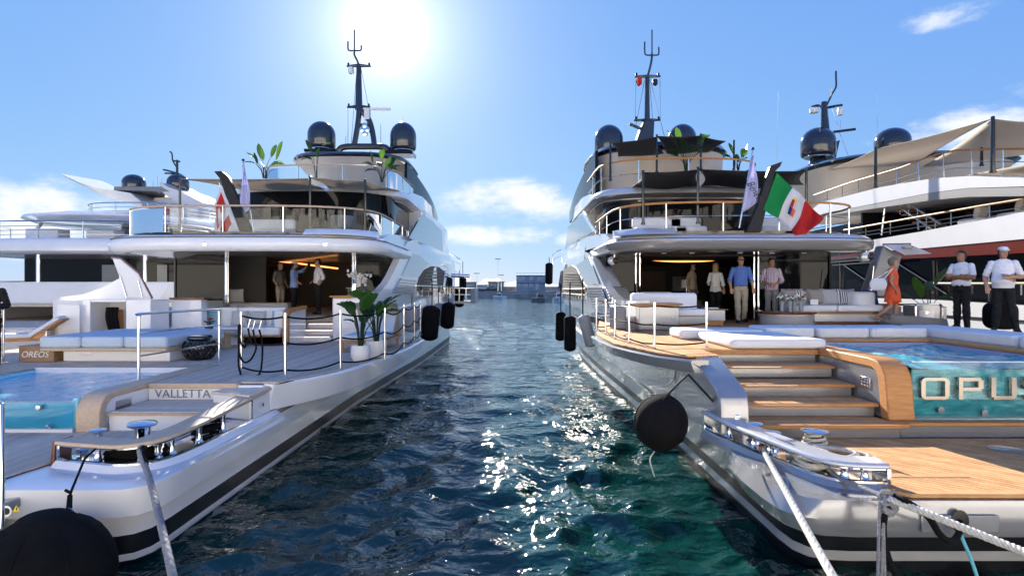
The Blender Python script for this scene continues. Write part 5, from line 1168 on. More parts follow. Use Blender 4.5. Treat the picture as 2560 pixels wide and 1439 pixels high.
# hardtop, domes, mast
MB().loft([ring_se(QC, 28, 3.4, 3.6, 6.5), ring_se(QC, 28, 3.6, 3.9, 7.4), ring_se(QC, 28, 4.3, 4.6, 8.3)]).build('hardtop_pylon', 'beige', BR, smooth=60)
MB().loft([ring_se(QC, 28, 4.3, 4.7, 8.3), ring_se(QC, 28, 4.45, 4.85, 8.42), ring_se(QC, 28, 4.3, 4.7, 8.55)]).build('hardtop_rim', 'black_gloss', BR, smooth=60)
YQ = 30.
def MQ(px, py): return S(px, py, YQ)
radome(BR, MQ(2045, 393), .84, 1.52, .35); radome(BR, MQ(2231, 388), .84, 1.40, .35)
mq = MB().tube([MQ(2066, 420), MQ(2063, 330), MQ(2060, 255)], [.45, .22, .14], 10).build('mast', 'dome', BR)
MB().prism([MQ(2085, 415), MQ(2100, 350), MQ(2088, 355), MQ(2072, 415)], (0, .8, 0)).build('mast_fin', 'dome', mq); MB().prism([MQ(2072, 418), MQ(2086, 362), MQ(2074, 372), MQ(2062, 418)], (0, .5, 0)).build('mast_fin', 'red_stripe', mq)
MB().prism([MQ(2020, 420), MQ(2050, 402), MQ(2058, 410), MQ(2048, 424)], (0, .6, 0)).build('dome_foot', 'red_stripe', mq)
MB().tube(spline([MQ(2030, 268), MQ(2045, 264), MQ(2060, 270), MQ(2085, 266), MQ(2105, 263)], 3), .07, 8).build('crosstree', 'dome', mq); MB().tube([MQ(2083, 330), MQ(2138, 323)], .07, 8).build('crosstree', 'dome', mq)
MB().lathe([(.01, 0), (.2, .06), (.22, .26), (.01, .4)], MQ(2035, 285), 16).build('radar_dome', 'plastic_white', mq); MB().lathe([(.01, 0), (.13, .06), (.15, .3), (.10, .42), (.01, .44)], MQ(2101, 290), 14).build('camera_dome', 'plastic_white', mq)
MB().tube(spline([MQ(2068, 262), MQ(2080, 236), MQ(2090, 218), MQ(2090, 195), MQ(2090, 178)], 3), .05, 6).build('antenna', 'dome', mq); MB().tube([MQ(2077, 245), MQ(2077, 222)], .05, 6).build('antenna', 'plastic_white', mq)
for px, a, b in ((1930, 560, 230), (2193, 430, 232), (2050, 330, 298), (2127, 322, 297)): MB().tube([S(px+8 if px == 1930 else px, a, 26), S(px+(16 if px == 1930 else 0), b, 26)], [.010, .004], 5).build('whip_antenna', 'grey_paint', mq)
for a, b in (((2080, 272), (2098, 320)), ((2101, 300), (2101, 322)), ((2098, 330), (2125, 400))): MB().tube([MQ(*a), MQ(*b)], .012, 4).build('stay', 'steel', mq)
pole('tall black awning pole at the aft sundeck corner of the red striped yacht', 2482, 432, 293, 14.6, r=.055); pole('black awning pole on the red striped yacht sundeck beside the near dome', 2189, 470, 368, 20.0, r=.055); pole('short black awning pole behind the rail of the red striped yacht', 2454, 415, 367, 17.5, r=.045)
awning('awning', 'large beige shade sail sweeping up over the red striped yacht sundeck', [S(2070, 425, 25), S(2190, 372, 20), S(2480, 297, 14.6), S(2270, 425, 26)], 'sail_beige', .1, n=16)
awning('awning', 'beige shade sail stretched out past the tall pole of the red striped yacht', [S(2482, 297, 14.6), S(2700, 300, 13), S(2760, 360, 17), S(2290, 424, 25)], 'sail_beige', .25, n=16)
awning('awning', 'lower beige shade sail over the aft upper deck of the red striped yacht', [S(2420, 437, 17), S(2700, 380, 12.5), S(2800, 430, 13), S(2560, 442, 15)], 'sail_beige', .1, n=10)
# sofas with beige cushions on its upper deck
for k, (px, py, Y) in enumerate(((2400, 560, 15.9), (2500, 545, 14.9), (2560, 528, 14.2))):
    c = A(px, py, 13.35); Y = c.y; t = thing('deck_sofa', ['round wicker sofa with beige cushions behind the red striped yacht rail', 'middle wicker sofa with beige cushions behind the red striped yacht rail', 'aft wicker sofa with beige cushions behind the red striped yacht rail'][k], 'sofa', (c.x+.6, Y, 4.37))
    MB().prism([(c.x+x, Y+y, 4.37) for x, y in rounded(.15, 1.3, -.5, .5, .25)], (0, 0, .55)).build('wicker_base', 'awning', t, bevel=.05); MB().prism([(c.x+x, Y+y, 4.92) for x, y in rounded(.18, 1.27, -.47, .47, .2)], (0, 0, .16)).build('seat_cushion', 'cushion', t, bevel=.05)
    pillow((c.x+.5, Y-.1, 5.06), .5, .4, .2, .3, .2).build('back_cushion', 'awning', t)
# ================================================================ things on and around the white yacht
def rope_rail(parent, bases, h, rows, sagd, m='rope_black', r=.016, pr=.021):
    """rope barrier: each post a part, each rope span a part"""
    for i, b in enumerate(bases):
        b = Vector(b); p = MB().lathe([(pr*1.9, 0), (pr*1.9, .012), (pr, .02), (pr, h), (pr*1.25, h+.002), (pr*1.25, h+.03), (.004, h+.034)], b, 12).build('stanchion', 'chrome', parent, smooth=50)
        for fz in rows: MB().lathe([(pr*1.5, -.012), (pr*1.5, .012)], b+Vector((0, 0, h*fz)), 10).build('ring', 'chrome', p)
    for a, b in zip(bases, bases[1:]):
        for k, fz in enumerate(rows):
            a_ = Vector(a)+Vector((0, 0, h*fz)); b_ = Vector(b)+Vector((0, 0, h*fz)); MB().tube(sag(a_, b_, sagd*(b_-a_).length*(.9+.2*random.random()), 10), r, 8).build('barrier_rope', m, parent)
LB = [G(603, 935, 1.5), G(713, 943, 1.5), G(851, 920, 1.5), G(962, 897, 1.5), G(1010, 868, 1.5), G(1036, 851, 1.5), G(1051, 838, 1.5)]
rope_rail(LY, LB, 1.06, (.97, .55, .12), .055)
for k, (px, y0, y1) in enumerate(((628, 800, 868), (640, 803, 905), (656, 803, 945))):
    Y = 10.1; a = S(px-8, y0+20, Y); m_ = [a, S(px, y0+60, Y), S(px-3, y1-25, Y), S(px-14, y1-6, Y), S(611, y1, Y), S(600, y1-16, Y), S(596, y1-50, Y), S(600, y0+10, Y)]
    MB().tube(spline(m_, 5), .017, 8).build('hanging_rope', 'rope_black', LY)
    MB().tube([a, S(px-2, y0-2, Y)], .010, 6).build('snap_hook', 'chrome', LY)
# stainless rail beside the pool
def frame_rail(parent, a, b, h, r=.024, mids=(.35, .7)):
    a = Vector(a); b = Vector(b); d = (b-a).normalized(); up = Vector((0, 0, 1))
    path = spline([a, a+up*(h-.12), a+up*(h-.03)+d*.03, a+up*h+d*.12, b+up*h-d*.12, b+up*(h-.03)-d*.03, b+up*(h-.12), b], 5)
    o = MB().tube(path, r, 10).build('handrail', 'chrome', parent)
    for m in mids: MB().tube([a+up*h*m, b+up*h*m], r*.6, 8).build('rail', 'chrome', o)
    for q in (a, b): MB().lathe([(.05, 0), (.05, .008), (.03, .014)], q, 16).build('foot', 'chrome', o)
frame_rail(LY, G(347, 947, 1.5), G(548, 904, 1.5), 1.08)
frame_rail(LY, S(8, 905, 11.7), S(-120, 905, 11.7)+Vector((0, .0, 0)), 1.1)
# sunbed with three cushions
t = thing('sun_bed', 'low white and teak sunbed base beside the blue pool', 'sunbed', (-8.3, 12.9, 1.5))
MB().box(-9.25, -7.05, 11.95, 13.95, 1.502, 1.73).build('base', 'white', t, bevel=.02); MB().box(-9.56, -7.0, 11.74, 14.1, 1.732, 1.80).build('teak_frame', 'teak_pale', t, bevel=.015)
a = S(163, 877, 11.94); MB().box(-8.86, -8.65, 11.94, 11.952, 1.62, 1.69).build('maker_plate', 'steel', t)
for k, (x0, x1) in enumerate(((-9.58, -8.74), (-8.73, -7.88), (-7.87, -6.98))):
    seat_cushion('sun_cushion', ['pale blue sunbed cushion nearest the OREOS box', 'pale blue middle cushion of the poolside sunbed', 'pale blue sunbed cushion nearest the black basket stool'][k], x0, x1, 11.72, 14.12, 1.802, 2.025, 'cushion_blue', .07)
t = thing('name_box', 'brown teak box lettered OREOS beside the sunbed', 'box', (-9.7, 12, 1.5))
MB().box(-10.08, -9.36, 11.85, 12.5, 1.502, 1.83).build('box', 'teak_box', t, bevel=.01) if 'teak_box' in MATS else None
mat('teak_box', (.30, .18, .10), .55, noise=.2, nscale=6, stretch=(1, 6, 6))
if not t.children: MB().box(-10.08, -9.36, 11.85, 12.5, 1.502, 1.83).build('box', 'teak_box', t, bevel=.01)
text_mesh('OREOS', .175, .004, 'lettering', 'paper', t, Matrix.Translation((-10.03, 11.845, 1.60)) @ FACE_AFT @ Matrix.Shear('XZ', 4, (0, 0)) @ Matrix(((1.0, .22, 0, 0), (0, 1, 0, 0), (0, 0, 1, 0), (0, 0, 0, 1))))
# black woven basket stool
bs = thing('basket_stool', 'round black woven basket stool with a cushion top', 'stool', (-6.62, 12.3, 1.5)); c = Vector((-6.62, 12.3, 1.502))
MB().lathe([(.20, 0), (.27, .08), (.32, .22), (.31, .32), (.26, .40), (.05, .42)], c, 24).build('body', 'black_gloss', bs, smooth=60)
for k in range(14):
    a0 = 2*PI*k/14
    for s in (1, -1): MB().tube([c+Vector((rr_*1.03*math.cos(a0+s*tt), rr_*1.03*math.sin(a0+s*tt), z)) for rr_, z, tt in ((.20, .01, 0), (.275, .08, .2), (.325, .2, .45), (.315, .32, .7), (.27, .39, .85))], .011, 5).build('strand', 'black', bs)
MB().prism([(c.x+x, c.y+y, 1.915) for x, y in rounded(-.22, .22, -.2, .2, .12)], (0, 0, .09)).build('seat_pad', 'black_gloss', bs, bevel=.035)
# port locker with its open door, lifted lid and the gear inside
lk = MB(); Yk = 14.6
lk.box(-11.0, -10.62, Yk, Yk+.8, 1.5, 2.72); lk.box(-9.72, -9.1, Yk, Yk+.8, 1.5, 2.72); lk.box(-10.62, -9.72, Yk, Yk+.8, 2.66, 2.72); lk.box(-10.62, -9.72, Yk+.7, Yk+.8, 1.5, 2.66); lk.box(-9.1, -8.3, Yk+.9, Yk+1.2, 1.5, 2.70)
lk = lk.build('locker', 'white', LY, bevel=.012)
MB().prism([S(132, 842, 14.3), S(207, 836, Yk), S(207, 752, Yk), S(132, 750, 14.3)], (0, .05, 0)).build('locker_door', 'white2', lk, bevel=.008); MB().prism([S(143, 836, 14.28), S(200, 831, 14.5), S(200, 762, 14.5), S(143, 760, 14.28)], (0, -.012, 0)).build('door_panel', 'white', lk, bevel=.01)
MB().box(-9.15, -8.2, Yk+.86, Yk+1.25, 2.70, 2.76).build('locker_top', 'varnish', lk, bevel=.015)
lid = MB().prism([S(280, 645, Yk), S(300, 648, Yk), S(345, 685, Yk), S(376, 744, Yk), S(318, 744, Yk)], (0, .10, 0)).build('locker_lid', 'white2', lk, bevel=.015)
MB().tube([S(279, 644, Yk+.05), S(302, 646, Yk+.05), S(348, 684, Yk+.05), S(380, 746, Yk+.05)], .035, 6).build('lid_edge', 'varnish', lid)
for a_, b_ in (((316, 742), (300, 690)), ((356, 742), (345, 700))): MB().tube([S(*a_, Yk-.02), S(*b_, Yk-.02)], .012, 6).build('gas_strut', 'steel', lid)
MB().loft([[S(px, py, Yk+.9), S(px, py, Yk+1.3), S(px, 760, Yk+1.3), S(px, 760, Yk+.9)] for px, py in ((150, 742), (210, 735), (260, 716), (300, 694), (330, 678))]).build('port_bulwark', 'white', LY, smooth=40)
gear = MB()
for k in range(9):
    px = 268+k*3; gear.tube(spline([S(px, 768, Yk+.35), S(px-2, 790, Yk+.3), S(px+2, 812, Yk+.32), S(px+4, 822+k % 3*3, Yk+.36)], 4), .03+.01*(k % 3), 6)
gear = gear.build('hanging_gear', 'rope_black', None); tag(gear, 'coils of black line hanging inside the open white locker', 'rope')
# built-in corner sofa
so = thing('corner_sofa', 'long pale corner sofa built across the white yacht aft deck', 'sofa', (-8.2, 15.8, 1.5))
MB().box(-10.2, -6.1, 15.55, 16.3, 1.502, 1.72).build('base', 'white', so, bevel=.01); MB().box(-10.25, -6.1, 15.45, 16.2, 1.722, 1.76).build('teak_frame', 'teak_pale', so)
MB().box(-7.2, -6.08, 15.55, 15.9, 1.502, 1.74).build('base', 'white', so, bevel=.01)
for x0, x1 in ((-10.2, -9.2), (-9.19, -8.2), (-8.19, -7.22)): MB().box(x0, x1, 15.42, 16.2, 1.765, 1.97).build('seat', 'cushion', so, bevel=.05, segs=3)
MB().box(-7.21, -6.08, 15.2, 16.2, 1.765, 1.98).build('seat', 'cushion', so, bevel=.05, segs=3); MB().box(-7.25, -6.06, 15.18, 15.9, 1.735, 1.762).build('teak_frame', 'teak_trim', so)
for x0, x1 in ((-10.2, -8.95), (-8.94, -7.65), (-7.64, -6.3)): MB().box(x0, x1, 16.15, 16.42, 1.9, 2.48).build('backrest', 'cushion', so, bevel=.06, segs=3)
MB().box(-6.32, -6.02, 15.35, 16.42, 1.9, 2.42).build('armrest', 'cushion', so, bevel=.06, segs=3)
MB().prism([(-6.0, 15.15, 1.502), (-6.0, 15.15, 2.35), (-6.0, 15.35, 2.46), (-6.0, 16.6, 2.52), (-6.0, 16.6, 2.42), (-6.0, 15.45, 2.36), (-6.0, 15.30, 2.28), (-6.0, 15.30, 1.502)], (.14, 0, 0)).build('teak_end', 'teak_trim', so, smooth=30, bevel=.01)
MB().box(-6.0, -5.9, 15.3, 16.6, 1.502, 2.41).build('end_panel', 'white', so)
MB().box(-10.5, -10.25, 15.2, 16.42, 1.7, 2.45).build('teak_end', 'teak_trim', so, bevel=.03)
for k, (x, m_, lb_) in enumerate(((-9.75, 'fabric_aqua', 'aqua pillow on the corner sofa nearest the open locker'), (-9.25, 'cushion_blue', 'pale blue pillow on the corner sofa between two aqua ones'), (-8.72, 'fabric_aqua', 'aqua pillow in the middle of the corner sofa'), (-8.3, 'fabric_aqua', 'aqua pillow behind the red flowers on the corner sofa'), (-7.55, 'fabric_grey', 'grey pillow left of a pair on the corner sofa'), (-7.05, 'fabric_grey', 'grey pillow on the corner sofa above the chaise seat'), (-6.45, 'fabric_aqua', 'aqua pillow against the teak end of the corner sofa'))):
    tag(pillow((x, 16.02, 1.975), .46, .42, .16, (k % 3-1)*.08, -.25).build('pillow', m_, None), lb_, 'pillow')
ct = thing('coffee_table', 'low pale teak coffee table in front of the corner sofa', 'table', (-7.7, 14.6, 1.5))
MB().prism([(x, y, 1.90) for x, y in rounded(-8.35, -6.95, 14.25, 15.0, .15)], (0, 0, .045)).build('tabletop', 'teak_pale', ct, bevel=.01)
for x in (-8.1, -7.2): MB().box(x-.05, x+.05, 14.5, 14.75, 1.502, 1.90).build('leg', 'teak_pale', ct)
fl = thing('flower_pot', 'dark pot of red anthurium flowers on the teak coffee table', 'flowers', (-7.55, 14.45, 1.945)); c = Vector((-7.55, 14.45, 1.947))
MB().lathe([(.07, 0), (.10, .1), (.09, .13), (.02, .13)], c, 16).build('pot', 'interior_brown', fl)
rg_ = random.Random(4)
for k in range(14):
    a0 = rg_.uniform(0, 6.28); e = c+Vector((.16*math.cos(a0)*rg_.uniform(.3, 1), .16*math.sin(a0)*rg_.uniform(.3, 1), .2+.1*rg_.random()))
    MB().tube([c+Vector((0, 0, .1)), e], .005, 4).build('stem', 'leaf_dark', fl)
    d = Vector((math.cos(a0), math.sin(a0), .4)).normalized(); s_ = d.cross(Vector((0, 0, 1))).normalized()
    MB().add([e-d*.02, e+s_*.045+d*.02, e+d*.09, e-s_*.045+d*.02], [(0, 1, 2, 3)]).build('petal' if k % 2 else 'leaf', 'flag_red' if k % 2 else 'leaf', fl, smooth=None)
# potted plants at the rope rail
plant('tall leafy plant in a white pot beside the rope rail', (-3.16, 12.1, 1.5), .20, .32, 16, .82, .40, 11, leaf_l=.42)
plant('leafy plant in a larger white pot next to the lounge chair', (-2.98, 12.75, 1.5), .22, .36, 16, .92, .36, 23, leaf_l=.44)
plant('broad leaved plant standing at the port end of the white yacht sundeck rail', S(660, 445, 23.6), .2, .3, 10, .85, .65, 5, leaf_l=.66, pot=False)
plant('thin leafy plant in front of the white yacht hardtop pylon', S(790, 447, 24.2), .2, .3, 4, 1.3, .5, 8, leaf_l=.55, pot=False)
plant('bushy leafy plant at the starboard end of the white yacht sundeck rail', S(955, 455, 23.6), .2, .3, 12, .9, .6, 9, leaf_l=.64, pot=False)
# white orchids on the saloon threshold
orc = thing('orchids', 'white orchids beside the dark starboard saloon glass', 'flowers', (-4.75, 18.2, 2.74)); c = Vector((-4.75, 18.2, 2.742)); rg_ = random.Random(2)
MB().lathe([(.07, 0), (.09, .12), (.02, .12)], c, 14).build('pot', 'black_gloss', orc)
for k in range(5):
    pts = spline([c+Vector((0, 0, .1)), c+Vector((rg_.uniform(-.1, .1), rg_.uniform(-.05, .05), .5)), c+Vector((rg_.uniform(-.38, .42), rg_.uniform(-.12, .12), .62+.2*rg_.random()))], 5)
    MB().tube(pts, .006, 4).build('stem', 'leaf_dark', orc)
    for p in pts[4:]:
        for j in range(3): q = p+Vector((rg_.uniform(-.06, .06), rg_.uniform(-.06, .06), rg_.uniform(-.10, .05))); MB().lathe([(.005, -.02), (.045, 0), (.03, .02), (.005, .02)], q, 7, Matrix.Rotation(rg_.uniform(0, 1.5), 4, 'X')).build('blossom', 'plastic_white', orc, smooth=None)
# hooded lounge chair
lc = thing('lounge_chair', 'teak lounge chair with blue cushion and beige hood on the side terrace', 'chair', (-3.5, 15, 1.5))
MB().box(-4.1, -2.95, 13.6, 15.6, 1.72, 1.77).build('frame', 'teak_trim', lc, bevel=.01)
for x, y in ((-4.0, 13.7), (-3.05, 13.7), (-4.0, 15.4), (-3.05, 15.4)): MB().tube([(x, y, 1.502), (x*.99-.03, y, 1.72)], .03, 8).build('leg', 'teak_trim', lc)
MB().box(-4.0, -3.05, 13.65, 15.0, 1.772, 1.90).build('seat', 'cushion_blue', lc, bevel=.04, segs=3)
MB().loft([[(x, 14.9, 1.9), (x, 15.35, 2.35), (x, 15.45, 2.3), (x, 15.05, 1.85)] for x in (-4.0, -3.05)]).build('backrest', 'cushion_blue', lc, bevel=.03)
rings = []
for k in range(9):
    u = k/8; a0 = -.1+u*1.75; rings.append([(x, 15.5-.72*(1-math.cos(a0))*.9, 1.85+.78*math.sin(min(a0, PI/2))) for x in (-4.08, -2.98)])
MB().loft(rings, False, False).build('hood', 'sail_beige', lc, solid=.03, smooth=60)
# sun loungers on the port terrace
def lounger(label, p, rz, m='cushion'):
    t = thing('sun_lounger', label, 'lounger', p, rz)
    M = Matrix.Translation(Vector(p)) @ Matrix.Rotation(rz, 4, 'Z')
    def bx(name, mt, x0, x1, y0, y1, z0, z1, tl=0, piv=None, bev=.01):
        b = MB().box(x0, x1, y0, y1, z0, z1); T = M if not tl else M @ Matrix.Translation(Vector(piv)) @ Matrix.Rotation(tl, 4, 'Y') @ Matrix.Translation(-Vector(piv))
        b.v = [tuple(T @ Vector(q)) for q in b.v]; return b.build(name, mt, t, bevel=bev)
    for y in (-.33, .27): bx('side_rail', 'teak_trim', -.95, .95, y, y+.06, .26, .32)
    for x in (-.8, .7):
        for y in (-.33, .27): bx('leg', 'teak_trim', x, x+.06, y, y+.06, .002, .26)
    bx('seat', m, -.95, .25, -.3, .3, .33, .43, bev=.03); bx('backrest', m, .25, 1.0, -.3, .3, .33, .43, -.62, (.25, 0, .33), .03); bx('back_frame', 'teak_trim', .25, 1.02, -.3, .3, .29, .325, -.62, (.25, 0, .33))
    bx('stay', 'steel', .55, .58, -.25, .25, .2, .5)
    return t
lounger('teak sun lounger with pale grey cushion on the port terrace behind the OREOS box', (-11.75, 13.9, 1.5), .35)
rings = []
for y in (10.2, 12, 14, 16, 17.4): rings.append([(-11.2, y, 1.475), (-12.45, y, 1.475), (-12.42, y, 1.10), (-11.2, y, 1.10)])
MB().loft(rings).build('side_terrace', 'white', LY, smooth=30)
# life ring on the port coaming
lb = MB(); ctr = Vector((-9.85, 17.36, 2.28)); lr = MB().tube([ctr+Vector((.24*math.cos(2*PI*k/24), -.05, .24*math.sin(2*PI*k/24))) for k in range(24)], .065, 8, closed=True).build('life_ring', 'orange_ring', None); tag(lr, 'orange life ring on the port coaming behind the corner sofa', 'life ring')
for k in range(4): a = k*PI/2; MB().obox(ctr+Vector((.24*math.cos(a), -.05, .24*math.sin(a))), (.14, .145, .07), 0, 0, -a+PI/2).build('band', 'sign_yellow', lr)
# upper deck furniture
for k, (px, py, w_, Y) in enumerate(((670, 582, 1.5, 18.2), (590, 578, 1.2, 18.6))):
    c = S(px, py, Y); t = thing('deck_sofa', ['white sofa with pillows behind the upper rail of the white yacht', 'white armchair sofa behind the ensign of the white yacht'][k], 'sofa', (c.x, Y, 4.49))
    MB().box(c.x-w_/2, c.x+w_/2, Y-.4, Y+.4, 4.492, 4.85).build('seat', 'cushion', t, bevel=.06); MB().box(c.x-w_/2, c.x+w_/2, Y+.2, Y+.42, 4.85, 5.2).build('backrest', 'cushion', t, bevel=.06)
c = S(855, 585, 18.4); t = thing('wicker_chair', 'grey woven dining chair on the white yacht upper deck', 'chair', (c.x, 18.4, 4.49))
MB().lathe([(.28, .42), (.33, .5), (.36, .8), (.33, .8), (.30, .5), (.02, .46)], (c.x, 18.4, 4.49), 20).build('shell', 'rope_grey', t)
for k in range(4): a0 = PI/4+k*PI/2; MB().tube([(c.x+.26*math.cos(a0), 18.4+.26*math.sin(a0), 4.492), (c.x+.24*math.cos(a0), 18.4+.24*math.sin(a0), 4.92)], .015, 6).build('leg', 'rope_grey', t)
MB().lathe([(.26, .47), (.28, .5), (.26, .55), (.02, .56)], (c.x, 18.4, 4.49), 18).build('seat', 'cushion', t)
# bollards, lines and gear on the stern
bollard('bollard', 'large chrome mushroom bollard in front of the VALLETTA steps', (-4.62, 7.25, 1.0), .10, .34)
for k, (px, py, lb_) in enumerate(((245, 1078, 'chrome mooring cleat behind the stern wing nearest the pool arm'), (350, 1070, 'chrome mooring cleat behind the stern wing beside the big bollard'), (480, 1028, 'chrome mooring cleat behind the wing below the VALLETTA step'), (520, 1010, 'chrome mooring cleat at the forward end of the stern wing'))):
    p = G(px, py+26, 1.035); p = Vector((p.x, p.y, 1.035)); bollard('cleat', lb_, p, .06, .17)
coil = MB()
for k in range(26):
    a0 = k*.9; coil.tube(spline([Vector((-4.45+.35*math.cos(a0+j*.8)+.03*random.random(), 6.85+.16*math.sin(a0+j*.8), 1.05+.012*(k % 8)+.01*random.random())) for j in range(5)], 3), .018, 5)
coil = coil.build('mooring_line_coil', 'rope_black', None); tag(coil, 'heap of black mooring line behind the teak capped stern wing', 'rope')
coil = MB()
for k in range(14):
    a0 = k*.9; coil.tube(spline([Vector((-4.2+.14*math.cos(a0+j*.8)+.03*random.random(), 8.0+.3*math.sin(a0+j*.8), 1.05+.012*(k % 8))) for j in range(5)], 3), .018, 5)
coil = coil.build('mooring_line_coil', 'rope_black', None); tag(coil, 'coil of black line at the forward end of the stern wing', 'rope')
# braided grey line from the wing to the quay
p0 = S(350, 1125, 6.42); pts = [p0+Vector((-.05, .25, .03)), p0, S(372, 1190, 6.05), S(400, 1300, 5.1), S(432, 1439, 4.2), S(452, 1560, 3.4), Vector((-1.75, 1.1, 1.32)), Vector((-1.7, .6, 1.37))]
m_ = helix_rope(pts, .030, 4, .05, 5).build('mooring_rope', 'rope_grey', None); tag(m_, 'grey braided mooring rope running down from the white yacht stern wing', 'rope')
MB().tube([pts[0], p0, S(364, 1160, 6.25)], .034, 8).build('chafe_sleeve', 'rope_black', m_)
# passerelle at the left edge with its warning stickers and post
ps = thing('gangway', 'grey gangway with warning stickers under the white yacht stern', 'gangway', (-6.0, 5.6, .5))
MB().prism([S(-60, 1250, 6.0), S(58, 1238, 6.0), S(58, 1262, 6.0), S(0, 1290, 6.0), S(-60, 1300, 6.0)], (0, -.9, 0)).build('beam', 'grey_paint', ps, bevel=.02)
MB().lathe([(.048, 0), (.048, .004)], S(16, 1277, 5.09), 20, Matrix.Rotation(PI/2, 4, 'X')).build('sticker', 'paper', ps); MB().lathe([(.03, 0), (.03, .004)], S(16, 1277, 5.085), 16, Matrix.Rotation(PI/2, 4, 'X')).build('sticker_hand', 'black', ps)
MB().prism([S(33, 1279, 5.09), S(50, 1276, 5.09), S(41, 1262, 5.09)], (0, -.004, 0)).build('sticker', 'sign_yellow', ps); MB().prism([S(40.5, 1275, 5.085), S(42.5, 1275, 5.085), S(42.5, 1267, 5.085), S(40.5, 1267, 5.085)], (0, -.003, 0)).build('sticker_mark', 'black', ps)
gp = MB().tube([S(3, 1318, 4.6), S(3, 1010, 4.6), S(-4, 1005, 4.6), S(-40, 1004, 4.6)], .022, 10).build('gangway_post', 'chrome', ps)
# ================================================================ things on and around the silver yacht
RB = [G(1531, 818, 2.08), G(1491, 825, 2.08), G(1514, 836, 2.08), G(1537, 847, 2.08), G(1573, 858, 2.08), G(1636, 871, 2.08), G(1766, 868, 2.08)]
rope_rail(RY, RB, .68, (.97, .55, .12), .035, r=.012, pr=.017)
# sun pads
for k, (x0, x1, y0, y1, z1, lb_) in enumerate(((3.33, 4.80, 8.80, 10.45, 2.225, 'off-white sunpad above the stairs of the silver yacht'), (3.05, 4.58, 10.48, 11.3, 2.25, 'white sunpad behind the pad above the stairs'), (4.62, 5.5, 10.48, 11.4, 2.29, 'white back pad of the pool seating beside the stairs'), (5.53, 6.45, 10.42, 11.4, 2.29, 'white back pad in the middle of the pool seating'), (6.48, 7.5, 10.42, 11.4, 2.29, 'white back pad at the corner of the pool seating'), (7.58, 8.35, 8.75, 11.4, 2.29, 'long white side pad of the pool seating nearest the men in polo shirts'), (7.58, 8.35, 7.2, 8.72, 2.29, 'long white side pad at the stern end of the pool seating'))):
    seat_cushion('sun_pad', lb_, x0, x1, y0, y1, 2.10 if z1 > 2.28 else 2.085, z1, 'cushion', .09)
# bar cabinet, bench
cb = thing('bar_cabinet', 'silver bar cabinet with a teak top by the rope rail', 'cabinet', (3.1, 13, 2.08))
MB().box(2.72, 3.68, 12.75, 13.35, 2.085, 2.63).build('body', 'silver', cb, bevel=.015); MB().box(2.66, 3.74, 12.68, 13.4, 2.632, 2.675).build('top', 'teak_trim', cb, bevel=.015)
d = MB().box(2.80, 3.60, 12.738, 12.752, 2.12, 2.60).build('door', 'silver', cb, bevel=.006); MB().lathe([(.025, 0), (.02, .02)], (3.50, 12.738, 2.36), 12, Matrix.Rotation(PI/2, 4, 'X')).build('handle', 'chrome', d)
for k in range(5): MB().box(3.05, 3.3, 12.733, 12.739, 2.17+.02*k, 2.18+.02*k).build('vent_slat', 'grey_paint', d)
MB().prism([(2.71, 12.78, 2.085), (2.30, 13.1, 2.085), (2.25, 13.4, 2.085), (2.71, 13.4, 2.085)], (0, 0, .52)).build('end', 'grey_paint', cb, bevel=.03)
be = thing('bench', 'white cushioned bench beside the bar cabinet', 'sofa', (4, 13.3, 2.08))
MB().box(3.72, 4.30, 13.0, 13.7, 2.085, 2.20).build('base', 'teak_trim', be); MB().box(3.70, 4.32, 12.98, 13.72, 2.202, 2.38).build('panel', 'silver', be, bevel=.01); MB().box(3.70, 4.34, 12.95, 13.75, 2.382, 2.54).build('seat', 'cushion', be, bevel=.05, segs=3)
MB().box(2.78, 4.3, 13.42, 13.75, 2.30, 2.90).build('backrest', 'cushion', be, bevel=.08, segs=3)
sd = thing('side_table', 'small square side table with teak base near the man in blue', 'table', (5, 14.4, 2.08))
MB().box(4.75, 5.25, 14.4, 14.9, 2.085, 2.20).build('base', 'teak_trim', sd); MB().box(4.72, 5.28, 14.36, 14.94, 2.202, 2.47).build('body', 'silver_light', sd, bevel=.01); MB().box(4.66, 5.34, 14.3, 15.0, 2.472, 2.50).build('top', 'varnish', sd, bevel=.006)
bk = MB().box(4.8, 5.15, 14.45, 14.7, 2.502, 2.525).build('magazine', 'paper', None); tag(bk, 'white magazine lying on the small square side table', 'magazine')
# round coffee table with flowers
ct = thing('coffee_table', 'low round coffee table with dark teak top on the silver yacht', 'table', (6.9, 14.6, 2.08))
MB().lathe([(.62, 0), (.64, .02), (.64, .28), (.60, .30)], (6.93, 14.65, 2.085), 40).build('base', 'silver_light', ct, smooth=50); MB().lathe([(.72, 0), (.73, .015), (.73, .04), (.70, .05), (.01, .05)], (6.93, 14.65, 2.386), 40).build('tabletop', 'varnish', ct, smooth=50)
rg_ = random.Random(12)
for k, (x, y) in enumerate(((6.72, 14.45), (6.90, 14.40), (7.05, 14.5), (7.18, 14.42))):
    t = thing('flower_vase', ['glass vase of white flowers on the round coffee table nearest the man in stripes', 'glass vase of white flowers between the outer vases on the round table', 'glass vase of white flowers beside the vase with orange blooms', 'glass vase with orange blooms among white flowers on the round table'][k], 'vase', (x, y, 2.436)); c = Vector((x, y, 2.438))
    MB().lathe([(.045, 0), (.05, .01), (.055, .24), (.05, .24)], c, 14).build('vase', 'pane', t)
    for j in range(9):
        e = c+Vector((rg_.uniform(-.10, .10), rg_.uniform(-.08, .08), .30+rg_.uniform(0, .1))); MB().tube([c+Vector((0, 0, .1)), e], .004, 4).build('stem', 'leaf', t)
        MB().lathe([(.004, -.02), (.035, 0), (.03, .022), (.004, .03)], e, 7).build('blossom', 'orange_ring' if (k == 3 and j < 3) else ('leaf' if j % 4 == 0 else 'plastic_white'), t, smooth=None)
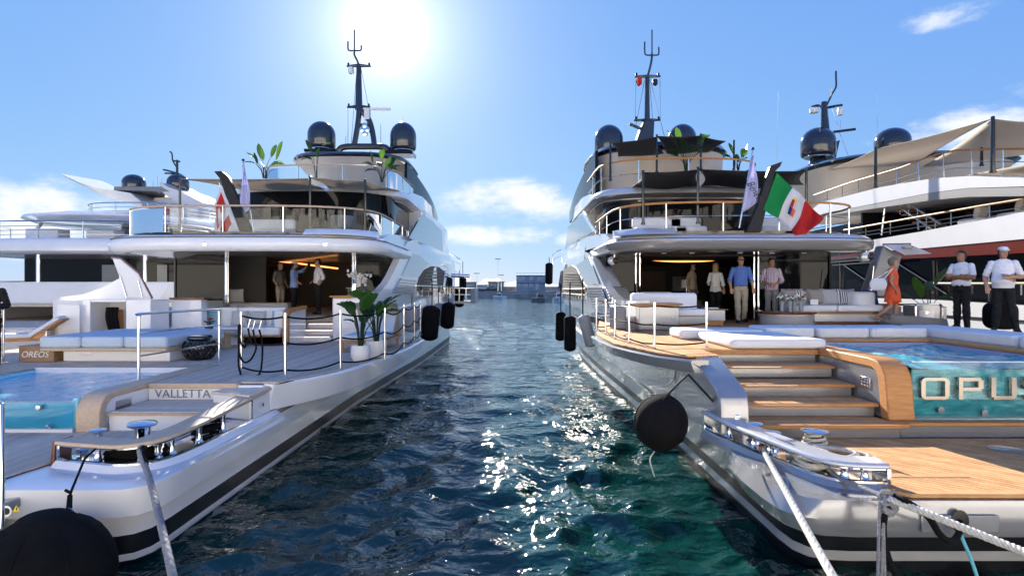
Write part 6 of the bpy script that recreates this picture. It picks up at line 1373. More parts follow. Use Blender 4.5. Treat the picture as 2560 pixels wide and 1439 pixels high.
cd = MB().box(7.72, 7.92, 15.0, 15.01, 2.55, 2.72); cd = cd.box(7.74, 7.9, 15.01, 15.08, 2.53, 2.55).build('menu_card', 'paper', None); tag(cd, 'white menu card standing at the sofa of the silver yacht', 'card')
# sofa to port
so = thing('corner_sofa', 'long white sofa with teak base under the silver yacht overhang', 'sofa', (8.5, 15, 2.08))
MB().box(7.2, 9.3, 14.75, 15.6, 2.085, 2.16).build('plinth', 'varnish', so); MB().box(7.15, 9.35, 14.68, 15.6, 2.162, 2.36).build('base', 'silver_light', so, bevel=.01); MB().box(7.1, 9.38, 14.62, 15.6, 2.362, 2.41).build('teak_frame', 'varnish', so)
MB().box(7.12, 8.2, 14.6, 15.35, 2.412, 2.58).build('seat', 'cushion', so, bevel=.05, segs=3); MB().box(8.21, 9.38, 14.6, 15.35, 2.412, 2.58).build('seat', 'cushion', so, bevel=.05, segs=3)
MB().box(7.15, 9.0, 15.3, 15.6, 2.5, 2.95).build('backrest', 'cushion', so, bevel=.08, segs=3); MB().prism([(x, y, 2.5) for x, y in rounded(8.75, 9.35, 14.75, 15.6, .25)], (0, 0, .42)).build('armrest', 'cushion', so, bevel=.07, segs=3)
mat('stripe_fabric', (.6, .6, .62), .9)
mt = MATS['stripe_fabric']; t_ = mt.node_tree; wv = t_.nodes.new('ShaderNodeTexWave'); wv.inputs['Scale'].default_value = 5.5; wv.bands_direction = 'X'; tc_ = t_.nodes.new('ShaderNodeTexCoord'); t_.links.new(tc_.outputs['Object'], wv.inputs['Vector'])
rp = t_.nodes.new('ShaderNodeValToRGB'); rp.color_ramp.elements[0].position = .42; rp.color_ramp.elements[0].color = (.62, .60, .62, 1); rp.color_ramp.elements[1].position = .5; rp.color_ramp.elements[1].color = (.10, .10, .14, 1); t_.links.new(wv.outputs[0], rp.inputs[0]); t_.links.new(rp.outputs[0], t_.nodes['Principled BSDF'].inputs['Base Color'])
for k, (x, m_, w_, lb_) in enumerate(((7.25, 'fabric_taupe', .42, 'taupe pillow at the inboard end of the white sofa'), (7.42, 'stripe_fabric', .36, 'small striped pillow leaning at the inboard end of the white sofa'), (7.95, 'fabric_taupe', .46, 'dark taupe pillow behind the menu card'), (8.3, 'fabric_grey', .50, 'plain grey brown pillow beside the large striped one'), (8.75, 'stripe_fabric', .56, 'large striped pillow beside the woman in orange'))):
    tag(pillow((x, 15.12, 2.585), w_, .42, .16, (k-2)*.07, -.22).build('pillow', m_, None), lb_, 'pillow')
o = pillow((9.2, 14.9, 2.585), .42, .40, .14, -.2, -.35).build('pillow', 'flag_blue', None); tag(o, 'navy pillow with a white pattern half hidden by the woman in orange', 'pillow')
# tilted locker lid and the grill behind
lk = thing('locker_hatch', 'raised grey locker hatch propped open behind the woman in orange', 'hatch', (9.4, 15.6, 2.9))
Yh = 15.8
MB().prism([S(2165, 742, Yh), S(2208, 612, Yh), S(2256, 640, Yh), S(2228, 742, Yh)], (0, .35, 0)).build('hatch_body', 'grey_paint', lk, bevel=.04)
MB().prism([S(2210, 612, Yh-.1), S(2275, 611, Yh-.1), S(2330, 634, Yh-.25), S(2262, 637, Yh-.25)], (0, .1, .03)).build('hatch_top', 'silver_light', lk, bevel=.008); MB().tube([S(2208, 611, Yh-.05), S(2276, 610, Yh-.05)], .03, 6).build('edge', 'varnish', lk); MB().lathe([(.14, 0), (.15, .01), (.12, .02)], S(2270, 621, Yh-.2)+Vector((0, -.02, .03)), 20, Matrix.Rotation(.3, 4, 'X')).build('port_light', 'chrome', lk)
MB().tube([S(2176, 735, Yh-.1), S(2184, 665, Yh-.1)], .015, 6).build('gas_strut', 'steel', lk)
Yf = 14.6
gr = thing('deck_fridge', 'silver deck fridge with a rounded chrome frame behind the pool pads', 'fridge', (10.4, Yf, 2.08))
a = S(2290, 814, Yf); b = S(2352, 762, Yf); MB().prism([(x, Yf, z) for x, z in rounded(a.x, b.x, 2.085, b.z, .07)], (0, .5, 0)).build('body', 'silver', gr, bevel=.01)
MB().tube([(x, Yf-.01, z) for x, z in rounded(a.x-.02, b.x+.02, 2.12, b.z+.02, .09)], .028, 8, closed=True).build('frame', 'chrome', gr); MB().prism([(x, Yf-.015, z) for x, z in rounded(a.x+.07, b.x-.17, 2.17, b.z-.14, .04)], (0, .02, 0)).build('door', 'silver_light', gr); MB().lathe([(.03, 0), (.03, .02)], (a.x+.25, Yf-.015, b.z-.19), 12, Matrix.Rotation(PI/2, 4, 'X')).build('latch', 'chrome', gr)
bc = thing('bulwark_locker', 'grey bulwark locker with wooden top behind the woman in orange', 'locker', (9.9, Yf+.4, 2.08)); MB().box(9.42, 9.95, Yf+.2, Yf+.9, 2.085, 2.55).build('body', 'grey_paint', bc, bevel=.03); MB().box(9.4, 11.2, Yf+.55, Yf+.95, 2.552, 2.60).build('top', 'varnish', bc, bevel=.01); MB().box(10.75, 10.95, Yf, Yf+.5, 2.085, 2.55).build('pillar', 'silver', bc, bevel=.02)
plant('large leafed plant in front of the red striped yacht beside the man with crossed arms', (10.75, 15.0, 2.3), .2, .3, 5, .75, .35, 31, leaf_l=.62, pot=False)
plant('tall leafy plant on the silver yacht sundeck between two awning poles', S(1715, 428, 20.6), .2, .3, 12, 1.0, .75, 17, leaf_l=.62, pot=False)
plant('small leafy plant at the starboard corner of the silver yacht sundeck', S(1845, 425, 20.4), .2, .3, 8, .55, .4, 19, leaf_l=.45, pot=False)
ch = thing('black_case', 'black padded case standing between the two men in polo shirts', 'case', (11.0, 12.9, 2.08)); MB().prism([(x, 12.9, z) for x, z in rounded(10.75, 11.3, 2.085, 2.7, .2)], (0, .4, 0)).build('case', 'fender', ch, bevel=.05)
# lamp in the saloon
lm = thing('table_lamp', 'table lamp with pale drum shade inside the silver yacht saloon', 'lamp', (5.6, 18.9, 2.6)); c = S(1716, 742, 18.9); MB().lathe([(.06, 0), (.06, .02), (.02, .04), (.02, .42)], (c.x, 18.9, 2.62), 12).build('stand', 'chrome', lm); MB().lathe([(.17, .40), (.15, .66), (.14, .66), (.16, .40)], (c.x, 18.9, 2.62), 20).build('shade', 'cushion', lm); MB().box(c.x-.4, c.x+.4, 18.6, 19.2, 2.082, 2.62).build('console', 'interior_brown', lm)
sf = thing('saloon_sofa', 'white sofa inside the silver yacht saloon behind the bar cabinet', 'sofa', (4.4, 18.3, 2.08)); MB().box(3.85, 5.0, 17.6, 18.4, 2.082, 2.48).build('seat', 'cushion', sf, bevel=.06); MB().box(3.85, 5.0, 18.1, 18.45, 2.48, 2.9).build('backrest', 'cushion', sf, bevel=.06)
# upper deck sofas
for k, (px, w_) in enumerate(((1650, 1.4), (1720, .9), (1950, 1.2))):
    c = S(px, 575, 16.2); t = thing('deck_sofa', ['white sofa with cushions behind the silver yacht upper rail', 'low white armchair beside the sofa on the silver yacht upper deck', 'white sofa behind the italian flag on the silver yacht upper deck'][k], 'sofa', (c.x, 16.2, 4.39))
    MB().box(c.x-w_/2, c.x+w_/2, 15.9, 16.7, 4.392, 4.72).build('seat', 'cushion', t, bevel=.06); MB().box(c.x-w_/2, c.x+w_/2, 16.45, 16.7, 4.72, 5.02).build('backrest', 'cushion', t, bevel=.06)
# stern gear: bollards and white rope
bollard('bollard', 'chrome mushroom bollard with white rope on the silver yacht platform', (3.42, 6.55, 1.212), .085, .20)
bollard('cleat', 'chrome mooring cleat behind the wing at the foot of the stairs', (2.80, 6.72, 1.23), .06, .22); bollard('cleat', 'second chrome mooring cleat behind the wing below the stair pylon', (2.86, 6.40, 1.23), .06, .20)
cl_ = helix_rope([(3.42+(.13-.002*j)*math.cos(j*.7), 6.55+(.13-.002*j)*math.sin(j*.7), 1.232+.0052*j) for j in range(26)], .018, 3, .06).build('rope_coil', 'rope_white', None); tag(cl_, 'white rope wound round the foot of the mushroom bollard', 'rope')
co_ = helix_rope([(3.3, 6.4, 1.235), (3.6, 6.3, 1.24), (3.75, 6.1, 1.24), (3.55, 5.9, 1.245), (3.2, 5.95, 1.25), (3.1, 6.2, 1.25), (3.4, 6.35, 1.265), (3.62, 6.1, 1.27), (3.3, 5.85, 1.28), (3.05, 5.9, 1.29)], .024, 3, .07).build('rope_coil', 'rope_white', None); tag(co_, 'loose white laid rope lying behind the silver stern wing', 'rope')
cc = helix_rope([(2.98+(.13+.02*math.sin(j*2.1))*math.cos(j*.8), 5.80+(.24+.03*math.sin(j*1.7))*math.sin(j*.8), 1.245+.0042*j+.01*math.sin(j*1.3)) for j in range(34)], .021, 3, .07).build('rope_coil', 'rope_white', None); tag(cc, 'white rope bundle inside the chrome fairlead of the silver yacht', 'rope')
# mooring ropes of the silver yacht
r1 = [(2.85, 6.35, 1.262), (2.70, 6.2, 1.262), (2.35, 5.0, 1.272), (1.88, 3.4, 1.315), (1.2, 1.0, 1.372), (1.1, .5, 1.385)]
o = helix_rope(r1, .026, 3, .085, 7).build('mooring_rope', 'rope_white', None); tag(o, 'white laid mooring rope running straight down from the side fairlead', 'rope')
p1 = S(2100, 1195, 5.35); kn = S(2222, 1245, 4.72); r2 = [p1+Vector((0, .15, .02)), p1, S(2165, 1222, 5.0), kn]
o = helix_rope(r2, .022, 3, .06, 6).build('mooring_rope', 'rope_grey', None); tag(o, 'grey rope from the corner fairlead to the knot', 'rope')
r3 = [kn, S(2330, 1287, 4.45), S(2450, 1335, 4.2), S(2570, 1382, 3.95), S(2800, 1470, 3.4), Vector((5.2, 1.0, 1.34)), Vector((5.4, .4, 1.4))]
o = helix_rope(r3, .028, 3, .10, 7).build('mooring_rope', 'rope_white', None); tag(o, 'thick white laid rope leading right from the grey knot to the quay', 'rope')
kt = MB(); rg_ = random.Random(8)
for k in range(7):
    a0 = rg_.uniform(0, 6); kt.tube([kn+Vector((.055*math.cos(a0+j*.8)*(1+.3*rg_.random()), .04*math.sin(j*.9+k), .06*math.sin(a0+j*.8)-.015*k)) for j in range(9)], .015, 6)
kt = kt.build('rope_knot', 'rope_grey', None); tag(kt, 'grey rope knot joining the lines off the silver yacht corner', 'rope')
for k, dx in enumerate((-.075, -.035, -.05)):
    a = kn+Vector((dx, 0, -.02)); b = S(2194+k*9, 1460, 4.6); c = Vector((b.x, b.y, .3)); o = helix_rope([a, b, c], .012, 3, .03, 5).build('hanging_rope', 'rope_grey', None); tag(o, 'thin grey rope tail hanging straight down from the knot', 'rope', 'grey rope tails under the knot')
hz = MB().tube(spline([kn+Vector((.02, 0, -.02)), S(2210, 1290, 4.7), S(2208, 1340, 4.7), S(2222, 1400, 4.65), S(2245, 1450, 4.6), S(2260, 1560, 4.6)], 6), .028, 8).build('black_hose', 'rope_black', None); tag(hz, 'black hose hanging from the knot down to the water', 'hose')
hz = MB().tube(spline([kn+Vector((.04, 0, .02)), S(2270, 1255, 4.6), S(2320, 1290, 4.6), S(2350, 1335, 4.65), S(2380, 1352, 4.72), S(2398, 1330, 4.85), S(2400, 1302, 4.93)], 6), .026, 8).build('black_hose', 'rope_black', None); tag(hz, 'black hose looping from the knot into the transom hatch', 'hose')
hz = MB().tube(spline([S(2402, 1315, 4.92), S(2402, 1335, 4.86), S(2425, 1390, 4.8), S(2445, 1450, 4.75), S(2470, 1560, 4.7)], 5), .014, 8).build('teal_hose', 'hose_teal', None); tag(hz, 'thin teal hose hanging out of the transom hatch', 'hose')
# ================================================================ fenders
def at_side(px, py, X): return A(px, py, X)
for k, (px, yt, yb, wpx, X, lb_) in enumerate(((1080, 763, 852, 45, -2.75, 'black fender nearest the rope rail on the white yacht side'), (1122, 755, 822, 34, -2.7, 'black fender with its lanyard forward of the nearest one on the white yacht side'), (1149, 716, 768, 23, -2.9, 'black fender hanging below the folding balcony of the white yacht'), (1157, 692, 736, 18, -2.9, 'small black fender beneath the balcony arm of the white yacht'))):
    p = A(px, yt, X); h = (yb-yt)*p.y/F; r = wpx*p.y/F/2; fender(lb_, p, r, h, 'fender', (0, (.10, .07, .02, 0)[k]), .9)
fender('grey fender half hidden behind the black ones on the white yacht side', A(1096, 757, -3.2), .30, 1.0, 'fender_grey', (0, -.2), .6)
fender('grey fender behind the last posts of the rope rail', A(1030, 764, -3.4), .26, .9, 'fender_grey', (0, .05), .4)
for k, (px, yt, yb, wpx, X, m_, lb_, tl) in enumerate(((1402, 778, 852, 25, 1.75, 'fender', 'forward black fender of the pair on the silver yacht side', .02), (1425, 788, 878, 30, 1.75, 'fender', 'after black fender of the pair on the silver yacht side', 0), (1457, 786, 870, 30, 1.95, 'fender_grey', 'grey fender leaning out beside the black pair', -.28), (1373, 656, 711, 19, 2.1, 'fender', 'black fender hanging high at the silver yacht bow', .02))):
    p = A(px, yt, X); h = (yb-yt)*p.y/F; r = wpx*p.y/F/2; fender(lb_, p, r, h, m_, (0, tl), .3 if k == 3 else 1.0)
# big ball fender of the silver yacht
c = S(1652, 1055, 6.75); r = .31
bf = thing('ball_fender', 'big round black fender hanging at the silver yacht quarter', 'fender', c-Vector((0, 0, r)))
MB().lathe([(.01, -r*1.06), (r*.34, -r*.99), (r*.66, -r*.80), (r*.93, -r*.42), (r*1.0, 0), (r*.96, r*.30), (r*.80, r*.64), (r*.52, r*.90), (r*.2, r*1.04), (.03, r*1.1)], c, 28, Matrix.Rotation(.25, 4, 'Y')).build('cover', 'fender', bf, smooth=70)
for k in range(6): a0 = k*PI/3; MB().tube([c+Matrix.Rotation(.25, 3, 'Y') @ Vector((r*1.004*rr_*math.cos(a0), r*1.004*rr_*math.sin(a0), r*zz)) for rr_, zz in ((.34, -.99), (.66, -.80), (.93, -.42), (1., 0), (.96, .30), (.80, .64), (.52, .90), (.2, 1.04))], .005, 4).build('seam', 'fender', bf)
MB().tube([c+Vector((.08, 0, r*1.05)), S(1720, 935, 7.4), S(1790, 1010, 7.2)], .014, 6).build('lanyard', 'rope_black', bf); MB().tube(spline([c+Vector((-.1, -.1, -r)), S(1625, 1150, 6.6), S(1636, 1190, 6.6)], 5), .008, 5).build('tail_line', 'rope_white', bf)
# huge stern fender of the white yacht
c = S(112, 1440, 5.35); r = .57
bf = thing('ball_fender', 'huge round black fender under the white yacht stern corner', 'fender', c-Vector((0, 0, r)))
prof = [(.02, -r*1.0)]+[(r*math.cos(a)*(1.0 if a < 0 else 1.0), r*.98*math.sin(a)) for a in np.linspace(-1.4, 1.1, 14)]+[(r*.36, r*.97), (r*.30, r*1.0), (.02, r*1.01)]
MB().lathe(prof, c, 36).build('cover', 'fender', bf, smooth=70)
for k in range(8): a0 = k*PI/4+.2; MB().tube([c+Vector((r*1.003*math.cos(b_)*math.cos(a0), r*1.003*math.cos(b_)*math.sin(a0), r*.983*math.sin(b_))) for b_ in np.linspace(-1.3, 1.1, 12)], .006, 4).build('seam', 'fender', bf)
e = S(172, 1282, 5.6); MB().tube([e+Vector((.05*math.cos(k/10*2*PI), 0, .05*math.sin(k/10*2*PI)-.0)) for k in range(10)], .007, 5, closed=True).build('ring', 'steel', bf)
MB().tube([e+Vector((-.012, 0, .05)), S(172, 1238, 5.75)], .014, 6).tube([e+Vector((.02, 0, .05)), S(178, 1238, 5.75)], .014, 6).build('strop', 'rope_black', bf)
MB().tube([S(175, 1236, 5.75), S(180, 1222, 5.8), S(212, 1145, 6.3), S(240, 1120, 6.5)], .012, 6).build('lanyard', 'rope_black', bf); MB().tube([S(163, 1224, 5.74), S(178, 1232, 5.74)], .016, 6).build('toggle', 'rope_black', bf)
# folding balcony and boom at the white yacht bow
bl = thing('folding_balcony', 'fold out balcony with rails on the white yacht bow side', 'balcony', (-2.3, 31, 2.2)); Yb = 31.
a = S(1135, 752, Yb); b = S(1190, 752, Yb)
MB().box(a.x, b.x-.1, Yb-.5, Yb+2, a.z-.12, a.z).build('floor', 'silver', bl); MB().box(b.x-.25, b.x, Yb-.6, Yb+2, a.z-.12, S(0, 720, Yb).z).build('end_panel', 'container_grey', bl, bevel=.02)
for px in (1148, 1165, 1180): MB().tube([S(px, 752, Yb), S(px, 720, Yb)], .03, 6).build('post', 'steel', bl)
MB().tube([S(1136, 720, Yb), S(1188, 720, Yb)], .03, 6).build('rail', 'steel', bl); MB().tube([S(1136, 736, Yb), S(1188, 736, Yb)], .02, 6).build('rail', 'steel', bl)
bm = MB().tube([S(1128, 688, Yb), S(1174, 690, Yb)], .11, 10).build('boarding_boom', 'steel', None); tag(bm, 'silver boom pointing out above the folding balcony', 'boom')
railing(LY, [S(px, py, 38) for px, py in ((1121, 631), (1128, 636), (1140, 642), (1150, 648))], .7, .8, r=.03, pr=.025, mids=(.5,)); railing(RY, [S(px, py, 33) for px, py in ((1381, 640), (1386, 632), (1394, 627), (1404, 624))], .7, .8, r=.03, pr=.025, mids=(.5,))
# ================================================================ flags and ensign staffs
def staff(name, label, poly, Y, t=.14):
    o = MB().prism([S(px, py, Y) for px, py in poly], (0, t, 0)).build(name, 'staff', None, bevel=.02); tag(o, label, 'flagstaff'); return o
staff('ensign_staff', 'black raked ensign staff on the white yacht upper deck', [(602, 586), (577, 530), (548, 445), (534, 428), (552, 427), (570, 440), (580, 462), (633, 586)], 15.9)
staff('ensign_staff', 'black raked ensign staff carrying the italian flag', [(1866, 580), (1893, 515), (1915, 445), (1927, 414), (1957, 403), (1951, 416), (1938, 428), (1903, 580)], 14.4)
def flag_grid(fn, nu, nv, matf, mats, name, label):
    m = MB()
    v = [fn(i/nu, j/nv) for i in range(nu+1) for j in range(nv+1)]; f = []; mi = []
    for i in range(nu):
        for j in range(nv): f.append((i*(nv+1)+j, (i+1)*(nv+1)+j, (i+1)*(nv+1)+j+1, i*(nv+1)+j+1)); mi.append(matf((i+.5)/nu, (j+.5)/nv))
    m.v = v; m.f = f; m.m = mi; o = m.build(name, mats, None, smooth=None, solid=.006); tag(o, label, 'flag'); return o
def bil(c, u, v): return [(c[0][k]*(1-u)+c[1][k]*u)*(1-v)+(c[3][k]*(1-u)+c[2][k]*u)*v for k in (0, 1)]
ci = [(1942, 432), (2056, 538), (2014, 597), (1909, 523)]
def fi(u, v):
    px, py = bil(ci, u, v); w_ = math.sin(u*10+v*2.6)*.17*u**.6+.07*math.sin(u*19-v*4)*u; return S(px+6*math.sin(v*5+u*7)*u, py+9*math.sin(u*8.5+v*1.5)*u*(1-u*.3), 14.38+w_)
it = flag_grid(fi, 36, 20, lambda u, v: 0 if u < .34 else (1 if u < .68 else 2), ['flag_green', 'flag_white', 'flag_red'], 'ensign_flag', 'green white and red italian flag with a shield on the black staff')
def patch(u0, u1, v0, v1, m_, nm): 
    MB().grid(lambda a, b: Vector(fi(u0+(u1-u0)*a, v0+(v1-v0)*b))+Vector((0, -.012, 0)), 4, 4).build(nm, m_, it, smooth=None)
patch(.455, .51, .26, .50, 'flag_red', 'shield_quarter'); patch(.512, .565, .26, .50, 'flag_white', 'shield_quarter'); patch(.455, .51, .505, .74, 'flag_blue', 'shield_quarter'); patch(.512, .565, .505, .74, 'orange_ring', 'shield_quarter'); patch(.535, .543, .26, .5, 'flag_red', 'shield_cross'); patch(.512, .565, .37, .40, 'flag_red', 'shield_cross'); patch(.47, .55, .19, .25, 'sign_yellow', 'shield_crown')
cm_ = [(547, 455), (592, 562), (543, 626), (534, 560)]
def fm(u, v):
    px, py = bil(cm_, u, v); return S(px+3*math.sin(v*9+u*3), py, 15.85+.08*math.sin(v*11+u*5)*(.3+v))
def mal(u, v):
    if min(u, 1-u) < .10 or min(v, 1-v) < .12: return 1
    if abs(u-.48-.07*(1 if math.sin(v*8.5) > 0 else -1)) < .13: return 1
    return 0
flag_grid(fm, 30, 30, mal, ['flag_red', 'flag_white'], 'ensign_flag', 'red and white flag hanging limp from the white yacht staff')
def pennant(name, label, px_top, py_top, pts, Y, pole_bottom):
    t = thing(name, label, 'flag', S(*pole_bottom, Y)); MB().tube([S(*pole_bottom, Y), S(px_top, py_top, Y)], .02, 8).build('pole', 'steel', t); MB().lathe([(.035, 0), (.04, .03), (.035, .06), (.005, .065)], S(px_top, py_top, Y), 10).build('finial', 'black', t)
    def fn(u, v):
        px, py = bil(pts, u, v); return S(px+2.5*math.sin(v*7+u*4), py, Y-.03+.05*math.sin(u*8+v*5))
    MB().grid(fn, 14, 24).build('cloth', 'pennant', t, smooth=None, solid=.005); return t, fn
pennant('name_flag', 'pale white flag hanging beside the black staff of the white yacht', 608, 403, [(605, 412), (612, 412), (629, 520), (600, 540)], 16.0, (634, 583))
t, fn = pennant('name_flag', 'pale white flag lettered Benetti hanging beside the italian ensign', 1882, 375, [(1878, 388), (1886, 388), (1897, 505), (1856, 530)], 14.5, (1848, 570))
tm = text_mesh('Benetti', .26, .002, 'lettering', 'black', t, Matrix.Identity(4))
a = S(1866, 458, 14.36); 
M_ = Matrix.Translation(a) @ Matrix.Rotation(PI/2, 4, 'X') @ Matrix.Rotation(-1.02, 4, 'Z') @ Matrix(((.78, .30, 0, 0), (0, 1, 0, 0), (0, 0, 1, 0), (0, 0, 0, 1))); tm.data.transform(M_)
# ================================================================ people
clothes = {'blue': (.09, .17, .52), 'sky': (.24, .34, .66), 'white_cloth': (.72, .72, .78), 'cream': (.60, .56, .50), 'khaki': (.40, .345, .27), 'black_cloth': (.008, .008, .010), 'grey_cloth': (.13, .125, .115), 'tan_cloth': (.36, .31, .25), 'orange_cloth': (.78, .115, .045), 'light_grey': (.33, .33, .33)}
for k_, c_ in clothes.items(): mat('cloth_'+k_, c_, .9, bump=.3, bscale=120)
mat('cloth_striped', (.7, .7, .75), .9); mt = MATS['cloth_striped']; t_ = mt.node_tree; wv = t_.nodes.new('ShaderNodeTexWave'); wv.inputs['Scale'].default_value = 9.; wv.bands_direction = 'X'; tc_ = t_.nodes.new('ShaderNodeTexCoord'); t_.links.new(tc_.outputs['Object'], wv.inputs['Vector'])
rp = t_.nodes.new('ShaderNodeValToRGB'); rp.color_ramp.elements[0].position = .45; rp.color_ramp.elements[0].color = (.70, .68, .74, 1); rp.color_ramp.elements[1].position = .6; rp.color_ramp.elements[1].color = (.24, .13, .40, 1); t_.links.new(wv.outputs[0], rp.inputs[0]); t_.links.new(rp.outputs[0], t_.nodes['Principled BSDF'].inputs['Base Color'])
def limb(m, pts, rs, n=10, flat=1.):
    """closed tapered limb with rounded ends"""
    pts = [Vector(p) for p in pts]; d0 = (pts[0]-pts[1]).normalized(); d1 = (pts[-1]-pts[-2]).normalized()
    P_ = [pts[0]+d0*rs[0]*.9, pts[0]+d0*rs[0]*.55]+pts+[pts[-1]+d1*rs[-1]*.55, pts[-1]+d1*rs[-1]*.9]; R_ = [rs[0]*.35, rs[0]*.8]+list(rs)+[rs[-1]*.8, rs[-1]*.35]
    m.tube(P_, R_, n)
def ell(m, c, rx, ry, rz, n=12):
    c = Vector(c); m.loft([[c+Vector((rx*math.cos(a)*math.cos(2*PI*k/n), ry*math.cos(a)*math.sin(2*PI*k/n), rz*math.sin(a))) for k in range(n)] for a in np.linspace(-1.45, 1.45, 9)])
def person(label, pos, h, facing, arms, legs, shirt, bottom, hair='hair_dark', sleeve=.5, shoes='cloth_black_cloth', skin='skin', shorts=None, cap=False, glasses=False, hair_style='short', belly=0., female=False, look=0., hem=.90, dress=False, lean=0.):
    """arms: for (left, right) -> (elbow, hand); legs: (knee, ankle) per side; local frame faces -y, x to the viewer's right"""
    K = h/1.75; t = thing('person', label, 'person', pos, facing)
    T = Matrix.Translation(Vector(pos)) @ Matrix.Rotation(facing, 4, 'Z') @ Matrix.Scale(K, 4)
    m = MB(); bones = {}
    sw, wst, hip = (.165, .115, .155) if female else (.195, .145, .15)
    sec = [(.86, hip*.93, .10, 0), (.93, hip*1.02, .115, .005), (1.03, wst*1.03+belly*.3, .098+belly*.6, -belly*.4), (1.13, wst*1.06+belly*.25, .100+belly*.5, -belly*.3), (1.25, .160 if not female else .145, .112, .0), (1.36, .165 if not female else .145, .105, .008), (1.43, sw*.80, .082, .015), (1.475, .085, .06, .018)]
    m.loft([[Vector((rx*math.cos(2*PI*k/20), cy+ry*math.sin(2*PI*k/20)+lean*(z-.9), z)) for k in range(20)] for z, rx, ry, cy in sec])
    ly = lean*.6
    m.tube([(0, .018+ly, 1.44), (0, .008+ly, 1.55)], [.058, .052], 12)
    hc = Vector((0, -.012+ly, 1.635)); cl, sl = math.cos(look), math.sin(look)
    def hd(x, y, z): return hc+Vector((x*cl-y*sl, x*sl+y*cl, z))
    n = 16; rings = []
    for z, rx, ry, cy in ((-.118, .028, .032, -.045), (-.105, .046, .058, -.030), (-.07, .060, .082, -.012), (-.03, .069, .094, 0), (.02, .074, .099, .004), (.06, .071, .095, .006), (.095, .055, .072, .006), (.115, .022, .03, .006)): rings.append([hd(rx*math.cos(2*PI*k/n), cy+ry*math.sin(2*PI*k/n), z) for k in range(n)])
    m.loft(rings)
    m.loft([[hd(x, y, z) for x, y in ((-w_, -.085), (w_, -.085), (w_*.6, -.085-d_), (-w_*.6, -.085-d_))] for z, w_, d_ in ((.015, .008, .010), (-.02, .013, .024), (-.038, .016, .030), (-.048, .012, .012))])
    for s in (-1, 1): m.loft([[hd(s*(.070+.012*q), .012+.014*math.cos(a)*(1-.3*q), -.012+.028*math.sin(a)*(1-.2*q)) for a in np.linspace(0, 5.5, 8)] for q in (0, 1)])
    for s, (el, ha) in zip((-1, 1), arms):
        sh = Vector((s*(sw-.015), .015+ly, 1.405)); el = Vector(el); ha = Vector(ha); k_ = .82 if female else 1.
        limb(m, [sh, sh.lerp(el, .5), el], [.056*k_, .050*k_, .041*k_]); wr = el+(ha-el)*.86
        limb(m, [el, el.lerp(wr, .35), wr], [.041*k_, .043*k_, .028*k_]); bones[('ua', s)] = (sh, el); bones[('fa', s)] = (el, wr)
        d = (ha-el).normalized(); side = d.cross(Vector((0, -1, 0))); side = side.normalized() if side.length > .2 else d.cross(Vector((0, 0, 1))).normalized(); nn = d.cross(side)
        pm = wr+d*.05; m.loft([[wr+d*q+side*a*w_+nn*b*.016 for a, b in ((-1, -1), (1, -1), (1, 1), (-1, 1))] for q, w_ in ((-.01, .026), (.03, .036), (.075, .040), (.09, .036))])
        for j, (o_, L_) in enumerate(((-.030, .062), (-.010, .074), (.010, .070), (.029, .055))):
            b0 = wr+d*.082+side*o_; cv = nn*.018; m.tube([b0, b0+d*L_*.45+cv*.3, b0+d*L_*.8+cv, b0+d*L_+cv*1.6], [.0115, .0112, .0105, .009], 6)
        b0 = wr+d*.03-side*.03; m.tube([b0, b0+d*.03-side*.022, b0+d*.058-side*.026+nn*.008], [.0135, .0125, .010], 6); bones[('hand', s)] = (wr, wr+d*.16)
    for s, (kn, an) in zip((-1, 1), legs):
        hp = Vector((s*.085, .005, .88)); kn = Vector(kn); an = Vector(an); k_ = .95
        limb(m, [hp, hp.lerp(kn, .4), kn], [.088*k_, .082*k_, .056*k_], 12); limb(m, [kn, kn.lerp(an, .32), an], [.056*k_, .058*k_, .036*k_], 12); bones[('th', s)] = (hp, kn); bones[('shn', s)] = (kn, an)
        fd = Vector((s*.25, -1, 0)).normalized(); f0 = an+Vector((0, .03, -.035)); m.loft([[f0+fd*q+Vector((fd.y*-1, fd.x, 0))*a*w_+Vector((0, 0, zz)) for a, zz in ((-1, -.035), (1, -.035), (.8, hh), (-.8, hh))] for q, w_, hh in ((-.035, .030, .02), (.02, .036, .05), (.09, .042, .025), (.16, .042, .0), (.205, .028, -.012))]); bones[('ft', s)] = (f0, f0+fd*.2)
    bones['torso'] = (Vector((0, 0, .98)), Vector((0, ly, 1.36))); bones['pelvis'] = (Vector((0, 0, .86)), Vector((0, 0, .96))); bones['neck'] = (Vector((0, .01+ly, 1.49)), Vector((0, .0+ly, 1.54))); bones['head'] = (hc+Vector((0, 0, -.06)), hc+Vector((0, 0, .06)))
    me0 = bpy.data.meshes.new('tmp'); me0.from_pydata([tuple(v) for v in m.v], [], m.f); ob = bpy.data.objects.new('tmp', me0); COL.objects.link(ob)
    md = ob.modifiers.new('r', 'REMESH'); md.mode = 'VOXEL'; md.voxel_size = .0095; ms = ob.modifiers.new('s', 'SMOOTH'); ms.iterations = 2; ms.factor = .5
    me = bpy.data.meshes.new_from_object(ob.evaluated_get(bpy.context.evaluated_depsgraph_get())); bpy.data.objects.remove(ob)
    nv = len(me.vertices); co = np.empty(nv*3); me.vertices.foreach_get('co', co); co = co.reshape(-1, 3); no = np.empty(nv*3); me.vertex_normals.foreach_get('vector', no); no = no.reshape(-1, 3)
    names = list(bones); D = np.empty((len(names), nv)); P1 = {}
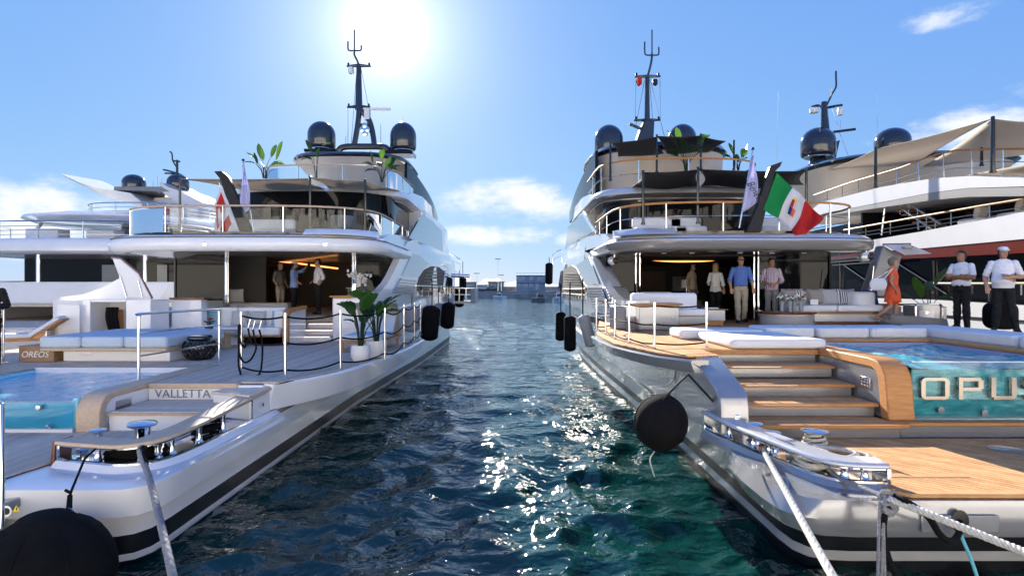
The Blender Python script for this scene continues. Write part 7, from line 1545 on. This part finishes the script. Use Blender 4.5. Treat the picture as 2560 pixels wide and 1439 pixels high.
    for i, nm in enumerate(names):
        a, b = (np.array(v) for v in bones[nm]); ab = b-a; u = np.clip(((co-a) @ ab)/(ab @ ab), 0, 1); D[i] = np.linalg.norm(co-(a+u[:, None]*ab), axis=1)-{'torso': .11, 'pelvis': .12, 'head': .075, 'neck': .05}.get(nm if isinstance(nm, str) else '', {'th': .08, 'ua': .05, 'shn': .05, 'fa': .035, 'hand': .03, 'ft': .03}.get(nm[0], 0)); P1[nm] = u
    lab = D.argmin(0); isl = lambda *ns: np.isin(lab, [i for i, nm in enumerate(names) if (nm if isinstance(nm, str) else nm[0]) in ns])
    par = np.zeros(nv)
    for i, nm in enumerate(names): par[lab == i] = P1[nm][lab == i]
    quads = np.array([p.vertices[:] if len(p.vertices) == 4 else list(p.vertices)+[p.vertices[-1]] for p in me.polygons])
    def shell(name, mask, off, material, parent, fold=.004):
        f = quads[mask[quads].all(1)]
        if not len(f): return None
        ids, inv = np.unique(f, return_inverse=True); c = co[ids]; nn = no[ids]
        fo = fold*(np.sin(c[:, 2]*41+c[:, 0]*23)*np.sin(c[:, 0]*37+c[:, 1]*31+c[:, 2]*9)+.5*np.sin(c[:, 2]*88+c[:, 1]*50))
        v = c+nn*(off[ids] if isinstance(off, np.ndarray) else off)[..., None]+nn*fo[:, None] if isinstance(off, np.ndarray) else c+nn*(off+fo)[:, None]
        mb = MB(); mb.v = [tuple(T @ Vector(q)) for q in v]; mb.f = [tuple(dict.fromkeys(q)) for q in inv.reshape(-1, 4).tolist()]; mb.m = [0]*len(mb.f)
        return mb.build(name, material, parent, smooth=None, solid=.006)
    ol = np.array([o for o in co])
    me.transform(T); me.materials.clear(); me.materials.append(MATS[skin]); me.polygons.foreach_set('use_smooth', [True]*len(me.polygons)); body = bpy.data.objects.new('body', me); COL.objects.link(body); attach(body, t)
    z = co[:, 2]
    sl_ = isl('ua') & (par < sleeve*2) | (isl('fa') & (par < sleeve*2-1))
    if not dress:
        shell('shirt', (isl('torso') & (z > hem)) | (isl('pelvis') & (z > hem)) | sl_ | (isl('neck') & (z < 1.50)) | (isl('th') & (z > hem)), np.where(z < 1.1, .020, .013), shirt, t)
        lg = shorts if shorts else 0.07
        shell('trousers' if not shorts else 'shorts', ((isl('pelvis') | isl('th') | isl('torso')) & (z < 1.0) | isl('shn')) & (z > lg), np.where(z < .5, .020, .012), bottom, t)
        bl_ = (isl('torso') | isl('pelvis') | isl('th')) & (z > .955) & (z < 1.0)
        if hem > .95: shell('belt', bl_, .017, 'cloth_black_cloth', t, 0)
    else:
        d_ = shell('dress', (isl('torso') & (z > .9)) | (isl('pelvis')) | sl_ | (isl('th') & (z > .55)) | (isl('neck') & (z < 1.46)), np.where(z < 1.0, .026, .014), shirt, t, .005)
        rings = [[T @ Vector((rx*math.cos(2*PI*k/24)*(1+.03*math.sin(k*2.6)), .0+ry*math.sin(2*PI*k/24), zz)) for k in range(24)] for zz, rx, ry in ((1.02, .135, .12), (.95, .165, .145), (.85, .175, .165), (.72, .178, .18), (.60, .175, .19))]
        MB().loft(rings, True, False).build('skirt', shirt, t, smooth=None, solid=.008)
    if shoes:
        for s in (-1, 1): shell('shoe', isl('ft') & (z < .13) & (co[:, 0]*s > 0), .008, shoes, t, 0)
    # hair
    rel = co-np.array(hc); xr = rel[:, 0]*cl+rel[:, 1]*sl; yr = -rel[:, 0]*sl+rel[:, 1]*cl; zr = rel[:, 2]
    near = isl('head', 'neck')
    if hair_style == 'bald': hm = near & (yr > .02) & (zr > -.04) & (zr < .06); ho = .004
    elif hair_style == 'bob': hm = near & ((zr > .045) | (yr > -.02) & (zr > -.10)); ho = .022
    elif hair_style == 'long': hm = near & ((zr > .045) | (yr > -.01) & (zr > -.12)); ho = .018
    else: hm = near & ((zr > .055) | (yr > .005) & (zr > -.055)) & ~((yr < -.06) & (zr < .075)); ho = .010
    if cap: ho = .008
    hr = shell('hair', hm, ho, hair, t, .004)
    if hair_style == 'long': MB().loft([[T @ hd(w_*math.cos(2*PI*k/12), .085+d_*math.sin(2*PI*k/12), zz) for k in range(12)] for zz, w_, d_ in ((.03, .07, .03), (-.10, .085, .04), (-.22, .09, .035), (-.34, .07, .025), (-.40, .03, .012))]).build('hair_length', hair, t, smooth=60)
    for s in (-1, 1): MB().lathe([(.003, -.006), (.011, -.002), (.011, .003), (.003, .006)], T @ hd(s*.030, -.090, .012), 8, Matrix.Scale(K, 4)).build('eye', 'black', t)
    mb = MB(); mb.loft([[T @ hd(x, -.0955+abs(x)*.25, zz) for x in (-.024, -.012, 0, .012, .024)] for zz in (-.066, -.073)], False, False); mb.build('mouth', 'varnish', t, smooth=None, solid=.004)
    if glasses:
        g = MB()
        for s in (-1, 1): g.loft([[T @ hd(s*x, -.100+abs(x)*.28, zz) for x in (.008, .030, .056)] for zz in (.028, .012, -.006)], False, False)
        g.build('sunglasses', 'black_gloss', t, smooth=None, solid=.008)
        g = MB()
        for s in (-1, 1): g.tube([T @ hd(s*.060, -.08, .018), T @ hd(s*.079, .02, .015)], .004, 5)
        g.build('glasses_arm', 'black_gloss', t)
    if cap:
        cp_ = MB().loft([[T @ hd(rx*math.cos(2*PI*k/20), .004+ry*math.sin(2*PI*k/20), zz) for k in range(20)] for zz, rx, ry in ((.045, .086, .112), (.072, .085, .110), (.098, .074, .092), (.116, .046, .056), (.122, .01, .012))]).build('cap', 'cloth_white_cloth', t, smooth=60)
        MB().loft([[T @ hd(x, -.085-d_*(1-(x/.075)**2)**.5 if abs(x) < .075 else -.085, .054-q*.030) for x in np.linspace(-.074, .074, 9)] for q, d_ in ((0, .0), (1, .085))], False, False).build('visor', 'cloth_white_cloth', cp_, smooth=None, solid=.006)
    return t, T, hd
ST = (((-.09, .0, .49), (-.10, .02, .08)), ((.09, .0, .49), (.11, .0, .08)))
down = (((-.25, .03, 1.13), (-.25, -.03, .86)), ((.25, .03, 1.13), (.25, -.03, .86)))
def ground(px, py, z): p = G(px, py, z); return (p.x, p.y, z)
ZS = 2.083
person('man in a blue shirt and khaki trousers wearing sunglasses, walking out of the saloon', ground(1852, 807, ZS), 1.78, -.25, (((-.27, .05, 1.13), (-.24, -.06, .87)), ((.27, .02, 1.12), (.29, -.10, .88))), (((-.09, -.10, .50), (-.07, -.06, .08)), ((.10, .04, .48), (.10, .17, .10))), 'cloth_blue', 'cloth_khaki', 'hair_dark', .62, glasses=True, hair_style='bald', look=.15, hem=.97)
person('man in a striped shirt and grey trousers with hands together behind the round table', (7.25, 16.2, ZS), 1.75, -.35, (((-.27, .02, 1.14), (-.04, -.20, 1.03)), ((.27, .02, 1.14), (.05, -.20, 1.02))), ST, 'cloth_striped', 'cloth_light_grey', 'hair_dark', .72, look=.4, hem=.88)
person('woman in a tan top and dark trousers turning away inside the silver yacht saloon', (5.78, 18.6, ZS), 1.72, .7, down, ST, 'cloth_tan_cloth', 'cloth_grey_cloth', 'hair_dark', .25, female=True, glasses=True, look=.2)
tW, TW, _ = person('woman with long blonde hair in a white blouse seen from behind', (6.18, 17.6, ZS), 1.68, PI-.45, (((-.22, .02, 1.14), (-.24, -.05, .90)), ((.23, -.02, 1.14), (.16, -.18, 1.02))), ST, 'cloth_white_cloth', 'cloth_black_cloth', 'hair_blonde', .75, female=True, hair_style='long', hem=.86)
tO, TO, _ = person('woman with grey bobbed hair in an orange dress walking with a white bag', ground(2232, 813, ZS), 1.68, PI/2-.5, (((-.20, .06, 1.14), (-.20, -.06, .90)), ((.20, .07, 1.14), (.19, -.10, .92))), (((-.08, .06, .50), (-.08, .36, .22)), ((.08, -.08, .50), (.08, -.02, .07))), 'cloth_orange_cloth', 'cloth_orange_cloth', 'hair_grey', .2, shoes=None, female=True, dress=True, hair_style='bob', look=0)
bag = MB().loft([[TO @ Vector((x, y, z)) for x, y in ((-.24-w_, .34-d_), (-.24+w_, .34-d_), (-.24+w_, .34+d_), (-.24-w_, .34+d_))] for z, w_, d_ in ((.90, .05, .12), (.96, .075, .17), (1.08, .07, .20), (1.18, .05, .16), (1.22, .02, .12))]).build('shoulder_bag', 'cushion', None, bevel=.02); tag(bag, 'white shoulder bag carried by the woman in orange', 'bag')
MB().tube(spline([TO @ Vector(q) for q in ((-.24, .22, 1.20), (-.22, .08, 1.38), (-.16, .02, 1.47), (-.20, .14, 1.38), (-.24, .44, 1.18))], 5), .012, 6).build('strap', 'cushion', bag)
person('man in a white polo shirt and black trousers with his arms crossed', ground(2404, 822, ZS), 1.77, -1.15, (((-.27, -.04, 1.15), (.10, -.22, 1.17)), ((.27, -.06, 1.14), (-.12, -.23, 1.20))), ST, 'cloth_white_cloth', 'cloth_black_cloth', 'hair_dark', .42, skin='skin_tan', hem=.97, belly=.05, look=-.25)
tC, TC, _ = person('man in a white cap and polo shirt holding a phone', ground(2508, 831, ZS), 1.79, -.65, (((-.29, .05, 1.13), (-.26, -.08, .90)), ((.29, .0, 1.13), (.06, -.25, 1.13))), (((-.10, .0, .49), (-.13, .02, .08)), ((.13, -.02, .49), (.20, .0, .08))), 'cloth_white_cloth', 'cloth_black_cloth', 'hair_dark', .45, cap=True, hair_style='bob', belly=.07, hem=.90, look=.25)
ph = MB().obox(TC @ Vector((.03, -.28, 1.165)), (.16, .09, .012), .15, .5).build('phone', 'black_gloss', None, bevel=.004); tag(ph, 'black phone in the hand of the man in the white cap', 'phone')
person('older man in a grey shirt and beige shorts inside the white yacht saloon', (-8.15, 20.4, 2.16), 1.74, 1.2, (((-.26, .05, 1.14), (-.22, -.10, .94)), ((.26, .05, 1.14), (.22, -.10, .95))), ST, 'cloth_grey_cloth', 'cloth_tan_cloth', 'hair_grey', .45, shorts=.46, hem=.92)
tL, TL, _ = person('man in a white cap and blue shirt raising a camera in the white yacht saloon', (-7.38, 19.65, 2.16), 1.76, 1.75, (((-.25, .0, 1.14), (-.12, -.20, 1.02)), ((.24, -.22, 1.42), (.10, -.40, 1.60))), ST, 'cloth_sky', 'cloth_black_cloth', 'hair_dark', .72, cap=True, hem=.86)
cm2 = MB().obox(TL @ Vector((.10, -.46, 1.64)), (.10, .06, .07), 1.35).build('camera', 'black', None, bevel=.01); tag(cm2, 'small black camera held up by the man in the cap', 'camera')
tS, TS, _ = person('man in a white shirt with a hand on his hip at the saloon door', (-6.42, 19.2, 2.16), 1.82, -1.05, (((-.27, .06, 1.14), (-.16, -.16, 1.02)), ((.33, .10, 1.16), (.17, .02, .99))), ST, 'cloth_white_cloth', 'cloth_black_cloth', 'hair_dark', .70, glasses=True, hem=.97, belly=.02)
person('person in a dark suit standing at the port rail by the pool', (-10.35, 11.5, 1.5), 1.80, .4, (((-.26, .03, 1.14), (-.16, -.16, .98)), ((.27, .0, 1.14), (.10, -.20, 1.08))), ST, 'cloth_black_cloth', 'cloth_black_cloth', 'hair_dark', .97, hem=.80)
